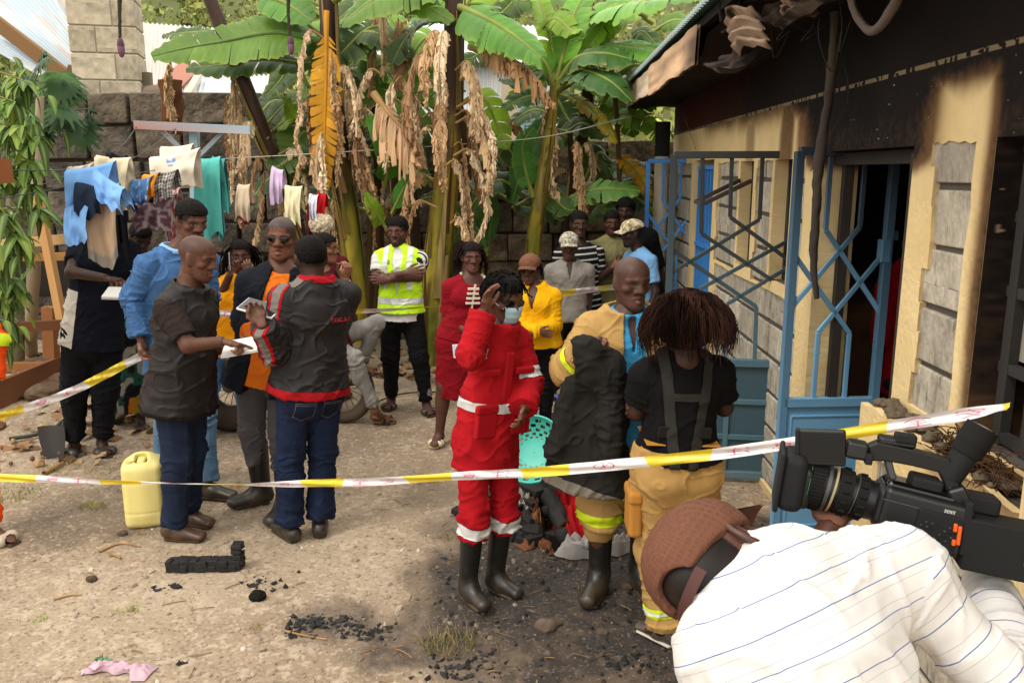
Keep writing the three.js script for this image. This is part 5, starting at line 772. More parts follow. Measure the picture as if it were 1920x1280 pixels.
// right plant with open green crown
const bD = banana('green crowned banana plant leaning right of centre with slender yellow trunk', [[985, 640, 9], [1000, 460, 9], [1018, 330, 9], [1030, 250, 9], [1038, 180, 9], [1040, 150, 9]], [.11, .1, .09, .085, .075, .05], 2.75, [
  [[[1040, 165, 9], [1015, 110, 8.9], [960, 80, 8.7], [905, 60, 8.6]], .3, { color: 0x5f8f2e, up: V(0, 1, .9), sag: .3 }],
  [[[1038, 160, 9], [1035, 90, 9.1], [1020, 30, 9.2], [1000, -40, 9.3]], .26, { color: G3, up: V(.9, .2, .8), sag: .15 }],
  [[[1042, 160, 9], [1060, 90, 9], [1080, 20, 9.1], [1120, -40, 9.2]], .28, { color: 0x6a9c30, up: V(-.8, .4, .8), sag: .15 }],
  [[[1042, 165, 9], [1080, 110, 8.8], [1130, 100, 8.6], [1190, 112, 8.5]], .27, { color: 0x3d6424, up: V(0, 1, .8), sag: .3 }],
  [[[1044, 170, 9], [1085, 135, 8.7], [1140, 150, 8.4], [1185, 190, 8.3]], .25, { color: 0x335820, up: V(.1, 1, .7), sag: .3, tear: .4 }],
  [[[1036, 190, 9], [1000, 180, 8.9], [965, 190, 8.8], [945, 205, 8.7]], .16, { color: 0x33561e, up: V(0, 1, .8) }],
  [[[1030, 200, 9], [1010, 250, 9.2], [985, 300, 9.2], [960, 380, 9.1]], .2, { color: 0x3a6a26, up: V(-.6, .6, .9), tear: .1, sag: .1 }],
  [[[1000, 370, 8.9], [985, 320, 8.9], [980, 270, 8.9], [1002, 238, 8.9]], .17, { color: 0x4a7a34, up: V(.7, .2, .8), tear: .05, fold: .15 }],
  [[[1048, 175, 9], [1090, 190, 8.8], [1130, 230, 8.7], [1155, 270, 8.6]], .13, { color: 0xb0a030, up: V(.3, 1, .7), tear: .6, brown: .3 }],
  [[[1044, 160, 9.2], [1090, 70, 9.4], [1150, 20, 9.5], [1230, 10, 9.6]], .32, { color: 0x6c9a34, up: V(0, 1, .8), sag: .3 }]], 4);
rags(bD, at(1036, 180, 8.9), at(1028, 260, 8.9), 3, .5, { seed: 61, w: .1, r: .1 }); rags(bD, at(1060, 250, 9.2), at(1075, 300, 9.2), 3, .8, { seed: 65, w: .12, r: .12 });
// dark stems at the right end with broad hanging leaves
const bE = banana('dark trunked banana plant against the wall with broad leaf over the bystanders', [[1058, 600, 9.7], [1066, 440, 9.7], [1085, 300, 9.7], [1105, 150, 9.7], [1115, 40, 9.7]], [.1, .1, .095, .085, .07], .2, [
  [[[1040, 392, 9.3], [1080, 368, 9.1], [1130, 354, 8.9], [1200, 358, 8.8]], .22, { color: 0x5a8436, up: V(0, 1, .75), sag: .3, tear: .3, tip: 0xb09028 }],
  [[[1070, 385, 9.3], [1055, 395, 9.1], [1045, 410, 9]], .15, { color: 0x6a8a34, up: V(0, .8, .9), tip: 0xd0a030, brown: .2 }],
  [[[1110, 60, 9.6], [1150, 20, 9], [1230, 0, 8.4], [1330, -10, 8]], .36, { color: 0x6a9a38, up: V(.1, 1, .85), sag: .4, tear: .5, ribC: 0xb0b860 }],
  [[[1110, 90, 9.6], [1160, 85, 9], [1210, 90, 8.6], [1285, 100, 8.3]], .3, { color: 0x5c8c34, up: V(.1, 1, .9), sag: .45, tear: .4, ribC: 0xa8b458 }],
  [[[1130, 190, 9.5], [1170, 150, 9.2], [1230, 170, 9]], .2, { color: 0x76a43a, up: V(0, 1, .7) }],
  [[[1130, 240, 9.6], [1170, 215, 9.4], [1215, 230, 9.3], [1240, 270, 9.2]], .2, { color: 0x7da23c, up: V(0, 1, .8), tear: .5 }],
  [[[1140, 280, 9.5], [1170, 300, 9.4], [1200, 330, 9.3], [1220, 380, 9.3]], .14, { color: 0xd09a28, up: V(0, 1, .8), tear: .9, tip: 0xc07a1a, brown: .2 }],
  [[[1120, 330, 9.6], [1150, 310, 9.5], [1185, 320, 9.4]], .14, { color: 0x4a7a30, up: V(0, 1, .8) }]], 5);
rags(bE, at(1085, 260, 9.5), at(1075, 360, 9.5), 5, .6, { seed: 71, w: .1, r: .13 });
part('dry_pole', inParent(tube(P3([[1160, 460, 9.4], [1162, 360, 9.4], [1155, 200, 9.4], [1135, 40, 9.3]]), .028, 30, 7), bE), mat(0x5a4430, .9), bE);
// undergrowth of young plants and filler leaves behind
const bF = banana('young banana shoots growing in shade between the big trunks', [[905, 640, 9.6], [908, 520, 9.6], [915, 440, 9.6]], [.05, .045, .03], 3, [
  [[[915, 470, 9.5], [918, 430, 9.5], [926, 390, 9.5], [926, 362, 9.5]], .09, { color: 0x4a7a38, up: V(.6, .3, .8), tear: .02 }], [[[915, 480, 9.5], [905, 440, 9.5], [896, 405, 9.5]], .07, { color: 0x3d6a30, up: V(-.5, .5, .8), tear: .02 }],
  [[[900, 300, 9.6], [885, 340, 9.4], [875, 360, 9.3], [872, 380, 9.3]], .1, { color: 0x4d7a2e, up: V(-.6, .6, .6) }],
  [[[940, 330, 9.9], [915, 290, 9.8], [890, 300, 9.6]], .14, { color: 0x35602a, up: V(0, 1, .8) }]], 6);
const bG = banana('banana plant standing deep in shade behind the shaggy trunks', [[750, 620, 9.9], [748, 400, 9.9], [752, 200, 9.9], [760, 60, 9.9]], [.12, .12, .11, .08], 1.0, [], 7);
{ const r = rng(808); for (let i = 0; i < 74; i++) { const x = 540 + r() * 700, y = 0 + r() * 400, d = 9.0 + r() * 1.3, s = r() < .5 ? -1 : 1, l = 60 + r() * 90, dy = -30 + r() * 120; bananaLeaf(bG, P3([[x, y, d], [x + s * l * .4, y - 25 + dy * .1, d - .1], [x + s * l * .8, y + dy * .5, d - .2], [x + s * l, y + dy, d - .3]]), .14 + r() * .14, { color: (y > 200 ? [G2, G4, G1, G4, G2] : [G1, G2, G3, 0x5f8f2e, 0x78a034])[Math.floor(r() * 5)], up: V((r() - .5) * 1.2, .9, .8), seed: 900 + i, tear: .3 }); } }
rags(bG, at(700, 120, 9.6), at(780, 400, 9.6), 12, 1.0, { seed: 81, w: .15, r: .45 }); rags(bG, at(900, 150, 9.7), at(880, 300, 9.7), 4, .8, { seed: 85, w: .14, r: .4 });
for (const [x, y0, y1] of [[690, 250, 620], [705, 200, 620], [775, 260, 640], [640, 330, 640], [870, 200, 420], [1075, 250, 600]]) part('dry_stalk', inParent(taperTube(P3([[x, y1, 9.3], [x + 6, (y0 + y1) / 2, 9.3], [x - 6, y0, 9.3]]), [.06, .05, .03], 14, 8, x, .2), bG), mat(x % 2 ? 0x3d2c1c : 0x4a3a22, .95), bG);
// purple flower buds on long stalks
for (const [x, y, d, sx] of [[226, 88, 7.9, 224], [545, 84, 8.3, 541]]) { const b = at(x, y, d), g = thing('banana_flower', x < 300 ? 'purple banana flower bud hanging on a dark stalk before the stone pier' : 'purple banana flower bud hanging before the huge lying leaf', 'banana flower', b), s = .15; const m = new THREE.LatheGeometry([[0, -.6], [.12, -.45], [.3, -.1], [.34, .15], [.26, .4], [.1, .55], [0, .58]].map(q => new THREE.Vector2(q[0] * s * .62, q[1] * s)), 18); part('bud', colorize(m, (X, Y, Z, c) => c.copy(C(0x5a3648)).multiplyScalar(.8 + .5 * fbm(X * 40, Y * 10, Z * 40, 3))), mat(0xffffff, .6, { vertexColors: true }), g); for (let k = 0; k < 4; k++) part('bract', new THREE.SphereGeometry(s * .3, 10, 8, 0, PI * .8).scale(.7, 1.6, .7).rotateY(k * 1.6).translate(0, -.02, 0), mat(0x6b4658, .6), g); part('stalk', inParent(taperTube([b.clone().add(V(0, s * .5, 0)), at(sx, y - 40, d), at(sx - 1, -60, d)], [.014, .016, .02], 30, 7, 1, .4), g), mat(0x3a3428, .9), g); }
// ---------- leafy tree at the left edge ----------
{
  const r = rng(515), t = thing('leafy_tree', 'young tree with long drooping glossy leaves at the left edge', 'tree', onGround(55, 668));
  part('trunk', inParent(taperTube([onGround(55, 668), at(62, 520, 7.6), at(68, 330, 7.5), at(75, 180, 7.4)], [.075, .06, .055, .03], 40, 10, 3, .12), t), mat(0x9a8a72, .9), t);
  const lg = (L, w, col, bend) => { const g = gridGeo(4, 9, (u, v) => { const s = (u - .5) * 2, ww = w * Math.pow(Math.sin(PI * Math.pow(v, .75)), .8); return V(s * ww, Math.abs(s) * ww * .35 - bend * v * v * L, v * L); }); const c0 = C(col); return colorize(g, (x, y, z, c) => c.copy(c0).multiplyScalar(.9 + .25 * fbm(x * 40, 1, z * 20, 2)).lerp(C(0xa9b85a), Math.abs(x) < .002 ? .5 : 0)); };
  const cols = [0x4c6c28, 0x62842f, 0x3a5820, 0x849c40, 0x486828], shapes = []; for (let i = 0; i < 10; i++) shapes.push(lg(.13 + (i % 3) * .03, .025 + (i % 2) * .006, cols[i % 5], .12 + .22 * (i % 4)));
  const lm = leafMat('leaf'); let n = 0; const stuff = [];
  const branch = [[-60, 520, 40, 470], [-60, 300, 25, 330], [-60, 380, 70, 300], [-60, 260, 50, 235], [-60, 600, 45, 560], [-60, 640, 20, 620], [-60, 420, 95, 390], [-60, 460, 60, 520], [-60, 330, 90, 300], [-60, 350, 20, 400], [-60, 560, 70, 540], [-60, 200, 40, 190], [-60, 180, 75, 215], [-60, 560, 25, 500], [-60, 250, 90, 255], [-60, 400, 45, 440], [-60, 640, 40, 600], [-60, 150, 60, 150], [-60, 300, 75, 345], [-60, 430, 20, 460]];
  for (const [x0, y0, x1, y1] of branch) { const d = 5.2 + r() * .9, a = at(x0, y0, d + .2), b = at(x1 * .85 - 8 - (y1 > 450 ? 18 : 0), y1, d - .1); part('branch', inParent(taperTube([a, a.clone().lerp(b, .5).add(V(0, .05, 0)), b], [.014, .009, .004], 10, 6), t), mat(0x6e6a3a, .8), t);
    for (let k = 0; k < 15; k++) { const f = k < 9 ? 1 : .35 + r() * .6, p = a.clone().lerp(b, f).add(V(0, .05 * (1 - Math.abs(f * 2 - 1)), 0)), an = k / 9 * PI * 2 + r(), m = new THREE.Matrix4(), dir = V(Math.cos(an), -.25 - r() * 1.0, Math.sin(an) + .15).normalize(), X = V(0, 1, 0).cross(dir).normalize(), Y = dir.clone().cross(X); m.makeBasis(X, Y, dir).setPosition(p).scale(V(1, 1, 1).multiplyScalar(.8 + r() * .45)); const sg = shapes[Math.floor(r() * 10)]; const me = sh(new THREE.Mesh(sg, lm)); me.name = 'leaf'; t.updateWorldMatrix(true, false); me.matrix.copy(t.matrixWorld.clone().invert().multiply(m)); me.matrix.decompose(me.position, me.quaternion, me.scale); t.add(me); n++; }
    for (let k = 0; k < 13; k++) { const f = .2 + r() * .8, p = a.clone().lerp(b, f).add(V((r() - .5) * .3, (r() - .5) * .3, (r() - .6) * .35)), an = r() * 6.3, dir = V(Math.cos(an), -.2 - r(), Math.sin(an) + .2).normalize(), X = V(0, 1, 0).cross(dir).normalize(), Y = dir.clone().cross(X); stuff.push(shapes[Math.floor(r() * 10)].clone().applyMatrix4(new THREE.Matrix4().makeBasis(X, Y, dir).setPosition(p).scale(V(1, 1, 1).multiplyScalar(.5 + r() * .45)))); } }
  part('small_leaves', inParent(mergeGeometries(stuff), t), lm, t).userData.kind = 'stuff';
  // darker lobed leaves of a pawpaw above
  const q = thing('pawpaw_tree', 'dark green pawpaw tree with lobed leaves before the tin roof', 'tree', at(60, 600, 8.6).setY(0)); part('trunk', inParent(taperTube([at(20, 640, 8.6).setY(0), at(25, 400, 8.6), at(40, 160, 8.6)], [.09, .08, .06], 20, 10, 6, .1), q), mat(0x6e6450, .9), q);
  for (let i = 0; i < 30; i++) { const px = 190 * Math.pow(r(), .8) - 15, py = 95 + r() * 150 + Math.max(0, px - 100) * .35, p = at(px, py, 7.9 + r() * .6), gs = [], R = .2 + r() * .1, tilt = r() * .6; for (let k = -4; k <= 4; k++) { const g = gridGeo(4, 6, (u, v) => { const s = (u - .5) * 2, w = .035 * Math.sin(PI * Math.pow(v, .6)) * (1 + .35 * Math.sin(v * 16)); return V(s * w, -.15 * v * v * R * 2, v * R * (1 - Math.abs(k) * .06)); }); g.rotateY(k * .4); gs.push(g); } const c0 = C([0x2a4a1a, 0x35591f, 0x24401a, 0x476a24][i % 4]); const g = solidColor(join(gs), c0, .2, i); g.rotateX(.5 + tilt).rotateY((r() - .5) * 2.4).translate(p.x, p.y, p.z); part('leaf', inParent(g, q), leafMat('leaf'), q); part('leaf_stalk', inParent(tube([p, p.clone().lerp(at(35, 190, 8.5), .5).add(V(0, -.06, 0)), at(35, 190, 8.5)], .006, 8, 5), q), mat(0x5c6a34, .7), q); }
}
// ---------- the people ----------
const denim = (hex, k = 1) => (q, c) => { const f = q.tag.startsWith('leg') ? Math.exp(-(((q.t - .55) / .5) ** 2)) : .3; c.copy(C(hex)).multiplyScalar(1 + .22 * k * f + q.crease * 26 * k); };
const band = (u0, u1, tags) => q => tags && !tags.includes(q.tag) ? -1 : Math.min(q.u - u0, u1 - q.u);
const limb = (tag, t0, t1) => q => q.tag === tag ? Math.min(q.t - t0, t1 - q.t) * .3 : -.05;
const limbs = (tags, t0, t1) => q => tags.includes(q.tag) ? Math.min(q.t - t0, t1 - q.t) * .3 : -.05;
const each = (tags, t0, t1, mk) => tags.map(t => mk(limb(t, t0, t1)));
const stripeOn = (tag, o, w, off = 0, t1 = 9) => { const O = V(...o).normalize(), r = V(0, 0, 0), d = V(0, 0, 0); return q => { if (q.tag !== tag || q.t > t1) return -1; d.subVectors(q.bp.b, q.bp.a).normalize(); r.set(q.x, q.y, q.z).sub(q.bp.a); r.addScaledVector(d, -r.dot(d)); const s = d.clone().cross(O).normalize(); if (r.dot(O) < 0) return -1; return w - Math.abs(r.dot(s) - off); }; };
const SK = [0x5d3b2a, 0x4d3022, 0x6b4632, 0x432a1e, 0x754e38];
const item = (name, label, cat, pos, geos) => { const g = thing(name, label, cat, pos); for (const [n, ge, m, par] of geos) part(n, inParent(ge, g), m, g); return g; };

// 1 man in the dark padded vest
let p = makePerson({ label: 'person in dark brown padded vest and blue jeans in profile pointing at a paper', foot: [345, 1004], H: 1.72, b: 1.06, yaw: 78, near: true, seed: 11, skin: 0x553627, neckW: 1.2, f: { R: [328, 1012, 82], L: [352, 982, 70] },
  j: { pel: [340, 748], nk: [352, 548], hd: [370, 484], eR: [352, 648, -.24], wR: [420, 640, -.2], eL: [380, 660, .18], wL: [428, 652, .02] }, hand: { R: { pose: 'point', n: [.2, -.9, .1], d: [1, -.25, 0] }, L: { pose: 'hold', n: [0, 1, 0], d: [1, .1, .2] } }, head: { yaw: 80, pitch: 14, scalp: .45, hl: .012, beard: .25, shut: true, jaw: 1.12 } });
top(p, { name: 'vest', color: 0x1b1512, sleeve: 0, off: .034, hem: -.075, collar: .05, collarD: .0, flare: .01, k: .03, fold: 1.5, belly: .015, mat: M.shell, regions: [{ name: 'hem_binding', f: q => -.108 - q.u, color: 0x17120f, lift: .003 }] });
const tee1 = top(p, { name: 'shirt', color: 0x2a221f, sleeve: .78, off: .016, hem: -.03, arm: .012, regions: [{ name: 'red_lining', f: q => .045 - Math.hypot(q.u - .27, q.f - .005, (q.l + .17) * .4), color: 0x9c1016 }] });
trousers(p, { color: denim(0x1b2436), off: .017, cuff: .012 }); shoes(p, 'shoe', 0x3f2618, 0x2f1d13);

// 2 man seen from behind in the black jacket
p = makePerson({ label: 'person seen from behind in black jacket with red collar and hem holding a tablet', foot: [575, 1008], H: 1.76, b: 1.06, yaw: 218, tyaw: 214, near: true, seed: 12, skin: 0x35221a, neckW: 1.15, f: { L: [545, 1012, 222], R: [600, 1002, 190] },
  j: { pel: [582, 745], nk: [592, 535], hd: [583, 486], eL: [516, 655, -.16], wL: [490, 606, -.28], wR: [548, 600, .22] }, hand: { L: { pose: 'hold', n: [.2, -.2, .9], d: [-.35, .9, -.2] } }, head: { yaw: 205, pitch: 5, scalp: .85 } });
let g = top(p, { name: 'jacket', color: 0x1c1817, sleeve: 1.9, off: .026, hem: -.024, flare: .008, collar: .045, arm: .012, cuff: .004, fold: 1.5, mat: M.shell, regions: [
  { name: 'waistband', f: q => q.tag === 'torso' ? .004 - q.u : -1, color: 0x8f0f16, lift: .004 },
  { name: 'collar', f: q => Math.min(q.u - p.tlen * p.H - .03, .105 - Math.hypot(q.l, q.f)), color: 0x9a111b, lift: .003 },
  { name: 'sleeve_stripe', f: stripeOn('armL', [-.25, .35, .9], .024), color: 0x6e6660, lift: .003 }, { name: 'red_piping', f: stripeOn('armL', [-.25, .35, .9], .008, .033), color: 0x9a111b, lift: .004 }, { name: 'red_piping', f: stripeOn('armL', [-.25, .35, .9], .006, -.03), color: 0x9a111b, lift: .004 },
  { name: 'shoulder_stripe', f: q => q.tag === 'torso' && q.l > .07 && q.u > p.tlen * p.H - .12 ? .024 - Math.abs(q.f + .03) : -1, color: 0x6e6660, lift: .003 }] });
decal(p, g, 'lettering', textTex(512, 128, (x, w, h) => { x.fillStyle = '#c2121c'; x.font = 'bold 104px sans-serif'; x.textAlign = 'center'; x.textBaseline = 'middle'; x.fillText('YTSC.A.P', w / 2, h / 2, w * .98); }), .40, -.10, .16, .036, -1, { slope: 0 });
g = trousers(p, { color: denim(0x161f33), off: .014, cuff: .02, e2: .016 }); shoes(p, 'loafer', 0x1b1613, 0x2b241e);
{ const pt = textTex(128, 128, (x) => { x.strokeStyle = 'rgba(120,110,100,.85)'; x.lineWidth = 2.5; x.beginPath(); x.moveTo(10, 12); x.lineTo(118, 12); x.lineTo(116, 92); x.lineTo(64, 118); x.lineTo(12, 92); x.closePath(); x.moveTo(10, 22); x.lineTo(118, 22); x.stroke(); }); for (const l of [-.085, .075]) decal(p, g, 'back_pocket', pt, -.12, l, .13, .14, -1); } shortHair(p, 0x120e0d, .006);

// 3 man in orange t-shirt and navy blazer
p = makePerson({ label: 'person in orange printed t-shirt, navy blazer, tinted glasses and black rubber boots', foot: [510, 952], H: 1.83, b: 1.06, yaw: 6, near: true, seed: 13, skin: 0x5e3a29, neckW: 1.15, f: { R: [488, 944, -62], L: [535, 968, -15] },
  j: { pel: [503, 688], nk: [530, 508], hd: [528, 446], eR: [458, 600, .02], wR: [474, 672, -.08], eL: [598, 610, .05], wL: [553, 548, -.22] }, hand: { L: { pose: 'point', n: [0, -.6, .5], d: [-1, -.15, .1] } }, head: { yaw: 2, pitch: 3, roll: -4, scalp: .8, open: .006, jaw: 1.15, nose: 1.15, hl: .004, hairC: 0x2c2826 } });
top(p, { name: 'blazer', color: 0x14161d, sleeve: 1.92, off: .026, hem: -.1, flare: .02, open: [.062, .085, -.01], arm: .008, collar: .02 });
g = top(p, { name: 'shirt', color: 0xd2691a, sleeve: .3, off: .013, hem: -.07, scoop: .45, belly: .03 });
decal(p, g, 'print', textTex(256, 256, (x, w, h) => { x.fillStyle = '#2a2320'; x.fillRect(70, 96, 110, 92); x.fillStyle = '#c8621a'; x.beginPath(); x.arc(140, 142, 40, 0, 7); x.fill(); x.strokeStyle = '#2a2320'; x.lineWidth = 9; x.beginPath(); x.arc(140, 142, 26, 0, 7); x.moveTo(114, 142); x.lineTo(166, 142); x.moveTo(140, 116); x.lineTo(140, 168); x.stroke(); x.fillStyle = '#3a3a40'; x.fillRect(30, 110, 26, 14); x.fillRect(22, 140, 36, 20); x.fillRect(196, 128, 40, 46); x.fillStyle = '#d8d0c4'; x.fillRect(66, 70, 120, 14); x.fillRect(60, 196, 150, 10); x.fillStyle = '#55524e'; x.fillRect(92, 40, 20, 16); x.fillRect(150, 212, 70, 8); }), .345, -.005, .2, .2, 1);
trousers(p, { color: denim(0x4a4648, .7), off: .012, end: 1.5 }); shoes(p, 'boot', 0x161412, 0x1a1714, { tall: .98 }); glasses(p, { w: .027, h: .017 });

// 4 tall man in denim shirt
p = makePerson({ label: 'tall person in blue denim shirt holding one end of the barrier tape', foot: [345, 922], H: 1.9, b: 1.0, yaw: 62, tyaw: 50, near: true, seed: 14, skin: 0x55362a, neckW: 1.2, f: { R: [310, 905, 60], L: [388, 934, 80] },
  j: { pel: [335, 668], nk: [332, 472], hd: [358, 414], eR: [250, 558, -.14], wR: [264, 636, -.2], eL: [388, 560, .14], wL: [384, 640, .08] }, hand: { R: { pose: 'hold', n: [1, 0, .2], d: [.05, -1, 0] } }, head: { yaw: 48, pitch: 16, scalp: .95, tache: .7, jaw: 1.15, nose: 1.15 } });
top(p, { name: 'shirt', color: denim(0x3a5a82, 1.5), sleeve: 1.93, off: .02, hem: -.09, arm: .012, collar: .035, cuff: .006, fold: 1.5, regions: [{ name: 'collar', f: q => Math.min(q.u - p.tlen * p.H - .0, .11 - Math.hypot(q.l, q.f)), color: 0x7fa6cc, lift: .003 }, ...each(['armR', 'armL'], 1.74, 2, f => ({ name: 'cuff', f, lift: .003 }))] });
trousers(p, { color: denim(0x55718c), off: .018, cuff: .012 }); shoes(p, 'shoe', 0x141210, 0x100e0d); shortHair(p, 0x15110f, .008);

// 5 woman on the phone in yellow
p = makePerson({ label: 'person with long braids in yellow t-shirt speaking on a phone', foot: [428, 827], H: 1.6, b: 1.08, fem: true, yaw: 12, near: false, seed: 15, skin: 0x4a2e22, f: { R: [393, 824, -8], L: [462, 820, 15] },
  j: { pel: [428, 672], nk: [440, 524], hd: [450, 478], eR: [408, 568, -.06], wR: [432, 512, -.16], eL: [474, 580, -.05], wL: [466, 512, -.2] }, hand: { R: { pose: 'hold', n: [.8, .1, .2], d: [.1, .95, -.1] }, L: { pose: 'hold', n: [-.3, 0, -.8], d: [-.2, .9, 0] } }, head: { yaw: 18, pitch: 6, scalp: .95 } });
top(p, { name: 'shirt', color: 0xe2930f, sleeve: .6, off: .014, hem: -.08, arm: .01 }); trousers(p, { color: denim(0x4c76a6, 1.2), off: .004, end: 1.85 }); shoes(p, 'trainer', 0x24221f, 0xbdb8ae); braids(p, 130, .3, 0x120d0b, { r: .0055 });

// 6 man in navy tee behind the washing
p = makePerson({ label: 'person in navy t-shirt with white side panel writing under the hanging laundry', foot: [165, 853], H: 1.78, b: 1.1, yaw: 28, near: true, seed: 16, skin: 0x3f281d, f: { R: [140, 852, -4], L: [192, 850, 40] },
  j: { pel: [172, 606], nk: [192, 452], hd: [210, 400], sR: [146, 474, 0], eR: [134, 510, -.18], wR: [200, 522, -.3], eL: [250, 530, .05], wL: [240, 545, -.22] }, hand: { R: { pose: 'hold', n: [.3, -.8, 0], d: [1, -.1, .1] }, L: { pose: 'hold', n: [-.2, .9, 0], d: [-.5, .1, .3] } }, head: { yaw: 35, pitch: 25, scalp: .95 } });
top(p, { name: 'shirt', color: (q, c) => c.copy(C(0x10131d)), sleeve: .5, off: .016, hem: -.05, arm: .008, fold: 1.3, belly: .02, regions: [{ name: 'side_panel', f: q => q.tag === 'torso' ? Math.min(-.1 - q.l, .32 - q.u) : -1, color: 0xb9b3a8, lift: .001 }] });
trousers(p, { color: 0x101114, off: .026, e2: .02, end: 1.86, fold: 1.4 }); shoes(p, 'slide', 0x2a2a2b, 0x222122); shortHair(p);

// 7 person in patterned wrap behind
p = makePerson({ label: 'person in dark vest top and patterned wrap skirt looking down behind the laundry', foot: [236, 808], H: 1.68, fem: true, yaw: 30, seed: 17, skin: 0x33211a, f: { R: [208, 806, 0], L: [264, 806, 25] },
  j: { pel: [246, 640], nk: [244, 490], hd: [262, 446], eR: [215, 560, -.05], wR: [240, 570, -.25], eL: [280, 560, .05], wL: [278, 566, -.2] }, hand: { L: { pose: 'hold', n: [0, 1, 0] } }, head: { yaw: 45, pitch: 28, scalp: .95 } });
top(p, { name: 'shirt', color: 0x12141c, sleeve: .2, off: .012, hem: -.02, scoop: 1, regions: [{ name: 'neck_trim', f: q => .01 - Math.abs(q.u - .285 * p.H), color: 0xb8b4ac, lift: .002 }, { name: 'green_wrap', f: q => .12 - q.u, color: 0x1d6a2a, lift: .012 }] });
skirt(p, { len: .72, w: .19, d: .16, color: (q, c) => { const a = n3(q.l * 9, q.u * 3.2, q.f * 9), b = n3(q.l * 14 + 9, q.u * 12, q.f * 14); c.copy(C(0x14181a)); if (a > .15) c.copy(C(b > 0 ? 0xb06818 : 0x7a7a1c)); else if (a < -.3) c.copy(C(b > 0 ? 0x1e4a3e : 0x8a8478)); if (b > .5) c.copy(C(0x1a1a16)); } }); shoes(p, 'slide', 0x2a2624, 0x262220); shortHair(p, 0x120e0c, .008);

// 8 man seated on the motorcycle
p = makePerson({ label: 'person in maroon top and grey jeans sitting sideways with one knee raised', foot: [655, 800], H: 1.72, yaw: 80, seed: 18, skin: 0x6e4733, f: { R: [708, 793, 82], L: [682, 795, 82, .42] },
  sit: 1, j: { pel: [622, 640], nk: [615, 518], hd: [608, 466], kR: [664, 672, -.12], aR: [704, 772, -.1], kL: [706, 606, .08], aL: [676, 682, .12], eR: [652, 575, -.2], wR: [648, 520, -.22], eL: [650, 570, .1], wL: [640, 520, .05] }, hand: { R: { pose: 'hold', d: [.3, 1, 0], n: [-.6, 0, -.6] }, L: { pose: 'hold', d: [.25, 1, 0] } }, head: { yaw: 88, pitch: 2, scalp: .9 } });
top(p, { name: 'shirt', color: 0x3c0f18, sleeve: .55, off: .014, hem: -.04 }); trousers(p, { color: denim(0x7d7a74, .8), off: .008, end: 1.9 }); shoes(p, 'sandal', 0x4a3628, 0x5a4636); shortHair(p, 0x17110e, .005);
part('bracelet', new THREE.TorusGeometry(.033, .006, 6, 18).rotateX(PI / 2).translate(...p.J.wR.clone().lerp(p.J.eR, .12).toArray()), mat(0xb89a80, .5), p.g);

// 9 grey haired person behind
p = makePerson({ label: 'person with curly grey blonde hair almost hidden behind the seated person', pos: at(605, 500, 7.5).setY(0).toArray(), H: 1.72, yaw: 175, seed: 19, skin: 0x6a4632, j: { hd: [604, 432], nk: [604, 480] }, head: { yaw: 170, scalp: 0 } });
top(p, { name: 'shirt', color: 0x4a1018, sleeve: .6, hem: -.05 }); trousers(p, { color: 0x2a2a2e }); shoes(p, 'shoe', 0x201c1a, 0x1a1816); headPart(p, 'hair', field([ell(V(0, .05, -.012), V(.105, .1, .115))], [], .02), V(-.16, -.1, -.17), V(.16, .19, .16), 0xb5a68c, { bump: .011, fr: 60 });

// 10 man in the reflective vest
p = makePerson({ label: 'person with crossed arms in yellow reflective vest and black track trousers', foot: [765, 772], H: 1.76, yaw: -6, near: true, seed: 20, skin: 0x50322a, f: { R: [734, 764, -8], L: [800, 774, 22] },
  j: { pel: [752, 598], nk: [750, 470], hd: [746, 434], eR: [704, 525, -.08], wR: [762, 512, -.26], eL: [784, 520, -.06], wL: [728, 524, -.24] }, hand: { R: { pose: 'flat', n: [0, -.2, -1], d: [1, .15, 0] }, L: { pose: 'flat', n: [0, -.2, -1], d: [-1, .05, 0] } }, head: { yaw: -12, pitch: 2, scalp: .95, beard: .8, open: .003 } });
const hi = 0xb9e62a; g = top(p, { name: 'reflective_vest', color: hi, sleeve: 0, off: .024, hem: -.01, flare: .004, vneck: .2, vw: .05, regions: [{ name: 'reflective_band', f: q => Math.min(q.u - .065, .115 - q.u), mat: M.reflect, lift: .003, color: 0xbfc2bf }, { name: 'reflective_band', f: q => q.u > .19 && q.f > 0 ? .022 - Math.abs(Math.abs(q.l) - .105) : -1, mat: M.reflect, lift: .003, color: 0xbfc2bf }] });
top(p, { name: 'shirt', color: 0xc9c6c0, sleeve: .62, off: .013, hem: -.05, arm: .01, regions: [{ name: 'sleeve_stripe', f: q => q.tag === 'armL' && q.t < .3 ? .006 - Math.abs(((q.f + .06) % .03) - .015) : -1, color: 0x222222, lift: .002 }, { name: 'sleeve_badge', f: q => q.tag === 'armL' ? .012 - Math.abs(Math.hypot(q.f - .01, (q.t - .42) * .3) - .03) : -1, color: 0x1a1a1a, lift: .002 }] });
decal(p, g, 'badge', textTex(64, 64, (x) => { x.fillStyle = '#3f9a3a'; x.beginPath(); x.arc(32, 26, 18, 0, 7); x.fill(); x.fillStyle = '#c8452a'; x.fillRect(18, 40, 28, 14); }), .42, -.075, .06, .06, 1);
trousers(p, { color: 0x131315, off: .02, end: 1.9, e2: .012, regions: [{ name: 'ankle_mark', f: q => q.tag === 'legL' && q.l > .02 ? .03 - Math.hypot((q.t - 1.72) * .35, q.f - .04) : -1, color: 0x8a8a88, lift: .001 }] }); shoes(p, 'sandal', 0x3a2c22, 0x2c221c); shortHair(p, 0x120d0b, .01);

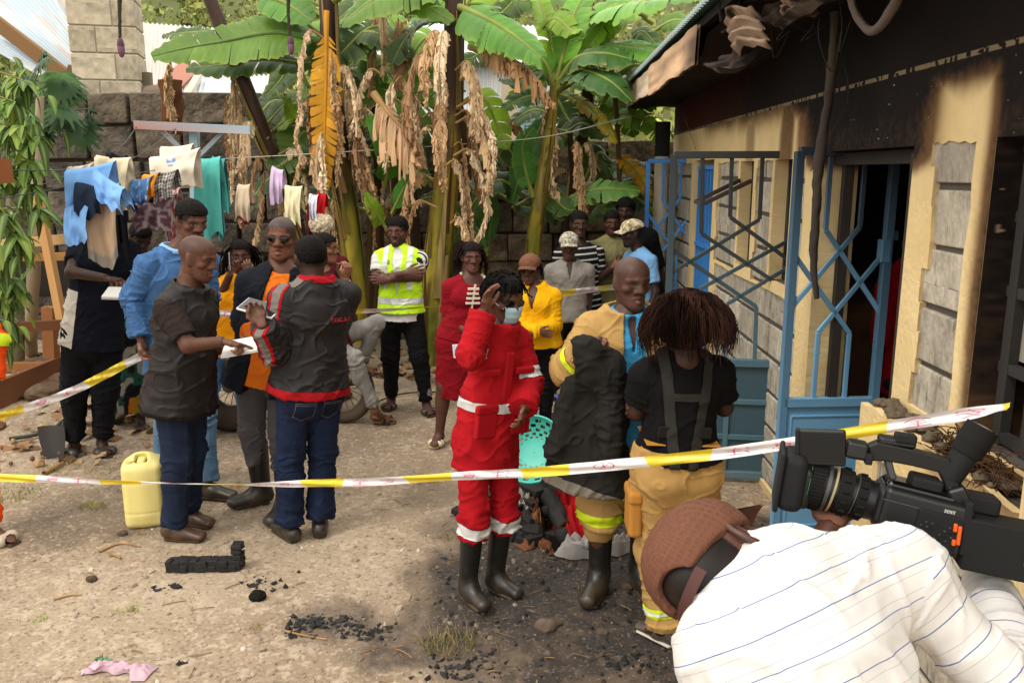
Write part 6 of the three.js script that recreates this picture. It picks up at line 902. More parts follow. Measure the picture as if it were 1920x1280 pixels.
// 11 woman in the red dress
p = makePerson({ label: 'person in dark red dress with white bow trim and cream shoes', foot: [848, 828], H: 1.64, b: 1.06, fem: true, yaw: 14, near: true, seed: 21, skin: 0x54352a, f: { R: [824, 832, -18], L: [872, 822, 20] },
  j: { pel: [866, 648], nk: [884, 522], hd: [884, 482], eR: [838, 594, .0], wR: [884, 628, -.2], wL: [905, 640, -.18] }, hand: { R: { pose: 'hold', n: [0, 0, -1], d: [1, -.4, 0] } }, head: { yaw: 14, pitch: 3, scalp: .95 } });
g = top(p, { name: 'dress', color: 0x7c0d18, sleeve: .85, off: .012, hem: -.02, waist: .01, arm: .008, scoop: 1, regions: [{ name: 'neck_trim', f: q => q.f > -.02 ? .014 - Math.abs(Math.hypot(q.l * .95, (q.u - .545) * 1.0, q.f * .3) - .105) : -1, color: 0xd8cdb8, lift: .003 }] });
skirt(p, { name: 'dress_skirt', len: .24, w: .155, d: .135, color: 0x7c0d18 });
{ const gs = []; for (let i = 0; i < 4; i++) gs.push(beam(p.tp(.235 - i * .022, -.03, .1), p.tp(.245 - i * .022, .035, .1), .014, .022, p.T.F)); gs.push(beam(p.tp(.26, .0, .1), p.tp(.08, .004, .096), .012, .018, p.T.F)); part('bow_trim', join(gs), mat(0xd8cdb8, .8), p.g); }
shoes(p, 'sandal', 0xd2c2a2, 0xb8a888); braids(p, 110, .2, 0x1a0f10, { r: .005 });

// 12 woman in yellow shirt and brown cap
p = makePerson({ label: 'person in bright yellow shirt, brown cap and sunglasses with folded arms', foot: [1008, 816], H: 1.57, b: 1.12, fem: true, yaw: -18, near: true, seed: 22, skin: 0x4c3026, f: { R: [998, 816, -25], L: [1022, 812, 0] },
  j: { pel: [1008, 662], nk: [1004, 540], hd: [994, 505], eR: [975, 612, -.1], wR: [1012, 622, -.25], eL: [1040, 608, -.08], wL: [992, 628, -.28] }, hand: { R: { pose: 'flat' }, L: { pose: 'hold' } }, head: { yaw: -16, pitch: 4, scalp: .95 } });
top(p, { name: 'shirt', color: 0xe0a40c, sleeve: 1.9, off: .014, hem: -.05, arm: .006, collar: .03, vneck: .09, vw: .04 }); trousers(p, { color: 0x121214, off: .006 }); shoes(p, 'slide', 0x2a2624, 0x262220);
capHat(p, (x, y, z, c) => c.copy(C(0x6e4836)).multiplyScalar(1 + .3 * fbm(x * 60, y * 60, z * 60, 2)), { brim: .06 }); glasses(p, { w: .026, h: .018 }); braids(p, 50, .1, 0x120d0b, { r: .007, low: 1.4 });

// 13 grey polo with camouflage cap
const camo = (a, b2, c3) => (x, y, z, c) => { const n = n3(x * 45, y * 45, z * 45), m2 = n3(x * 60 + 9, y * 60, z * 60); c.copy(C(n > .15 ? a : m2 > .1 ? b2 : c3)); };
p = makePerson({ label: 'person in grey polo shirt and camouflage cap standing with arms down', foot: [1055, 748], H: 1.62, yaw: -2, seed: 23, skin: 0x3f281d, f: { R: [1036, 747, -5], L: [1076, 745, 10] }, j: { pel: [1068, 622], nk: [1068, 494], hd: [1067, 462], eL: [1104, 555, .02], wL: [1102, 610, -.05], eR: [1034, 560, .05], wR: [1030, 615, .0] }, head: { yaw: -4, pitch: 6, scalp: .95 } });
top(p, { name: 'polo_shirt', color: 0x7f7a72, sleeve: .7, off: .014, hem: -.06, arm: .012, collar: .022, vneck: .08, vw: .03 }); trousers(p, { color: 0x1a1a1e, off: .016 }); shoes(p, 'slide', 0x3a5a9a, 0x2a3a6a); capHat(p, camo(0x9c927e, 0x6c6658, 0xb9b2a2), { brim: .055 });

// 14 striped polo
p = makePerson({ label: 'person in black and white striped polo shirt behind the grey polo', pos: at(1088, 500, 8.0).setY(0).toArray(), H: 1.76, yaw: 8, seed: 24, skin: 0x402a20, j: { nk: [1086, 462], hd: [1086, 420], pel: [1090, 600], eL: [1126, 520, 0], wL: [1150, 500, -.1] }, head: { yaw: 6, pitch: 3, scalp: .95 } });
top(p, { name: 'striped_shirt', color: 0x17171a, sleeve: .75, off: .014, hem: -.06, arm: .01, collar: .02, regions: [{ name: 'stripe', f: q => { const m = ((q.u + .02 * (q.tag === 'torso' ? 0 : 1)) % .055 + .055) % .055; return .0075 - Math.abs(m - .02); }, color: 0xb4b0a8, lift: .001 }] }); trousers(p, { color: 0x15171c }); shoes(p, 'shoe', 0x201c1a, 0x1a1816); shortHair(p);

// 15 khaki tee
p = makePerson({ label: 'person in khaki t-shirt with folded arms in front of the wall', pos: at(1146, 500, 8.25).setY(0).toArray(), H: 1.76, yaw: 6, seed: 25, skin: 0x482c20, j: { nk: [1143, 452], hd: [1147, 418], pel: [1144, 595], eR: [1120, 508, -.05], wR: [1158, 500, -.2], eL: [1182, 510, -.05], wL: [1140, 506, -.22] }, hand: { R: { pose: 'flat' }, L: { pose: 'flat' } }, head: { yaw: 2, pitch: 4, scalp: .9, beard: .5, w: .95 } });
top(p, { name: 'shirt', color: 0x77714a, sleeve: .7, off: .016, hem: -.08, arm: .012 }); trousers(p, { color: 0x2c2c30 }); shoes(p, 'shoe', 0x201c1a, 0x1a1816); shortHair(p, 0x14100e, .007);

// 16 black tee with lettering
p = makePerson({ label: 'person in black t-shirt with lettered chest, tallest of the group at the wall', pos: at(1190, 500, 8.6).setY(0).toArray(), H: 1.84, b: 1.12, yaw: -10, seed: 26, skin: 0x3c261c, j: { nk: [1183, 430], hd: [1173, 396], pel: [1200, 590], eL: [1240, 520, 0], wL: [1236, 590, -.05] }, head: { yaw: -14, pitch: 5, scalp: .95, open: .002 } });
g = top(p, { name: 'shirt', color: 0x0d0d0e, sleeve: .75, off: .016, hem: -.08, arm: .012 });
decal(p, g, 'lettering', textTex(256, 64, (x, w, h) => { x.fillStyle = '#cfe2ee'; x.font = 'bold 44px sans-serif'; x.textAlign = 'center'; x.textBaseline = 'middle'; x.fillText('SQL SERVER', w / 2, h / 2, w * .96); }), .33, -.06, .27, .055, 1);
trousers(p, { color: 0x14161c }); shoes(p, 'shoe', 0x201c1a, 0x1a1816); shortHair(p, 0x0f0c0b, .018, { bump: .004 });

// 17 camouflage cap in profile
p = makePerson({ label: 'person in light blue t-shirt and camouflage cap seen in profile facing left', pos: at(1196, 500, 7.8).setY(0).toArray(), H: 1.66, yaw: -66, seed: 27, skin: 0x2f1e17, j: { nk: [1200, 474], hd: [1186, 438], pel: [1200, 610] }, head: { yaw: -80, pitch: 6, scalp: .95, beard: .5 } });
top(p, { name: 'shirt', color: 0x6d9ac4, sleeve: .7, off: .016, hem: -.08, arm: .01 }); trousers(p, { color: 0x23252c }); shoes(p, 'shoe', 0x201c1a, 0x1a1816); capHat(p, camo(0xc9bda2, 0x7a7050, 0xaa9a78), { brim: .08 });

// 18 masked woman in the red fire suit
p = makePerson({ label: 'person in red fire suit with silver bands, face mask and hand on head', foot: [905, 1118], H: 1.63, b: .8, fem: true, bust: 0, yaw: 30, near: true, seed: 28, skin: 0x4e3024, f: { R: [880, 1126, 35], L: [932, 1108, 48] },
  j: { pel: [912, 812], nk: [932, 616], hd: [944, 560], sR: [898, 640, -.05], eR: [880, 668, -.22], wR: [908, 580, -.14], sL: [972, 640, .1], eL: [994, 722, .04], wL: [982, 770, -.12] }, hand: { R: { pose: 'head', n: [.7, -.1, .45], d: [.25, 1, .05] }, L: { pose: 'relaxed' } }, head: { yaw: 42, pitch: 14, scalp: .95, hl: -.004 } });
const RED = 0x9c1019; const RB = (f, lift = .004) => ({ name: 'reflective_band', f, mat: M.reflect, color: 0xb9b9b8, lift });
g = top(p, { name: 'fire_jacket', color: RED, sleeve: 1.92, off: .02, hem: -.105, flare: .0, waist: .028, arm: .012, cuff: .008, collar: .05, collarW: .012, fold: 1.35, regions: [RB(q => q.tag === 'torso' ? Math.min(q.u - .14, .186 - q.u) : -1), RB(limb('armR', .62, .86)), RB(limb('armL', .62, .86))] });
{ const pk = (u, l, w, h) => { const q = p.tp(u, l, .0).addScaledVector(p.T.F, .114); return rbox(w, h, .03, .012).applyMatrix4(new THREE.Matrix4().makeBasis(p.T.L, p.T.U, p.T.F).setPosition(q)); }; const pm = mat(RED, .85); for (const l of [-.062, .062]) { part('pocket', pk(.055, l, .12, .13), pm, g); part('pocket_flap', pk(.102, l, .128, .045).translate(0, 0, .004), pm, g); part('pocket_flap', pk(.2, l, .115, .035).translate(0, .012, -.006), pm, g); } part('front_flap', pk(.13, 0, .05, .44).translate(0, 0, -.004), pm, g); }
trousers(p, { color: RED, off: .022, e2: .03, end: 1.27, cuff: -.004, fold: 1.3, rise: .03, regions: each(['legL', 'legR'], 1.07, 1.22, f => RB(f)) }); shoes(p, 'boot', 0x161514, 0x3a2e22, { tall: 1.06, dust: .5 });
braids(p, 120, .09, 0x0f0c0b, { r: .007, low: .95, sweep: [0, .2, -.3] }); glasses(p, { w: .028, h: .021 });
{ const m = gridGeo(20, 14, (u, v) => { const a = (u - .5) * 2.0, y = mix(-.008, -.108, v); const pl = .004 * Math.abs(Math.sin(v * PI * 3)), bz = .108 - .028 * Math.pow(Math.abs(v - .35) * 1.5, 2); return V(.068 * Math.sin(a) * (1 - .22 * v), y, .02 + (bz - .012) * Math.cos(a * .8) + pl); }); part('face_mask', inHead(p, join([m, m.clone().translate(0, 0, -.003)])), mat(0x9fb9c4, .8), p.g); part('mask_loop', inHead(p, join([-1, 1].map(k => tube([V(k * .058, -.02, .075), V(k * .074, -.005, .03), V(k * .079, .015, .0)], .0016, 8, 5)))), mat(0xd8d8d4, .8), p.g); }

// 19 fire fighter in the tan jacket
p = makePerson({ label: 'person with shaved head in tan fire jacket over blue polo shirt', foot: [1160, 1108], H: 1.74, b: 1.08, yaw: 8, near: true, seed: 29, skin: 0x4a2f25, f: { R: [1122, 1114, -25], L: [1200, 1102, 10] },
  j: { pel: [1172, 815], nk: [1180, 594], hd: [1184, 530], sR: [1112, 618, 0], eR: [1066, 692, -.14], wR: [1096, 655, -.24], eL: [1246, 700, .05], wL: [1200, 760, -.22] }, hand: { R: { pose: 'grip', n: [.8, -.2, .2], d: [.6, .5, .4] }, L: { pose: 'grip' } }, head: { yaw: 18, pitch: 3, scalp: .35, hl: .01, shut: true, open: .004, nose: 1.1, hairC: 0x2c2420 } });
const TAN = 0xa98650, LB = (f, n = 'lime_band') => ({ name: n, f, color: n === 'lime_band' ? 0xc8dc20 : 0xb8b8ae, lift: .003, mat: n === 'lime_band' ? M.shell : M.reflect });
top(p, { name: 'fire_jacket', color: TAN, sleeve: 1.86, off: .032, hem: -.06, flare: .0, arm: .008, cuff: .008, open: [.05, .07, .012], collar: .05, collarW: .02, fold: 1.25, regions: [LB(q => q.tag === 'torso' ? Math.min(q.u - .285, .34 - q.u) * (q.f > -1 ? 1 : 0) : -1), ...each(['armR', 'armL'], 1.42, 1.62, f => LB(f))] });
g = top(p, { name: 'polo_shirt', color: 0x3a8cb8, sleeve: .4, off: .014, hem: -.04, collar: .03, vneck: .08, vw: .03, belly: .02 });
trousers(p, { color: TAN, off: .03, e2: .035, end: 1.22, cuff: .0, fold: 1.3, regions: each(['legL', 'legR'], 1.02, 1.17, f => LB(f)) }); shoes(p, 'boot', 0x191715, 0x241f1a, { tall: 1.12, dust: .7 });
{ const J1 = thing('fire_coat', 'charcoal fire coat with grey hem band held up in front of the tan jacket', 'coat', at(1120, 780, 3.86));
  const Q = (x, y, d) => at(x, y, d).sub(J1.position), X = V(1, 0, .2).normalize(); const pr = [ebar(Q(1108, 668, 3.72), Q(1110, 790, 3.74), X, .085, .05, .15, .06, 'torso', 0, 1), ebar(Q(1110, 790, 3.74), Q(1102, 918, 3.76), X, .15, .06, .235, .085, 'torso', 0, 1, false, true), cone(Q(1090, 646, 3.62), Q(1112, 690, 3.66), .046, .085, 'torso'), cone(Q(1112, 652, 3.62), Q(1135, 700, 3.66), .05, .07, 'torso'), cone(Q(1148, 680, 3.66), Q(1146, 868, 3.62), .062, .054, 'armL', 0, 1.6, false, true), cone(Q(1072, 720, 3.72), Q(1040, 860, 3.74), .04, .05, 'torso', 0, 1, false, true), ebar(Q(1180, 720, 3.86), Q(1195, 880, 3.84), X, .06, .05, .09, .06, 'torso', 0, 1, false, false)];
  const PF = { T: { L: X, U: V(0, 1, 0), F: V(-.2, 0, 1).normalize() }, J: { pel: V(0, 0, 0) }, H: 1.7, cell: .0085, seed: 31, g: J1 }; garment(PF, 'cloth', pr, { color: 0x24221f, fold: 1.9, k: .05, regions: [{ name: 'hem_band', f: q => q.tag === 'torso' ? Math.min(q.u + .36 + .3 * q.l, -.30 - q.u - .3 * q.l) : -1, color: 0x6e675c, lift: .004 }] }); }

// 20 woman from behind in bunker trousers
p = makePerson({ label: 'person seen from behind with bushy brown hair, black t-shirt and tan bunker trousers', foot: [1268, 1204], H: 1.63, b: 1.02, fem: true, yaw: 188, near: true, seed: 32, skin: 0x3a251c, f: { L: [1247, 1206, 222], R: [1312, 1192, 165] },
  j: { pel: [1268, 868], nk: [1282, 668], hd: [1280, 610], sL: [1212, 706, 0], sR: [1344, 700, 0], eL: [1196, 772, .04], wL: [1236, 745, .24], eR: [1358, 764, .05], wR: [1316, 745, .24] }, head: { yaw: 190, pitch: 8, scalp: .95 } });
g = top(p, { name: 'shirt', color: 0x0e0d0d, sleeve: .72, off: .018, hem: .02, arm: .014, fold: 1.2, regions: [{ name: 'brace', f: q => q.tag === 'torso' && q.f < .02 ? .021 - Math.abs(Math.abs(q.l) - (.045 + (q.u - .1) * .12)) : -1, color: 0x2c2a28, lift: .006 }, { name: 'brace', f: q => q.tag === 'torso' && q.f < 0 ? Math.min(.016 - Math.abs(q.u - .33), .09 - Math.abs(q.l)) : -1, color: 0x2c2a28, lift: .005 }] });
g = trousers(p, { name: 'bunker_trousers', color: TAN, off: .036, e2: .048, end: 1.96, cuff: -.012, rise: .055, fold: 1.3, sub: [], regions: ['legL', 'legR'].flatMap(t => [LB(limb(t, 1.66, 1.7)), LB(limb(t, 1.7, 1.74), 'silver_band'), LB(limb(t, 1.74, 1.78))]) });
{ const bs = (u, l, f, w, h, d) => rbox(w, h, d, .012).applyMatrix4(new THREE.Matrix4().makeBasis(p.T.L, p.T.U, p.T.F).setPosition(p.tp(u, l, f))); const pm = mat(0xb07a36, .9), dk = mat(0x1c1a18, .8); part('cargo_pocket', rbox(.06, .2, .16, .02).translate(...p.J.kL.clone().lerp(p.J.hL, .45).addScaledVector(p.T.L, .105).toArray()), pm, g); part('pocket_flap', rbox(.066, .06, .17, .02).translate(...p.J.kL.clone().lerp(p.J.hL, .66).addScaledVector(p.T.L, .105).toArray()), pm, g); part('waist_seam', bs(.075, 0, -.0, .31, .006, .262), pm, g); for (const l of [-.052, .052]) part('brace_clip', bs(.11, l, -.078, .055, .05, .012), dk, g); part('side_buckle', bs(.05, .098, -.03, .02, .03, .05), pm, g); }
shoes(p, 'trainer', 0x4a4138, 0xc9c2b4);
headPart(p, 'hair', field([ell(V(0, .035, -.03), V(.112, .108, .12)), ell(V(0, -.02, -.05), V(.118, .085, .1))], [rbx(V(0, -.06, .16), V(.06, .12, .1), .03)], .05), V(-.2, -.2, -.24), V(.2, .2, .16), 0x140d0b, { bump: .006, fr: 60 });
{ const r = rng(64), paths = []; for (let i = 0; i < 2600; i++) { const a = r() * PI * 2, el = r() * 1.9, d = V(Math.sin(el) * Math.sin(a), Math.cos(el), Math.sin(el) * Math.cos(a) - .15); if (d.z > .5) continue; const s = V(d.x * .1, .04 + d.y * .1, -.03 + d.z * .1), out = V(d.x * .16, d.y * .06 - .0, d.z * .14), e = s.clone().add(out.clone().multiplyScalar(.45 + .2 * r())).add(V(d.x * .02, -.05, 0)), f = e.clone().add(V((r() - .5) * .035 - d.x * .035 * r(), -.05 - .085 * r() * r() - .03 * (1 - Math.abs(d.x)), (r() - .5) * .04)); paths.push([s, s.clone().addScaledVector(out, .5), e, f]); } const gg = strandGeo(paths, .0024, .0008, 6, 3); const c0 = C(0x1a100d), c1 = C(0x3c241a); colorize(gg, (x, y, z, c) => c.copy(c0).lerp(c1, clamp(.5 + n3(x * 60, y * 8, z * 60)))); part('hair_strands', inHead(p, gg), M.hair, p.g); }

// 21 person in red inside the house
p = makePerson({ label: 'person in red long sleeved top bending inside the dark burnt doorway', pos: at(1700, 700, 4.95).setY(0).toArray(), H: 1.7, yaw: 178, seed: 33, skin: 0x54362a, j: { pel: [1705, 705], nk: [1700, 505], hd: [1722, 460], sL: [1668, 535, 0], eL: [1656, 615, -.05], wL: [1640, 690, -.08], }, head: { yaw: 160, pitch: 20, scalp: .9 } });
top(p, { name: 'shirt', color: 0xa80f18, sleeve: 1.45, off: .016, hem: -.06, arm: .01 }); trousers(p, { color: 0x2a2c34 }); shoes(p, 'shoe', 0x201c1a, 0x1a1816); shortHair(p);

// 22 person in orange at the left edge
p = makePerson({ label: 'person in orange work clothes cut off by the left edge of view', pos: at(-62, 900, 4.75).setY(0).toArray(), H: 1.7, yaw: 60, seed: 34, skin: 0x5a3a2c, f: { R: [-70, 1030, 80], L: [-12, 1018, 78] }, j: { eL: [-14, 640, 0], wL: [-10, 720, -.05] } , head: { scalp: .9 } });
top(p, { name: 'work_jacket', color: 0xd8480c, sleeve: 1.9, off: .022, hem: -.08, arm: .01, regions: each(['armR', 'armL'], 1, 1.12, f => LB(f)) }); trousers(p, { color: 0xd8480c }); shoes(p, 'slide', 0xb8a894, 0x2c2620); shortHair(p);
// ---------- camera operator in the foreground ----------
p = makePerson({ label: 'camera operator from behind in white striped shirt and brown mesh cap bending at lower right', pos: at(1600, 1200, 1.12).setY(0).toArray(), H: 1.76, b: 1.06, hs: 1.16, yaw: 205, near: true, seed: 40, skin: 0x4a2d22, bust: 0, l: { pel: [0, .93, 0] },
  j: { nk: [1468, 1090, .33], hd: [1366, 1074, .36], sL: [1388, 1222, .2], sR: [1682, 1072, .38], eR: [1925, 1325, .26], wR: [1840, 1060, .62], eL: [1390, 1330, .36], wL: [1560, 985, .6] }, hand: { L: { pose: 'hold', n: [0, 1, 0], d: [.3, .2, -.6] }, R: { pose: 'grip', n: [-1, 0, 0], d: [-.3, .4, -.5] } }, head: { up: [-.8, .28, -.53], fwd: [.45, .1, -.89], scalp: .95, beard: .5 } });
top(p, { name: 'striped_shirt', cell: .0075, color: 0xd0cdc9, vary: .02, sleeve: 1.88, off: .022, hem: -.1, arm: .0, fold: 1.15, extra: [cone(p.J.nk, p.J.sL, .072, .078, 'torso'), cone(p.J.nk, p.J.nk.clone().lerp(p.J.hd, .2), .076, .07, 'torso'), cone(p.J.nk, p.J.sR, .07, .07, 'torso')], k: .06, stripeV: q => (q.tag === 'torso' ? q.u + .42 * q.l : q.tu * .27 + (q.tag === 'armR' ? .02 : .03)) / .12, mat: new THREE.MeshPhysicalMaterial({ vertexColors: true, roughness: .9, specularIntensity: .3, side: THREE.DoubleSide, map: canvasTex(8, 1024, (x, w, h) => { x.fillStyle = '#ffffff'; x.fillRect(0, 0, w, h); x.fillStyle = '#7488c6'; x.fillRect(0, 100, w, 17); x.fillRect(0, 640, w, 15); x.fillStyle = '#c3c6d2'; x.fillRect(0, 250, w, 8); x.fillRect(0, 500, w, 8); x.fillRect(0, 800, w, 8); }) }) });
trousers(p, { color: 0x22242a, off: .016 }); shoes(p, 'shoe', 0x2a201a, 0x1a1613);
{ const net = (x, y, z, c) => { const a = Math.sin(y * 900) * .5 + .5, b = Math.sin(Math.atan2(x, z) * 90) * .5 + .5; c.copy(C(0x664232)).multiplyScalar(.72 + .35 * Math.max(a, b) * (1 + .2 * fbm(x * 20, y * 20, z * 20))); };
  const cap = capHat(p, net, { cell: .0028, subs: [ell(V(0, .028, -.115), V(.046, .042, .05))], brim: .07, tilt: -.01, drop: -.022 });
  part('strap', inHead(p, join([gridGeo(20, 2, (u, v) => { const a = PI + (u - .5) * 1.25; return V(.0885 * Math.sin(a) * 1.02, .012 + v * .018, -.012 + .112 * Math.cos(a)); })])), mat(0x4a2c28, .7), cap);
  part('ear_rim', inHead(p, new THREE.TorusGeometry(.024, .006, 6, 20, 4.4).scale(.8, 1.15, 1).rotateY(-1.2).translate(-.083, -.002, -.008)), p.body.material === M.skin ? mat(0x4a2d22, .5) : M.skin, p.body); }
// ---------- video camera ----------
{
  const K = .00112, G = thing('video_camera', 'black shoulder video camera with wide lens hood and flip screen before the blue gate', 'video camera', at(1680, 920, 1.72)); G.rotation.set(-.12, -.30, 0, 'YXZ');
  const blk = mat(0x0f0f10, .42), matte = mat(0x161617, .75), grey = mat(0x4a4a48, .4, { metalness: .4 }), gloss = mat(0x0b0a0a, .12), rub = mat(0x1b1a19, .85);
  const X = px => (px - 1680) * K, Y = py => (920 - py) * K, roll = -.165;
  const rot = g => g.rotateZ(roll);
  const bx = (nm, cx, cy, w, h, d, m, z = 0, r = .006, ro = roll, par = G) => part(nm, rbox(w * K, h * K, d, r).rotateZ(ro).translate(X(cx), Y(cy), z), m, par);
  const cyl = (nm, x0, y0, x1, y1, r0, r1, m, z = 0, seg = 40, par = G) => { const a = V(X(x0), Y(y0), z), b = V(X(x1), Y(y1), z), d = b.clone().sub(a), g = new THREE.CylinderGeometry(r1 * K, r0 * K, d.length(), seg); g.applyQuaternion(new THREE.Quaternion().setFromUnitVectors(V(0, 1, 0), d.clone().normalize())).translate(...a.add(b).multiplyScalar(.5).toArray()); return part(nm, g, m, par); };
  // hood, lens and rings
  const hood = bx('lens_hood', 1487, 915, 50, 112, .15, matte, 0, .02, -.1); bx('hood_lip', 1463, 912, 10, 118, .165, matte, 0, .006, -.1, hood); bx('hood_base', 1512, 925, 26, 84, .11, blk, 0, .015, -.13, hood);
  const lens = cyl('lens', 1508, 918, 1652, 946, 44, 38, blk); cyl('focus_ring', 1520, 920, 1546, 925, 50, 50, rub, 0, 40, lens);
  for (let i = 0; i < 46; i++) { const a = i / 46 * PI * 2, g = box(22 * K, 1.6 * K, 2.2 * K, 0, 51 * K, 0).rotateX(a).rotateZ(roll).translate(X(1533), Y(922.5), 0); part('ring_rib', g, rub, lens); }
  cyl('lens_ring', 1549, 926, 1556, 927.5, 48, 48, grey, 0, 40, lens); cyl('lens_ring', 1562, 928, 1566, 929, 47, 47, mat(0x9a8a60, .5), 0, 40, lens); cyl('zoom_ring', 1572, 930, 1598, 935, 46, 45, rub, 0, 40, lens); cyl('iris_ring', 1606, 937, 1626, 941, 43, 42, rub, 0, 40, lens); cyl('lens_ring', 1602, 936, 1604, 936.6, 44, 44, grey, 0, 40, lens);
  for (let i = 0; i < 14; i++) for (const [px, py, R] of [[1585, 932.5, 46], [1616, 939, 43]]) part('grip_pad', rbox(13 * K, 9 * K, 4 * K, .002).translate(0, R * K, 0).rotateX(i / 14 * PI * 2).rotateZ(roll).translate(X(px), Y(py), 0), rub, lens);
  part('lens_mark', new THREE.TorusGeometry(50.4 * K, .0009, 5, 50).rotateY(PI / 2).rotateZ(roll).translate(X(1518), Y(919.6), 0), mat(0x2f7a4c, .5), lens);
  // body
  const body = bx('body', 1722, 962, 150, 100, .135, blk, 0, .012); bx('body_front', 1660, 946, 40, 84, .12, blk, 0, .02, roll, body); bx('body_top', 1720, 918, 130, 34, .085, gloss, 0, .014, roll, body);
  bx('side_panel', 1745, 975, 74, 72, .012, matte, .068, .003, roll, body); bx('seam', 1716, 935, 132, 2, .004, grey, .067, .001, roll, body);
  const lab = textTex(256, 64, (x, w, h) => { x.fillStyle = '#d8d8d6'; x.font = 'bold 50px serif'; x.textAlign = 'center'; x.textBaseline = 'middle'; x.fillText('SONY', w / 2, h / 2, w * .94); });
  part('maker_name', new THREE.PlaneGeometry(34 * K, 11 * K).rotateZ(roll + .03).translate(X(1765), Y(935), .0695), new THREE.MeshStandardMaterial({ map: lab, transparent: true, roughness: .5 }), body);
  for (let i = 0; i < 6; i++) for (let j = 0; j < 5; j++) if ((i * 7 + j * 3) % 4) part('button', rbox((3 + (i * j) % 3) * K, 3 * K, .004, .001).rotateZ(roll).translate(X(1716 + i * 10 + j * 1.5), Y(955 + j * 9 + i * 1.7), .0755), (i + j) % 3 ? grey : matte, body);
  for (let i = 0; i < 4; i++) part('switch', new THREE.TorusGeometry(3.4 * K, .0008, 5, 14).translate(X(1664 + i * 9), Y(950 + i * 1.5), .0665), grey, body);
  bx('record_key', 1775, 962, 7, 16, .012, mat(0xd8560e, .5), .074, .003, -.05, body); bx('record_key', 1782, 976, 7, 36, .012, mat(0xd8560e, .5), .074, .003, -.05, body); bx('record_key', 1774, 990, 7, 12, .012, mat(0xd8560e, .5), .074, .003, -.05, body);
  // handle
  const hg = new THREE.ExtrudeGeometry((() => { const s = new THREE.Shape(); const q = [[1626, 836], [1640, 828], [1700, 836], [1764, 848], [1778, 868], [1790, 920], [1786, 936], [1770, 930], [1764, 892], [1752, 870], [1700, 862], [1660, 858], [1630, 860]]; q.forEach(([x, y], i) => i ? s.lineTo(X(x), Y(y)) : s.moveTo(X(x), Y(y))); s.closePath(); return s; })(), { depth: .034, bevelEnabled: true, bevelSize: .003, bevelThickness: .003, bevelSegments: 2 }).translate(0, 0, -.017);
  const handle = part('handle', hg, grey.clone(), G); handle.material.color.set(0x1c1b1a); bx('handle_post', 1668, 882, 14, 52, .03, grey, 0, .005, .3, handle); bx('handle_top', 1690, 846, 92, 6, .028, grey, 0, .002, roll - .02, handle);
  bx('microphone_shoe', 1676, 824, 66, 16, .05, blk, -.01, .006, -.05, handle); bx('accessory_block', 1690, 815, 38, 18, .04, matte, 0, .005, -.05, handle); cyl('screw', 1770, 902, 1771, 902, 4, 4, mat(0xb8a890, .3, { metalness: .8 }), .02, 16, handle); bx('dial_box', 1730, 900, 56, 30, .07, matte, 0, .008, roll, G);
  // flip screen
  const lcd = bx('flip_screen', 1536, 842, 92, 72, .014, blk, .035, .006, .06); part('screen_glass', box(80 * K, 58 * K, .002).rotateZ(.06).translate(X(1538), Y(842), .0432), gloss, lcd); bx('screen_edge', 1494, 846, 10, 74, .03, matte, .03, .006, .04, lcd); bx('screen_hinge', 1602, 842, 40, 34, .05, blk, .02, .008, -.1, lcd); bx('hinge_pin', 1624, 856, 14, 22, .05, matte, .02, .004, -.1, lcd);
  // viewfinder
  const vf = cyl('viewfinder', 1772, 884, 1800, 826, 22, 25, matte); cyl('viewfinder_ring', 1796, 834, 1806, 814, 29, 30, rub, 0, 40, vf); cyl('eyecup', 1806, 814, 1822, 782, 31, 30, rub, 0, 40, vf); cyl('eyepiece', 1822, 783, 1823, 781, 23, 23, gloss, 0, 30, vf);
  for (let i = 0; i < 24; i++) { const a = i / 24 * PI * 2; }
  bx('rear_mount', 1790, 925, 34, 62, .08, blk, 0, .008, .4); bx('rear_block', 1830, 930, 62, 34, .07, matte, -.02, .008, -.1); bx('rear_plate', 1795, 965, 14, 100, .14, matte, 0, .004, -.06);
  const bat = bx('battery', 1852, 998, 118, 98, .1, matte, .02, .006, -.1); bx('battery_edge', 1906, 1004, 8, 96, .102, blk, .02, .004, -.07, bat); bx('battery_label', 1901, 1004, 3, 66, .004, mat(0x3c9a98, .5), .0725, .001, -.05, bat); bx('battery_label', 1893, 998, 1.6, 40, .004, mat(0x8a8a60, .5), .0725, .0005, -.05, bat);
}
// ---------- barrier tape ----------
const glyph = (x, ox, oy, s, k) => { const L = [[[.5, 0, .5, .14], [.08, .2, .92, .2], [.08, .2, .08, .34], [.92, .2, .92, .34], [.45, .3, .2, .72], [.2, .72, .8, 1], [.75, .45, .2, 1], [.05, .52, .95, .52]], [[.5, 0, .05, .42], [.5, 0, .95, .42], [.25, .45, .75, .45], [.2, .68, .8, .68], [.5, .45, .5, .98], [.08, .98, .92, .98]], [[.1, .08, .22, .2], [.05, .38, .18, .48], [.08, 1, .25, .7], [.55, .02, .65, .14], [.35, .25, .98, .25], [.42, .6, .92, .6], [.66, .25, .66, .98], [.32, .98, 1, .98]], [[.5, 0, .5, .1], [.2, .12, .8, .12], [.1, .28, .9, .28], [.25, .36, .75, .36], [.25, .36, .25, .66], [.75, .36, .75, .66], [.25, .5, .75, .5], [.25, .66, .75, .66], [.15, .8, .1, .96], [.35, .78, .45, .98], [.45, .98, .75, .94], [.85, .8, .92, .9]]][k]; x.beginPath(); for (const [a, b, c, d] of L) { x.moveTo(ox + a * s, oy + b * s); x.lineTo(ox + c * s, oy + d * s); } x.stroke(); };
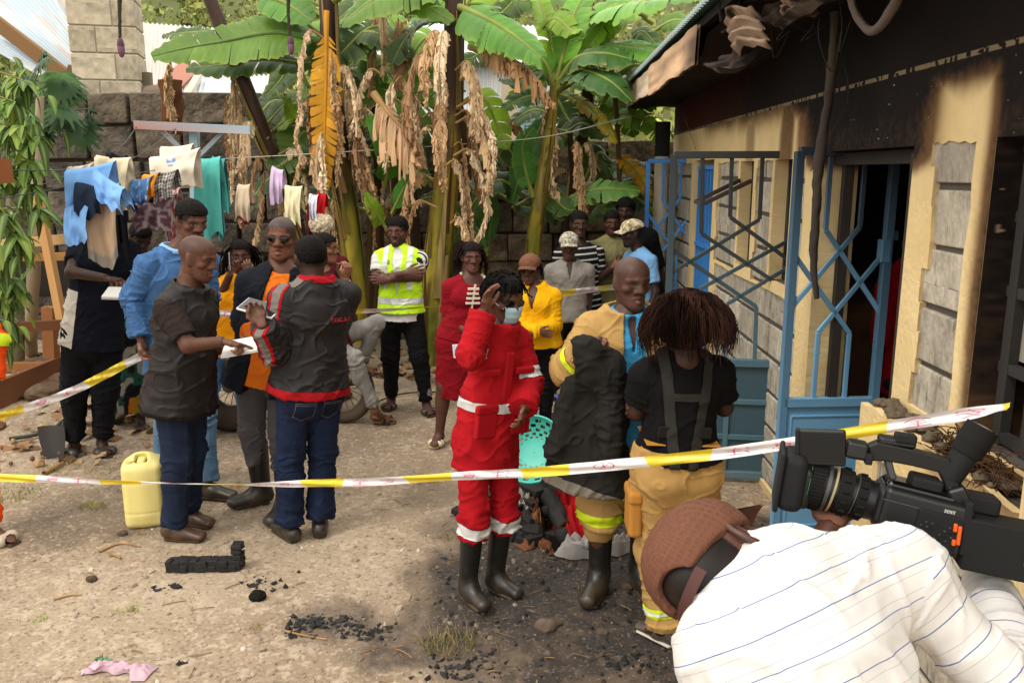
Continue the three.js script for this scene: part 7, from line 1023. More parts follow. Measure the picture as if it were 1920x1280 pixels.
const tapeTex = canvasTex(2048, 128, (x, w, h) => {
  for (let i = 0; i < 4; i++) { const o = i * 512; x.fillStyle = '#e6e2e2'; x.fillRect(o, 0, 512, h); x.fillStyle = '#e6cc34'; x.beginPath(); x.moveTo(o + 290, 0); x.lineTo(o + 512, 0); x.lineTo(o + 498, h); x.lineTo(o + 306, h); x.fill(); x.save(); x.strokeStyle = 'rgba(205,70,110,.85)'; x.lineWidth = 6; x.translate(o + 290, 0); x.scale(-1, 1); if (i % 4 === 2) { x.beginPath(); x.arc(150, 64, 40, 0, 7); x.moveTo(130, 40); x.lineTo(168, 90); x.moveTo(150, 34); x.lineTo(150, 92); x.stroke(); } else { const a = i === 0 ? [0, 1] : i === 1 ? [2, 3] : [3, 2]; glyph(x, 40, 24, 80, a[0]); glyph(x, 175, 24, 80, a[1]); } x.restore(); }
});
const tapeM = new THREE.MeshPhysicalMaterial({ map: tapeTex, roughness: .38, side: THREE.DoubleSide, transmission: .12, thickness: 0 });
function tape(label, pts, w, u0, tw) {   // tw(t) = twist in radians
  const c = new THREE.CatmullRomCurve3(pts), L = c.getLength(), g = gridGeo(260, 6, (u, v) => { const p = c.getPointAt(u), T = c.getTangentAt(u), S = V(0, 1, 0).addScaledVector(T, -T.y).normalize(), N = T.clone().cross(S), a = tw(u), k = (v - .5) * w; return p.addScaledVector(S, Math.cos(a) * k).addScaledVector(N, Math.sin(a) * k + .006 * Math.sin(v * 7 + u * 40) + .004 * n3(u * 60, v * 3, 1)); }), uv = g.attributes.uv;
  for (let i = 0; i < uv.count; i++) uv.setX(i, u0 + uv.getX(i) * L / 2.5); const m = part('barrier_tape', g, tapeM); return tag(m, label, 'barrier tape');
}
const bump1 = (t, c, w) => Math.exp(-(((t - c) / w) ** 2));
tape('white and yellow tape crossing the whole yard in front of everyone to the window', [at(-90, 888, 4.5), at(0, 895, 4.4), at(230, 904, 4.3), at(440, 908, 4.15), at(640, 905, 3.9), at(860, 893, 3.62), at(1010, 884, 3.42), at(1210, 866, 3.12), at(1490, 830, 2.95), at(1700, 794, 2.8), at(1850, 769, 2.68), at(1893, 761, 2.62)], .044, .02, t => 1.15 * bump1(t, .30, .1) + .25 * bump1(t, .2, .1) + .5 * bump1(t, .55, .05) - 1.1 * bump1(t, 1, .03));
tape('short length of tape rising to the hand of the denim shirted person', [at(-80, 815, 4.7), at(0, 781, 4.8), at(130, 735, 4.95), at(262, 668, 5.08)], .056, .1, t => .35);
tape('thin stretch of tape behind the standing people in the middle distance', [at(300, 590, 6.4), at(415, 588, 6.12), at(520, 588, 6.3), at(660, 584, 6.6), at(740, 580, 6.72), at(830, 573, 6.78), at(960, 560, 7.0), at(1060, 549, 7.18), at(1150, 538, 7.8), at(1205, 530, 8.6)], .055, .3, t => 1.05 * bump1(t, .45, .12) + .2);
// ---------- clothes line ----------
const wireM = mat(0x4a4844, .5, { metalness: .4 }), rustM = mat(0xffffff, .75, { vertexColors: true });
{ const post = thing('clothes_line_post', 'pale blue rusted steel T post of the clothes line with two braces', 'post', at(372, 650, 8).setY(0)); const rust = (g) => colorize(inParent(g, post), (x, y, z, c) => { const k = fbm(x * 8, y * 10, z * 8, 4); c.copy(C(0x8fa9b4)).lerp(C(0xa65a38), sstep(.0, .25, k)).lerp(C(0xc9a48a), sstep(-.15, -.3, k) * .5); });
  part('pole', rust(beam(at(364, 650, 8).setY(0), at(364, 242, 8), .075, .075)), rustM, post); part('cross_bar', rust(beam(at(253, 234, 7.9), at(470, 244, 7.9), .075, .075)), rustM, post); part('brace', rust(beam(at(302, 244, 7.95), at(360, 300, 8), .04, .04)), rustM, post); part('brace', rust(beam(at(420, 246, 7.95), at(368, 298, 8), .04, .04)), rustM, post);
  const wires = [[[256, 236, 7.9], [228, 272, 7.2], [120, 330, 6.0], [-30, 380, 4.8]], [[330, 240, 7.9], [240, 300, 6.6], [120, 318, 5.6], [-30, 318, 4.6]], [[372, 300, 7.4], [330, 310, 6.9], [200, 336, 5.9], [-30, 378, 4.8]], [[466, 246, 7.9], [560, 340, 8.3], [640, 380, 8.6]]];
  for (const w of wires) part('wire', inParent(tube(P3(w), .0035, 40, 5), post), wireM, post);
  part('wire', inParent(tube(P3([[380, 300, 8], [640, 285, 8.4], [870, 270, 8.6], [1030, 255, 8.7], [1175, 220, 8.6]]), .005, 40, 5), post), mat(0xa8a498, .6), post); }
const clothM = mat(0xffffff, .92, { vertexColors: true });
function drape(name, label, cat, x0, y0, x1, y1, d, front, back, col, o = {}) {  // px: hung between (x0,y0) and (x1,y1); front/back lengths in px
  const a = at(x0, y0, d), b = at(x1, y1, d + (o.dd || 0)), s = d / FOCAL / .98, r = rng(x0 * 7 + y0), sd = r() * 40, mk = (W, F, B) => gridGeo(26, 34, (u, v) => {
    const t = v * 2 - 1, f = t > 0, len = (f ? F : B) * s * (1 - .2 * Math.abs(n3(u * 2.2 + sd, 1, 3)) - (o.taper || 0) * Math.abs(u - .5)), k = Math.abs(t), sq = 1 - (o.pinch ?? .25) * k * (u < .5 ? 1 : -1) * 0; const uu = .5 + (u - .5) * (1 - (o.gather ?? .15) * Math.sin(k * 2.2));
    const p = a.clone().lerp(b, uu); p.y -= len * k + .02 * k * n3(u * 5, sd, 2); p.y -= .012 * Math.sin(u * PI) * (1 - k); const z = (f ? 1 : -1) * (.016 + .075 * Math.sin(Math.min(1, k * 1.4) * PI * .5)); const fold = .022 * k * Math.sin(u * (o.waves || 14) + sd + n3(u * 3, k * 2, sd) * 2) + .015 * n3(u * 6 + sd, k * 4, 7); return p.add(V(fold * .5 + (o.lean || 0) * k, 0, z + fold)); });
  const g = mk(0, front, back), c0 = typeof col === 'number' ? C(col) : null; const uv = g.attributes.uv; colorize(g, (x, y, z, c, i) => { if (c0) c.copy(c0); else col(uv.getX(i), Math.abs(uv.getY(i) * 2 - 1), c, uv.getY(i) > .5); c.multiplyScalar(1 + .12 * fbm(x * 14, y * 14, z * 14, 3)); }); const m = part(name, g, clothM); return tag(m, label, cat, o.group);
}
{
  const plaid = (a, b, n) => (u, v, c) => c.copy(C(a)).lerp(C(b), ((u * n % 1) < .4 ? .5 : 0) + ((v * n % 1) < .4 ? .5 : 0)), trim = (a, b, k) => (u, v, c) => c.copy(C(v > k ? b : a));
  drape('hanging_jumper', 'cream jumper hung at the left end of the washing line', 'jumper', 128, 312, 182, 300, 5.55, 45, 40, 0xc8bba4, { dd: .3 });
  drape('hanging_shirt', 'light blue shirt draped over the washing line at left', 'shirt', 122, 318, 215, 300, 5.5, 88, 110, 0x6f9cd0, { dd: .1, waves: 9 }); const bs = drape('hanging_sleeve_shirt', 'second light blue shirt hanging lowest at the left end of the line', 'shirt', 124, 385, 172, 372, 5.42, 86, 20, 0x78a4d6, { waves: 8, taper: .3 }); bs.name = numbered('hanging_shirt');
  const ex = drape('hanging_shirt', 'light blue shirt folded over the navy clothes on the washing line', 'shirt', 176, 316, 232, 352, 5.4, 56, 50, 0x74a0d2, { waves: 7, lean: .03 });
  drape('hanging_shorts', 'dark navy shorts hung between the light blue shirts', 'shorts', 142, 340, 200, 345, 5.46, 66, 60, 0x1d2738, { waves: 10 });
  drape('hanging_trousers', 'beige track trousers with ribbed cuffs hanging over the person writing', 'trousers', 164, 350, 222, 342, 5.5, 158, 60, trim(0xa88e74, 0x837a70, .87), { waves: 9, gather: .05 });
  drape('hanging_jumper', 'cream jumper hung behind the blue shirts near the black cloth', 'jumper', 178, 290, 244, 294, 5.75, 100, 80, 0xcdbd9c, { dd: .2 }); drape('hanging_cloth', 'black cloth hanging longest beside the cream jumper', 'cloth', 206, 285, 240, 296, 5.85, 190, 100, 0x14131a, { dd: .2 }); drape('hanging_cloth', 'charcoal cloth bunched where the wire climbs to the post', 'cloth', 200, 282, 236, 290, 6.3, 60, 70, 0x221e24, {});
  drape('hanging_shorts', 'blue denim shorts with pale spots on the line', 'shorts', 246, 336, 286, 328, 6.0, 52, 50, (u, v, c) => c.copy(C(v > .85 ? 0x2a3a58 : 0x496d96)).lerp(C(0xb8c4d0), n3(u * 9, v * 9, 3) > .55 ? .6 : 0)); drape('hanging_shirt', 'orange small shirt pegged beside the denim shorts', 'shirt', 268, 326, 298, 322, 6.05, 50, 40, 0xd98a2a);
  drape('hanging_shirt', 'grey and white checked shirt on the line', 'shirt', 290, 322, 332, 316, 6.1, 58, 40, plaid(0x2e2c30, 0xb8b2a8, 7)); drape('hanging_dress', 'mauve patterned dress hung low beneath the denim shorts', 'dress', 252, 372, 330, 362, 6.2, 66, 40, (u, v, c) => c.copy(C(0x7a5a62)).lerp(C(n3(u * 12, v * 12, 1) > .1 ? 0xb0a0a0 : 0x4a3038), .6)); drape('hanging_dress', 'red and white flowered dress hanging behind the denim shirted person', 'dress', 310, 352, 336, 350, 6.3, 110, 60, (u, v, c) => c.copy(C(0xb0a69c)).lerp(C(0x9c1822), n3(u * 10, v * 16, 5) > .15 ? .9 : 0));
  drape('hanging_blanket', 'white blanket with small blue print bunched over the line', 'blanket', 280, 294, 374, 276, 6.6, 66, 70, (u, v, c) => c.copy(C(0xcfc3b0)).lerp(C(0x3a7ab8), Math.hypot(u - .45, v - .25) < .12 && n3(u * 20, v * 20, 1) > -.1 ? .9 : 0), { waves: 6 }); drape('hanging_cloth', 'white towel lying over the folded blanket', 'towel', 300, 274, 362, 268, 6.8, 70, 60, 0xcabfa9, { waves: 5 });
  drape('hanging_jumper', 'teal sweater hanging on the line beside the post', 'sweater', 366, 296, 412, 292, 7.0, 165, 120, 0x4fa59a, { waves: 9, gather: -.1 }); drape('hanging_cloth', 'dusty blue green cloth behind the teal sweater', 'cloth', 396, 292, 421, 296, 7.15, 150, 100, 0x4a7f84);
  drape('hanging_blouse', 'small cream top with dark red edging on the far line', 'top', 446, 344, 468, 344, 7.6, 74, 40, trim(0xb8a58c, 0x6a1a20, .9), { gather: -.3 }); drape('hanging_blouse', 'small lilac top on the far line', 'top', 510, 310, 530, 318, 7.7, 70, 40, 0xb9a2bc, { gather: -.2 }); drape('hanging_blouse', 'small yellow cream cardigan on the far line', 'cardigan', 534, 346, 566, 348, 7.6, 78, 50, 0xd2c8a0); drape('hanging_blouse', 'small white vest pegged next to red cloth', 'vest', 580, 362, 596, 364, 7.5, 52, 30, 0xc4c2cc); drape('hanging_cloth', 'small bright red cloth at the right end of the washing', 'cloth', 594, 358, 612, 362, 7.55, 62, 30, 0x9c0f18); drape('hanging_cloth', 'dark maroon cloth under the white vest', 'cloth', 576, 380, 592, 384, 7.6, 70, 30, 0x5a1218);
}
// ---------- things held ----------
function sheet(name, label, cat, c, d, uA, w, h, t, m) { const g = new THREE.Group(); g.name = numbered(name); scene.add(g); tag(g, label, cat); const n = V(...d).normalize(), u = V(...uA); u.addScaledVector(n, -u.dot(n)).normalize(); g.position.copy(c); g.quaternion.setFromRotationMatrix(new THREE.Matrix4().makeBasis(u, n.clone().cross(u), n)); for (const [nm, k, mm, tt, z] of m) part(nm, rbox(w * k, h * k, tt, tt * .3).translate(0, 0, z), mm, g); return g; }
const paper = mat(0xd9d6d0, .8), ink = mat(0x2c2a2a, .6);
sheet('paper_sheets', 'white sheets of paper between the padded vest person and the orange shirt person', 'paper', at(455, 650, 4.48), [-.15, 1, .45], [1, .28, 0], .22, .15, .01, [['sheet', 1, paper, .006, 0], ['sheet', .97, paper, .004, .008]]);
sheet('tablet', 'white backed tablet held by the person in the black jacket', 'tablet', at(487, 578, 4.4), [.2, .95, .3], [1, -.42, .1], .2, .14, .01, [['case', 1, paper, .012, 0], ['screen', .93, mat(0x17171a, .15), .004, .008]]);
sheet('notebook', 'white notebook written on by the person in navy t-shirt', 'notebook', at(218, 549, 5.6), [0, 1, .5], [1, -.1, 0], .16, .12, .02, [['page_block', 1, paper, .02, 0], ['cover', 1.03, mat(0xb8b4ae, .7), .003, -.012]]);
sheet('notebook', 'white notebook held out beside the denim sleeve', 'notebook', at(273, 563, 6.2), [0, .7, .8], [1, .05, 0], .16, .17, .02, [['page_block', 1, paper, .018, 0], ['cover', 1.03, mat(0xb8b4ae, .7), .003, -.012]]);
sheet('phone', 'slim phone at the ear of the yellow t-shirt person', 'phone', at(431, 490, 6.16), [-.9, 0, .4], [0, 0, 1], .07, .14, .009, [['case', 1, mat(0x2a2c32, .3), .009, 0], ['screen', .92, mat(0xb8bcc0, .2), .003, .005]]);
sheet('phone', 'white phone with blue spots held by the red dress person', 'phone', at(858, 658, 5.96), [-.15, .1, 1], [1, .1, 0], .07, .1, .009, [['case', 1, mat(0xc9ccd6, .4), .01, 0]]).add((() => { const m = sh(new THREE.Mesh(join([[-.015, .01], [.012, .014], [.0, -.015]].map(([x, y]) => new THREE.CylinderGeometry(.006, .006, .003, 12).rotateX(PI / 2).translate(x, y, .006))), mat(0x4a6ab0, .5))); m.name = 'spots'; m.userData.kind = 'stuff'; return m; })());
// ---------- jerrycan ----------
{ const g = thing('jerrycan', 'pale yellow plastic jerrycan standing behind the padded vest person', 'jerrycan', onGround(277, 978)); g.rotation.y = .3; const X = V(1, 0, 0);
  const F = field([ebar(V(0, .1, 0), V(0, .33, 0), X, .118, .118, .118, .118), rbx(V(0, .2, 0), V(.113, .2, .113), .04)], [rbx(V(0, .395, .04), V(.034, .045, .04), .02), rbx(V(.0, .395, -.05), V(.034, .04, .03), .02), new Object(ebar(V(-.16, .08, 0), V(-.16, .08, .001), X, .03, .03, .03, .03))], .03, .02);
  const m = meshField(F, .006, V(-.16, -.02, -.16), V(.16, .46, .16)), gg = rawGeo(m.pos, m.idx); const pp = gg.attributes.position; for (let i = 0; i < pp.count; i++) { const y = pp.getY(i); const k = 1 - .02 * Math.exp(-(((y - .29) / .008) ** 2)) - .02 * Math.exp(-(((y - .1) / .008) ** 2)); pp.setX(i, pp.getX(i) * k); pp.setZ(i, pp.getZ(i) * k); } gg.computeVertexNormals();
  part('can_body', colorize(gg, (x, y, z, c) => c.copy(C(0xe0cf80)).lerp(C(0x8a744a), clamp(.5 * fbm(x * 9, y * 9, z * 9, 4) + .25 - y * 1.3))), new THREE.MeshPhysicalMaterial({ vertexColors: true, roughness: .5, side: THREE.DoubleSide }), g); part('cap', new THREE.CylinderGeometry(.026, .026, .03, 18).translate(-.06, .405, .06), mat(0xd8c678, .5), g); part('carry_handle', rbox(.045, .03, .17, .012).translate(.0, .405, 0), mat(0xe0cf80, .5), g); }
// ---------- charred timber, lumps, cloths, stones ----------
const charM = mat(0xffffff, .7, { vertexColors: true }), charC = g => colorize(g, (x, y, z, c) => c.setRGB(.014, .013, .012).multiplyScalar(1 + 1.6 * Math.max(0, fbm(x * 60, y * 60, z * 60, 3))));
{ const r = rng(6), base = onGround(385, 1066), g = thing('charred_timber', 'burnt black timber offcut lying on the sand with short cross piece', 'charred wood', base), L = onGround(310, 1068).distanceTo(onGround(446, 1062)); g.rotation.y = .05;
  for (let j = 0; j < 2; j++) for (let k = 0; k < 2; k++) { let x = -L * .52; while (x < L * .42) { const w = .012 + r() * .05, h = .02 + r() * .016; part('char_block', charC(rbox(w + .002, h + .006, .034 + r() * .014, .004).rotateZ((r() - .5) * .2).rotateY((r() - .5) * .25).translate(x + w / 2, .016 + j * .026, (k - .5) * .036 + (r() - .5) * .012)), charM, g); x += w; } }
  for (let j = 0; j < 5; j++) for (let k = 0; k < 2; k++) part('char_block', charC(rbox(.042 + r() * .014, .026, .03 + r() * .012, .005).rotateY((r() - .5) * .3).rotateZ((r() - .5) * .2).translate(L * .47 + (r() - .5) * .012, .018 + j * .028, (k - .5) * .036)), charM, g); part('nail', tube([V(L * .5, .1, 0), V(L * .58, .12, .01)], .003, 4, 5), charM, g); }
function lump(name, label, cat, px, py, r, c, sd, sq = .7, group) { const g = new THREE.IcosahedronGeometry(r, 3), p = g.attributes.position; for (let i = 0; i < p.count; i++) { const x = p.getX(i) / r, y = p.getY(i) / r, z = p.getZ(i) / r, k = 1 + .35 * fbm(x * 1.3 + sd, y * 1.3, z * 1.3, 4); p.setXYZ(i, p.getX(i) * k * 1.15, p.getY(i) * k * sq, p.getZ(i) * k); } g.computeVertexNormals(); const c0 = C(c); colorize(g, (x, y, z, q) => q.copy(c0).multiplyScalar(1 + .7 * fbm(x * 30, y * 30, z * 30, 4))); const m = part(name, g, clothM); m.position.copy(onGround(px, py)); m.position.y += groundY(m.position.x, m.position.z) + r * sq * .5; return tag(m, label, cat, group); }
lump('charcoal_lump', 'single black lump of charcoal on the sand below the timber', 'charcoal', 484, 1122, .036, 0x16130f, 3, .9); lump('stone', 'grey pointed stone standing on the dark soil below the rubber boots', 'stone', 1022, 1180, .045, 0x5c5046, 5, .8); lump('stone', 'flat pale slab of stone beside the grass tuft', 'stone', 968, 1236, .06, 0x5e5244, 6, .2); lump('stone', 'small dark stone near left on the bare sand', 'stone', 172, 1087, .025, 0x4a3c30, 8); lump('stone', 'small grey stone beside the wet patch and jerrycan', 'stone', 230, 1003, .026, 0x55483c, 9); lump('stone', 'pale stone on the dark soil before the tan trousers', 'stone', 1128, 1184, .025, 0x564a3e, 10, .5); lump('stone', 'stone behind the boot of the tan jacket person', 'stone', 1175, 1105, .026, 0x564632, 12, .6); lump('stone', 'half buried stone by the front edge left of the grass', 'stone', 915, 1252, .02, 0x665a4c, 13, .6);
for (const [x, y, r, sd, t] of [[130, 752, .2, 21, 'large rounded rock behind the plank at left'], [90, 770, .16, 22, 'brown rock on the soil heap beside the sloping board'], [205, 650, .14, 23, 'rock at the foot of the stone wall behind navy t-shirt'], [70, 700, .13, 24, 'rock near the tree trunk foot']]) lump('rock', t, 'rock', x, y, r, 0x5a4a3a, sd, .6);
function rag(name, label, cat, pts, w, col, sd, hgt = .05, o = {}) { const P0 = pts.map(q => onGround(q[0], q[1])), c = new THREE.CatmullRomCurve3(P0), g = gridGeo(50, 22, (u, v) => { const p = c.getPointAt(u), T = c.getTangentAt(u), S = V(T.z, 0, -T.x), ww = w * (.75 + .5 * n3(u * 4, sd, 1)), k = (v - .5) * 2; p.addScaledVector(S, k * ww * .5 + .03 * n3(u * 6, v * 3, sd)); p.y = groundY(p.x, p.z) + .006 + hgt * Math.sqrt(Math.max(0, 1 - k * k)) * Math.sin(Math.min(1, u * 5) * PI / 2) * Math.sin(Math.min(1, (1 - u) * 5) * PI / 2) * (.55 + .5 * Math.abs(n3(u * 8 + sd, v * 4, 3)) + .6 * Math.abs(n3(u * 3, v * 9, sd)) + .45 * Math.abs(n3(u * 17 + sd, v * 11, 5)) - .2) + (o.y || 0); return p; }); const c0 = C(col), c1 = C(o.c2 ?? 0x1c1714); colorize(g, (x, y, z, q) => q.copy(c0).multiplyScalar(1 + .2 * fbm(x * 30, y * 30, z * 30, 3)).lerp(c1, clamp((o.dirt ?? .5) * sstep(.05, .4, fbm(x * 9 + sd, y * 9, z * 9, 4)) * 1.5))); const m = part(name, g, clothM); return tag(m, label, cat); }
rag('fallen_cloth', 'pale pink cloth lying crumpled at the bottom left of the yard', 'cloth', [[152, 1268], [200, 1258], [285, 1266]], .085, 0xb99aa4, 2, .03, { dirt: .15, c2: 0x8a7a70 }); rag('fallen_cloth', 'scrap of green and white under the pink cloth', 'cloth', [[178, 1244], [208, 1248]], .04, 0x7a9a78, 4, .02, { dirt: .2 });
rag('debris_cloth', 'red cloth trailing out of the burnt heap between the boots', 'cloth', [[1030, 945], [1062, 965], [1085, 1000], [1108, 1030]], .22, 0xa81016, 7, .17, { dirt: .3 }); rag('debris_cloth', 'grey white cloth lying in front of the red cloth', 'cloth', [[1052, 1030], [1085, 1042], [1130, 1036], [1190, 1025]], .13, 0xa8a29c, 9, .1, { dirt: .35, c2: 0x4a4440 }); rag('debris_cloth', 'white dirty cloth at the left of the burnt heap', 'cloth', [[954, 985], [980, 975], [1000, 985]], .17, 0xb4aaa0, 11, .15, { dirt: .4 }); rag('debris_cloth', 'brown scorched cloth at the front left of the heap', 'cloth', [[975, 1030], [1005, 1020], [1036, 1040]], .08, 0x6e4630, 13, .05, { dirt: .3 }); rag('debris_cloth', 'black sooty cloth across the burnt heap', 'cloth', [[958, 1010], [1000, 1012], [1045, 1028]], .15, 0x1d1a17, 15, .08, { dirt: .2 }); rag('debris_cloth', 'tan scorched cloth in the middle of the heap', 'cloth', [[990, 965], [1005, 985], [1012, 1005]], .09, 0x8a5a3a, 17, .12, { dirt: .4 });
{ const r = rng(90), c = onGround(1015, 965), gs = []; for (let i = 0; i < 90; i++) { const a = r() * 6.3, q = Math.sqrt(r()) * .42, s = .03 + r() * .07, g = i % 3 ? rbox(s * (1 + r() * 2), s * .5, s, .006) : new THREE.IcosahedronGeometry(s * .7, 1); g.rotateY(r() * 6).rotateZ((r() - .5) * 1.2).translate(c.x + Math.cos(a) * q * 1.15, Math.max(.02, .2 * (1 - q / .45)) * r() + .02, c.z + Math.sin(a) * q); gs.push(g); } const h = part('burnt_heap', charC(join(gs)), charM); h.userData.kind = 'stuff'; tag(h, 'heap of burnt black rubbish on the ground behind the red fire suit', 'burnt heap');
  const lg = thing('burnt_log', 'charred pipe like log lying over the burnt heap', 'charred wood', onGround(1035, 985)); part('log', inParent(charC(taperTube([onGround(1008, 950).add(V(0, .16, 0)), onGround(1030, 975).add(V(0, .14, 0)), onGround(1058, 1012).add(V(0, .07, 0))], [.05, .055, .05], 20, 12, 4, .3)), lg), charM, lg); part('log_end', inParent(new THREE.TorusGeometry(.045, .012, 8, 20).rotateY(.6).translate(...onGround(1059, 1013).add(V(0, .07, .005)).toArray()), lg), mat(0x3a2a1e, .9), lg);
  const chips = []; for (let i = 0; i < 1500; i++) { const x = (r() * 2.6 - .4), z = -2.6 - r() * 2.6, b = burnAt(x, z); if (b < .25 + r() * .5) continue; const s = .004 + r() * r() * .022; chips.push(new THREE.TetrahedronGeometry(s, 0).scale(1.4, .6, 1).rotateY(r() * 6).translate(x, groundY(x, z) + s * .2, z)); }
  for (const [px, py, n, R] of [[480, 1095, 26, .12], [578, 1165, 60, .1], [640, 1170, 50, .13], [690, 1185, 60, .16], [520, 1090, 10, .2], [860, 1255, 60, .2], [1180, 1235, 50, .2], [340, 1245, 8, .03], [325, 1100, 12, .04], [300, 1105, 10, .05], [570, 1185, 30, .1]]) { const c2 = onGround(px, py); for (let i = 0; i < n; i++) { const x = c2.x + (r() + r() - 1) * R, z = c2.z + (r() + r() - 1) * R * .7, s = .005 + r() * r() * .025; chips.push(new THREE.TetrahedronGeometry(s, 0).scale(1.5, .7, 1).rotateY(r() * 6).translate(x, groundY(x, z) + s * .2, z)); } }
  const ch = part('charcoal_fragments', charC(join(chips)), charM); ch.userData.kind = 'stuff'; tag(ch, 'black charcoal fragments scattered over the burnt patch of ground', 'charcoal fragments');
  const pg = [0, 1, 2].map(i => { const g = new THREE.IcosahedronGeometry(1, 1), p = g.attributes.position; for (let k = 0; k < p.count; k++) { const x = p.getX(k), y = p.getY(k), z = p.getZ(k), q = 1 + .35 * n3(x * 1.6 + i * 9, y * 1.6, z * 1.6); p.setXYZ(k, x * q, y * q * .6, z * q); } g.computeVertexNormals(); return g; }); const N = 5200, m4 = new THREE.Matrix4(), qq = new THREE.Quaternion(), cc = new THREE.Color();
  const im = new THREE.InstancedMesh(pg[0], mat(0xffffff, .95), N); for (let i = 0; i < N; i++) { const d = 2.0 + r() * r() * 7.5, px = -60 + r() * 1500, x = (px - 960) / FOCAL * d * 1.02, z = -d; const cl = n3(x * 1.6, 5, z * 1.6) > r() * 1.2 - .5; const s = cl ? .0025 + .013 * Math.pow(r(), 3.4) : .0015 + .004 * r(); qq.setFromEuler(new THREE.Euler(r() * .6, r() * 6, r() * .6)); m4.compose(V(x, groundY(x, z) + s * .25, z), qq, V(s * (1 + r() * .5), s, s)); im.setMatrixAt(i, m4); const k = .7 + .6 * r(); cc.setRGB(.3 * k, .24 * k, .175 * k); if (r() < .12) cc.setRGB(.5, .45, .38); if (burnAt(x, z) > .4) cc.multiplyScalar(.5); im.setColorAt(i, cc); } im.name = 'gravel'; im.userData.kind = 'stuff'; sh(im); scene.add(im); tag(im, 'small pebbles and grit scattered over the bare ground', 'gravel');
  const st = []; for (let i = 0; i < 240; i++) { const d = 2.1 + r() * r() * 6, px = r() * 1400, x = (px - 960) / FOCAL * d, z = -d, a = r() * PI, L = .02 + r() * r() * .14, y = groundY(x, z) + .004; st.push(new THREE.TubeGeometry(new THREE.QuadraticBezierCurve3(V(x, y, z), V(x + Math.cos(a) * L * .5 + (r() - .5) * .02, y + r() * .012, z + Math.sin(a) * L * .5), V(x + Math.cos(a) * L, y, z + Math.sin(a) * L)), 4, .0012 + r() * .0018, 4)); } const sw = part('straw_bits', solidColor(join(st), 0x8a6a44, .4), clothM); sw.userData.kind = 'stuff'; tag(sw, 'dry twigs and straw bits lying about the yard', 'twigs');
  for (const [pts, rr, t] of [[[[535, 1186], [570, 1192], [612, 1203]], .006, 'pale bent twig lying across the edge of the burnt soil'], [[[185, 1038], [225, 1022], [262, 1026]], .007, 'dry twig on the sand below the wet patch'], [[[205, 1040], [220, 1044], [226, 1048]], .008, 'short curled dry bark piece near left'], [[[100, 1122], [130, 1115], [152, 1114]], .006, 'thin pale twig at far left of the sand'], [[[82, 893], [108, 880], [128, 868]], .018, 'brown stick by the feet of the navy t-shirt person']]) tag(part('twig', solidColor(taperTube(pts.map(q => { const v = onGround(q[0], q[1]); v.y = groundY(v.x, v.z) + rr; return v; }), [rr, rr * .8, rr * .5], 12, 6, 3, .3), 0xa07a4e, .3), clothM), t, 'twig'); }
function tuft(px, py, R, n, h, col, label) { const r = rng(px * 3 + py), c = onGround(px, py), gs = []; for (let i = 0; i < n; i++) { const a = r() * 6.3, q = Math.sqrt(r()) * R, x = c.x + Math.cos(a) * q, z = c.z + Math.sin(a) * q * .7, L = h * (.4 + .8 * r()), b = r() * 6.3, lean = .4 + r() * .9; const y0 = groundY(x, z); gs.push(gridGeo(1, 5, (u, v) => V(x + Math.cos(b) * L * lean * v * v + (u - .5) * .0045 * (1 - v), y0 + L * v * (1 - .35 * v * lean), z + Math.sin(b) * L * lean * v * v))); } const g = join(gs), c0 = C(col), c1 = C(0xa8905a); colorize(g, (x, y, z, k) => k.copy(c0).lerp(c1, clamp(.5 + n3(x * 50, y * 8, z * 50)))); const m = part('grass_tuft', g, leafMat('leaf')); m.userData.kind = 'stuff'; tag(m, label, 'grass'); }
tuft(845, 1212, .13, 110, .1, 0x6a6a34, 'yellowing grass tuft on the dark soil in front'); tuft(172, 952, .09, 120, .06, 0x5a7a2c, 'green grass tuft above the wet patch'); tuft(25, 928, .2, 160, .06, 0x5c7a30, 'patch of green grass at the left edge'); tuft(235, 1148, .06, 26, .07, 0x8a9a4a, 'sparse grass blades on the open sand'); tuft(70, 1160, .05, 24, .04, 0x7a9a3a, 'tiny green weed at the left of the sand'); tuft(395, 868, .08, 40, .04, 0x6a7a34, 'thin grass behind the rubber boots'); tuft(115, 880, .16, 60, .06, 0x5c6a2c, 'grass beside the shovel blade'); tuft(830, 1010, .12, 40, .05, 0x6a6a34, 'dry weeds left of the red suit boots'); tuft(470, 1185, .06, 26, .05, 0x8a7a4a, 'dry grass blades near the charcoal crumbs'); tuft(190, 885, .14, 50, .05, 0x6a7a34, 'weeds in front of the black slides');
// ---------- teal basket ----------
{ const b = thing('plastic_basket', 'turquoise plastic basket with round holes lying tilted behind the fire coat', 'basket', at(1002, 848, 4.75)), P0 = [], I = [], R = .2, nA = 96, nR = 26; const f = (i, j) => { const a = i / nA * PI * 2, r = R * (.02 + .98 * j / nR); return [Math.cos(a) * r, .09 * Math.pow(j / nR, 3.2) + (j > nR - 2 ? .004 : 0), Math.sin(a) * r]; };
  for (let j = 0; j <= nR; j++) for (let i = 0; i <= nA; i++) P0.push(...f(i, j)); for (let j = 0; j < nR; j++) for (let i = 0; i < nA; i++) { const row = Math.floor(j / 3), hole = j > 10 && j < 24 && j % 3 !== 0 && ((i + row * 3) % 6) > 1 && ((i + row * 3) % 6) < 5; if (hole) continue; const a = j * (nA + 1) + i, c = a + nA + 1; I.push(a, a + 1, c + 1, a, c + 1, c); }
  const g = rawGeo(P0, I), g2 = g.clone().translate(0, .004, 0), tm = mat(0x3fb3a2, .45); part('bowl', join([g, g2]), tm, b); part('rim', new THREE.TorusGeometry(R, .007, 8, 60).rotateX(PI / 2).translate(0, .094, 0), tm, b); b.rotation.set(.95, .2, .25); b.position.y = Math.max(b.position.y, .2); }
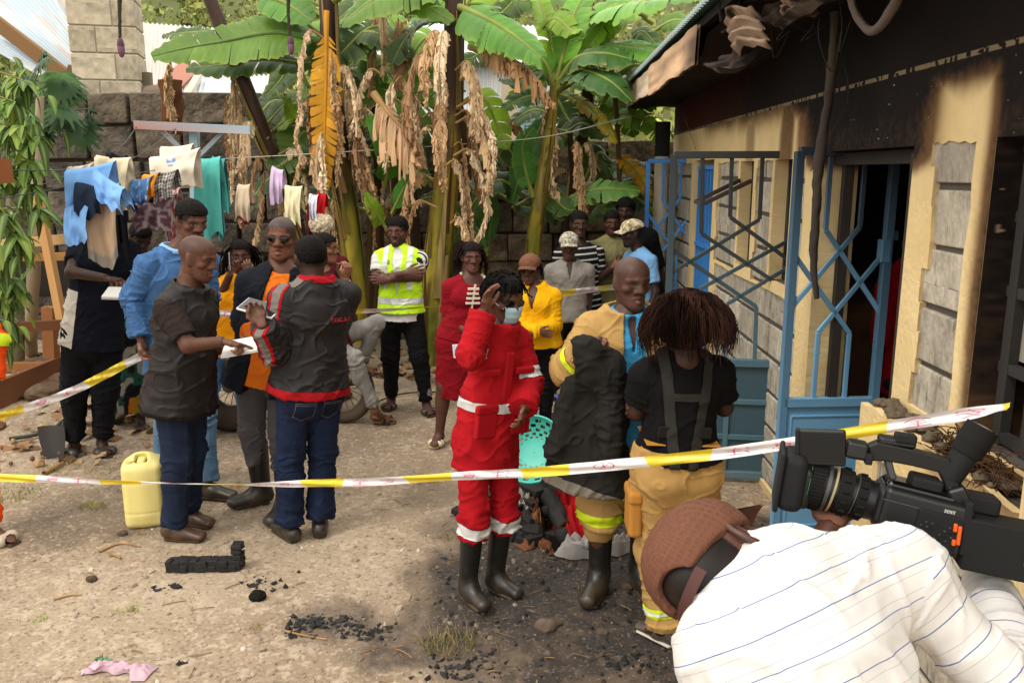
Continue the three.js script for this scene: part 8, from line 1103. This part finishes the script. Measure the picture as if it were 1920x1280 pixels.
// ---------- motorcycle and tyre ----------
{ const D = 6.85, c1 = at(640, 722, D), c2 = at(432, 712, D + .15), m = thing('motorcycle', 'old motorcycle standing behind the group with its spoked rear wheel showing', 'motorcycle', c1.clone().setY(0)), ax = c2.clone().sub(c1).setY(0).normalize(), side = V(-ax.z, 0, ax.x), rubber = mat(0x5a4d40, .9), steel = mat(0x6e665c, .5, { metalness: .5 }), dark = mat(0x241f1c, .6), red = mat(0x6a1a14, .5), R = .29, Z = a => new THREE.Quaternion().setFromUnitVectors(V(0, 0, 1), side);
  for (const c of [c1, c2]) { const w = new THREE.Group(); w.name = 'wheel'; m.add(w); w.position.copy(c.clone().sub(m.position)).setY(R); w.quaternion.copy(Z()); part('tyre', new THREE.TorusGeometry(R - .05, .05, 12, 44), rubber, w); part('rim', new THREE.TorusGeometry(R - .1, .014, 8, 40), steel, w); part('hub', new THREE.CylinderGeometry(.06, .06, .1, 18).rotateX(PI / 2), steel, w); for (let i = 0; i < 18; i++) { const a = i / 18 * PI * 2; part('spoke', beam(V(Math.cos(a) * .05, Math.sin(a) * .05, (i % 2 - .5) * .05), V(Math.cos(a + .25) * (R - .1), Math.sin(a + .25) * (R - .1), 0), .005, .005), steel, w); } }
  const W = (t, y, s = 0) => c1.clone().lerp(c2, t).setY(y).addScaledVector(side, s), pt = (n, g, mm) => part(n, inParent(g, m), mm, m);
  pt('seat', beam(W(-.05, .78), W(.5, .76), .2, .09, V(0, 1, 0), .04), dark); pt('fuel_tank', beam(W(.5, .84), W(.82, .86), .2, .18, V(0, 1, 0), .07), red); pt('frame', join([beam(W(0, R), W(.4, .68), .04, .04), beam(W(0, .7), W(.85, .74), .05, .05), beam(W(.35, .3), W(.75, .3), .05, .05), beam(W(.75, .3), W(.88, .8), .04, .04)]), dark); pt('engine', beam(W(.38, .42), W(.66, .42), .2, .26, V(0, 1, 0), .04), steel); for (const s of [-.07, .07]) pt('fork', beam(W(1, R, s), W(.88, .95, s), .035, .035), steel); pt('handlebar', tube([W(.84, 1.02, -.35), W(.88, 1.0, -.1), W(.88, 1.0, .1), W(.84, 1.02, .35)], .012, 20, 8), steel); pt('headlight', new THREE.SphereGeometry(.09, 16, 12).translate(...W(.98, .9).toArray()), steel); pt('mudguard', new THREE.TorusGeometry(R + .03, .05, 6, 30, 2.2).scale(1, 1, 1.2).applyQuaternion(Z()).translate(...W(0, R).toArray()), dark); pt('exhaust', beam(W(.5, .28, .12), W(-.2, .34, .13), .07, .07, V(0, 1, 0), .03), steel);
  const t = thing('car_tyre', 'worn brown tyre propped upright behind the yellow t-shirt person', 'tyre', at(432, 720, 6.62).setY(.32)); t.rotation.set(-.12, .15, 0); part('tread', new THREE.TorusGeometry(.21, .105, 14, 44).scale(1, 1, .9), mat(0x4e4236, .92), t); for (let i = 0; i < 4; i++) part('tread_groove', new THREE.TorusGeometry(.313 - Math.abs(i - 1.5) * .012, .006, 5, 44).translate(0, 0, (i - 1.5) * .045), mat(0x2a241e, .95), t); part('inner_wall', new THREE.TorusGeometry(.15, .03, 8, 30), mat(0x3a3028, .9), t); }
// ---------- timber, planks, shovel, hose at the left ----------
{ const wd = mat(0xffffff, .85, { vertexColors: true }), wood = (g, hex) => { const c0 = C(hex); return colorize(g, (x, y, z, c) => c.copy(c0).multiplyScalar(1 + .35 * fbm(x * 6, y * 30, z * 30, 3))); }, plank = (label, a, b, w, h, hex, cat = 'plank', up) => { const m = part('plank', wood(beam(a, b, w, h, up), hex), wd); return tag(m, label, cat); };
  plank('pale upright batten leaning against the fence rails at left', at(70, 368, 7.2), at(116, 605, 7.0), .06, .075, 0xb88a58, 'plank', V(0, 0, 1)); plank('thick pale rail running behind the batten at left', at(-40, 462, 7.4), at(142, 446, 7.3), .06, .085, 0xb89868); plank('second thinner rail below the thick pale rail', at(-40, 484, 7.5), at(140, 480, 7.5), .04, .07, 0xa97f4e); plank('dark brown rail low behind the leaves at left', at(-40, 616, 6.9), at(124, 608, 6.9), .06, .08, 0x5c3a24); plank('short brown post under the dark rail', at(92, 575, 7.3), at(96, 670, 7.3), .1, .1, 0x8a5a38, 'post', V(0, 0, 1)); plank('orange brown plank lying along the ground at left', onGround(-60, 706).setY(.1), onGround(132, 704).setY(.1), .1, .09, 0x8a5a34); plank('wide sloping brown board on the soil heap at left', onGround(-40, 790).setY(.12), onGround(140, 748).setY(.3), .06, .3, 0x6e4830, 'board'); plank('dark board set upright behind the fence rails', at(-40, 520, 7.9), at(140, 520, 7.9), .04, .36, 0x2e2824, 'board'); plank('block of brown wood entering at the left edge above the wire', at(-30, 322, 4.6), at(14, 320, 4.7), .1, .13, 0x7a4a2a, 'wood block');
  const lg = part('log', wood(taperTube([onGround(-30, 762).setY(.14), onGround(60, 760).setY(.15), onGround(150, 765).setY(.13)], [.1, .11, .1], 20, 14, 3, .15), 0x5a3c28), wd); tag(lg, 'thick brown log lying on the heap behind the sloping board', 'log');
  const s = thing('shovel', 'rusty grey shovel blade stuck in the ground beside the slides', 'shovel', onGround(108, 858)); part('blade', inParent(gridGeo(12, 12, (u, v) => { const k = u - .5, w = .2 * (1 - .5 * Math.pow(v, 3)), b = onGround(106, 862); return V(b.x + k * w + .03 * v - .03, .24 * (1 - v) + .01 - 0 * u, b.z + .05 * v + k * k * .12 - .05); }), s), mat(0x3c3834, .5, { metalness: .5 }), s); part('socket', inParent(tube([onGround(112, 858).add(V(.0, .2, -.06)), onGround(112, 858).add(V(.04, .36, -.2)), onGround(112, 858).add(V(.1, .5, -.45))], .018, 12, 8), s), mat(0x3a332c, .7), s);
  tag(part('hose', tube([onGround(18, 838), onGround(60, 832), onGround(100, 822), onGround(125, 808), onGround(180, 812), onGround(290, 790)].map(v => v.setY(groundY(v.x, v.z) + .03)), .016, 60, 8), mat(0x3a3f34, .7)), 'dark green hose snaking over the soil heap', 'hose'); tag(part('cable', tube([onGround(690, 762), onGround(760, 741), onGround(840, 738), onGround(960, 736)].map(v => v.setY(.02)), .008, 30, 6), mat(0x3c3630, .8)), 'thin dark cable lying on the ground behind the red dress', 'cable');
  for (let i = 0; i < 3; i++) tag(part('hose_coil', new THREE.TorusGeometry(.22 - i * .02, .016, 8, 40).rotateX(PI / 2).translate(...onGround(285, 775).setY(.04 + i * .03).toArray()), mat(0x46503e, .7)), ['lowest loop of the coiled hose', 'middle loop of the coiled hose', 'top loop of the coiled hose'][i] + ' behind denim jeans', 'hose');
  // leaf litter and clods under the plants
  const r = rng(71), gs = []; for (let i = 0; i < 700; i++) { const px = -20 + r() * 1250, y = px < 330 ? 660 + r() * 220 : 655 + r() * 60, c = onGround(px, y), s = .02 + r() * .07; const g = i % 3 ? new THREE.PlaneGeometry(s * 2, s, 3, 1) : new THREE.IcosahedronGeometry(s * .6, 0); if (i % 3) { const p = g.attributes.position; for (let k = 0; k < p.count; k++) p.setZ(k, .3 * s * Math.sin(p.getX(k) * 30 + i)); g.rotateX(-PI / 2 + (r() - .5)); } g.rotateY(r() * 6).translate(c.x, groundY(c.x, c.z) + .02, c.z); gs.push(colorize(strip(g), ((c0) => (x, yy, z, q) => q.copy(c0))(C([0x6e5038, 0x8a6848, 0x54402e, 0xa08460][i % 4])))); } const lt = part('leaf_litter', mergeGeometries(gs), clothM); lt.userData.kind = 'stuff'; tag(lt, 'dry leaf litter and clods along the foot of the wall', 'leaf litter'); }
renderer.render(scene, camera);
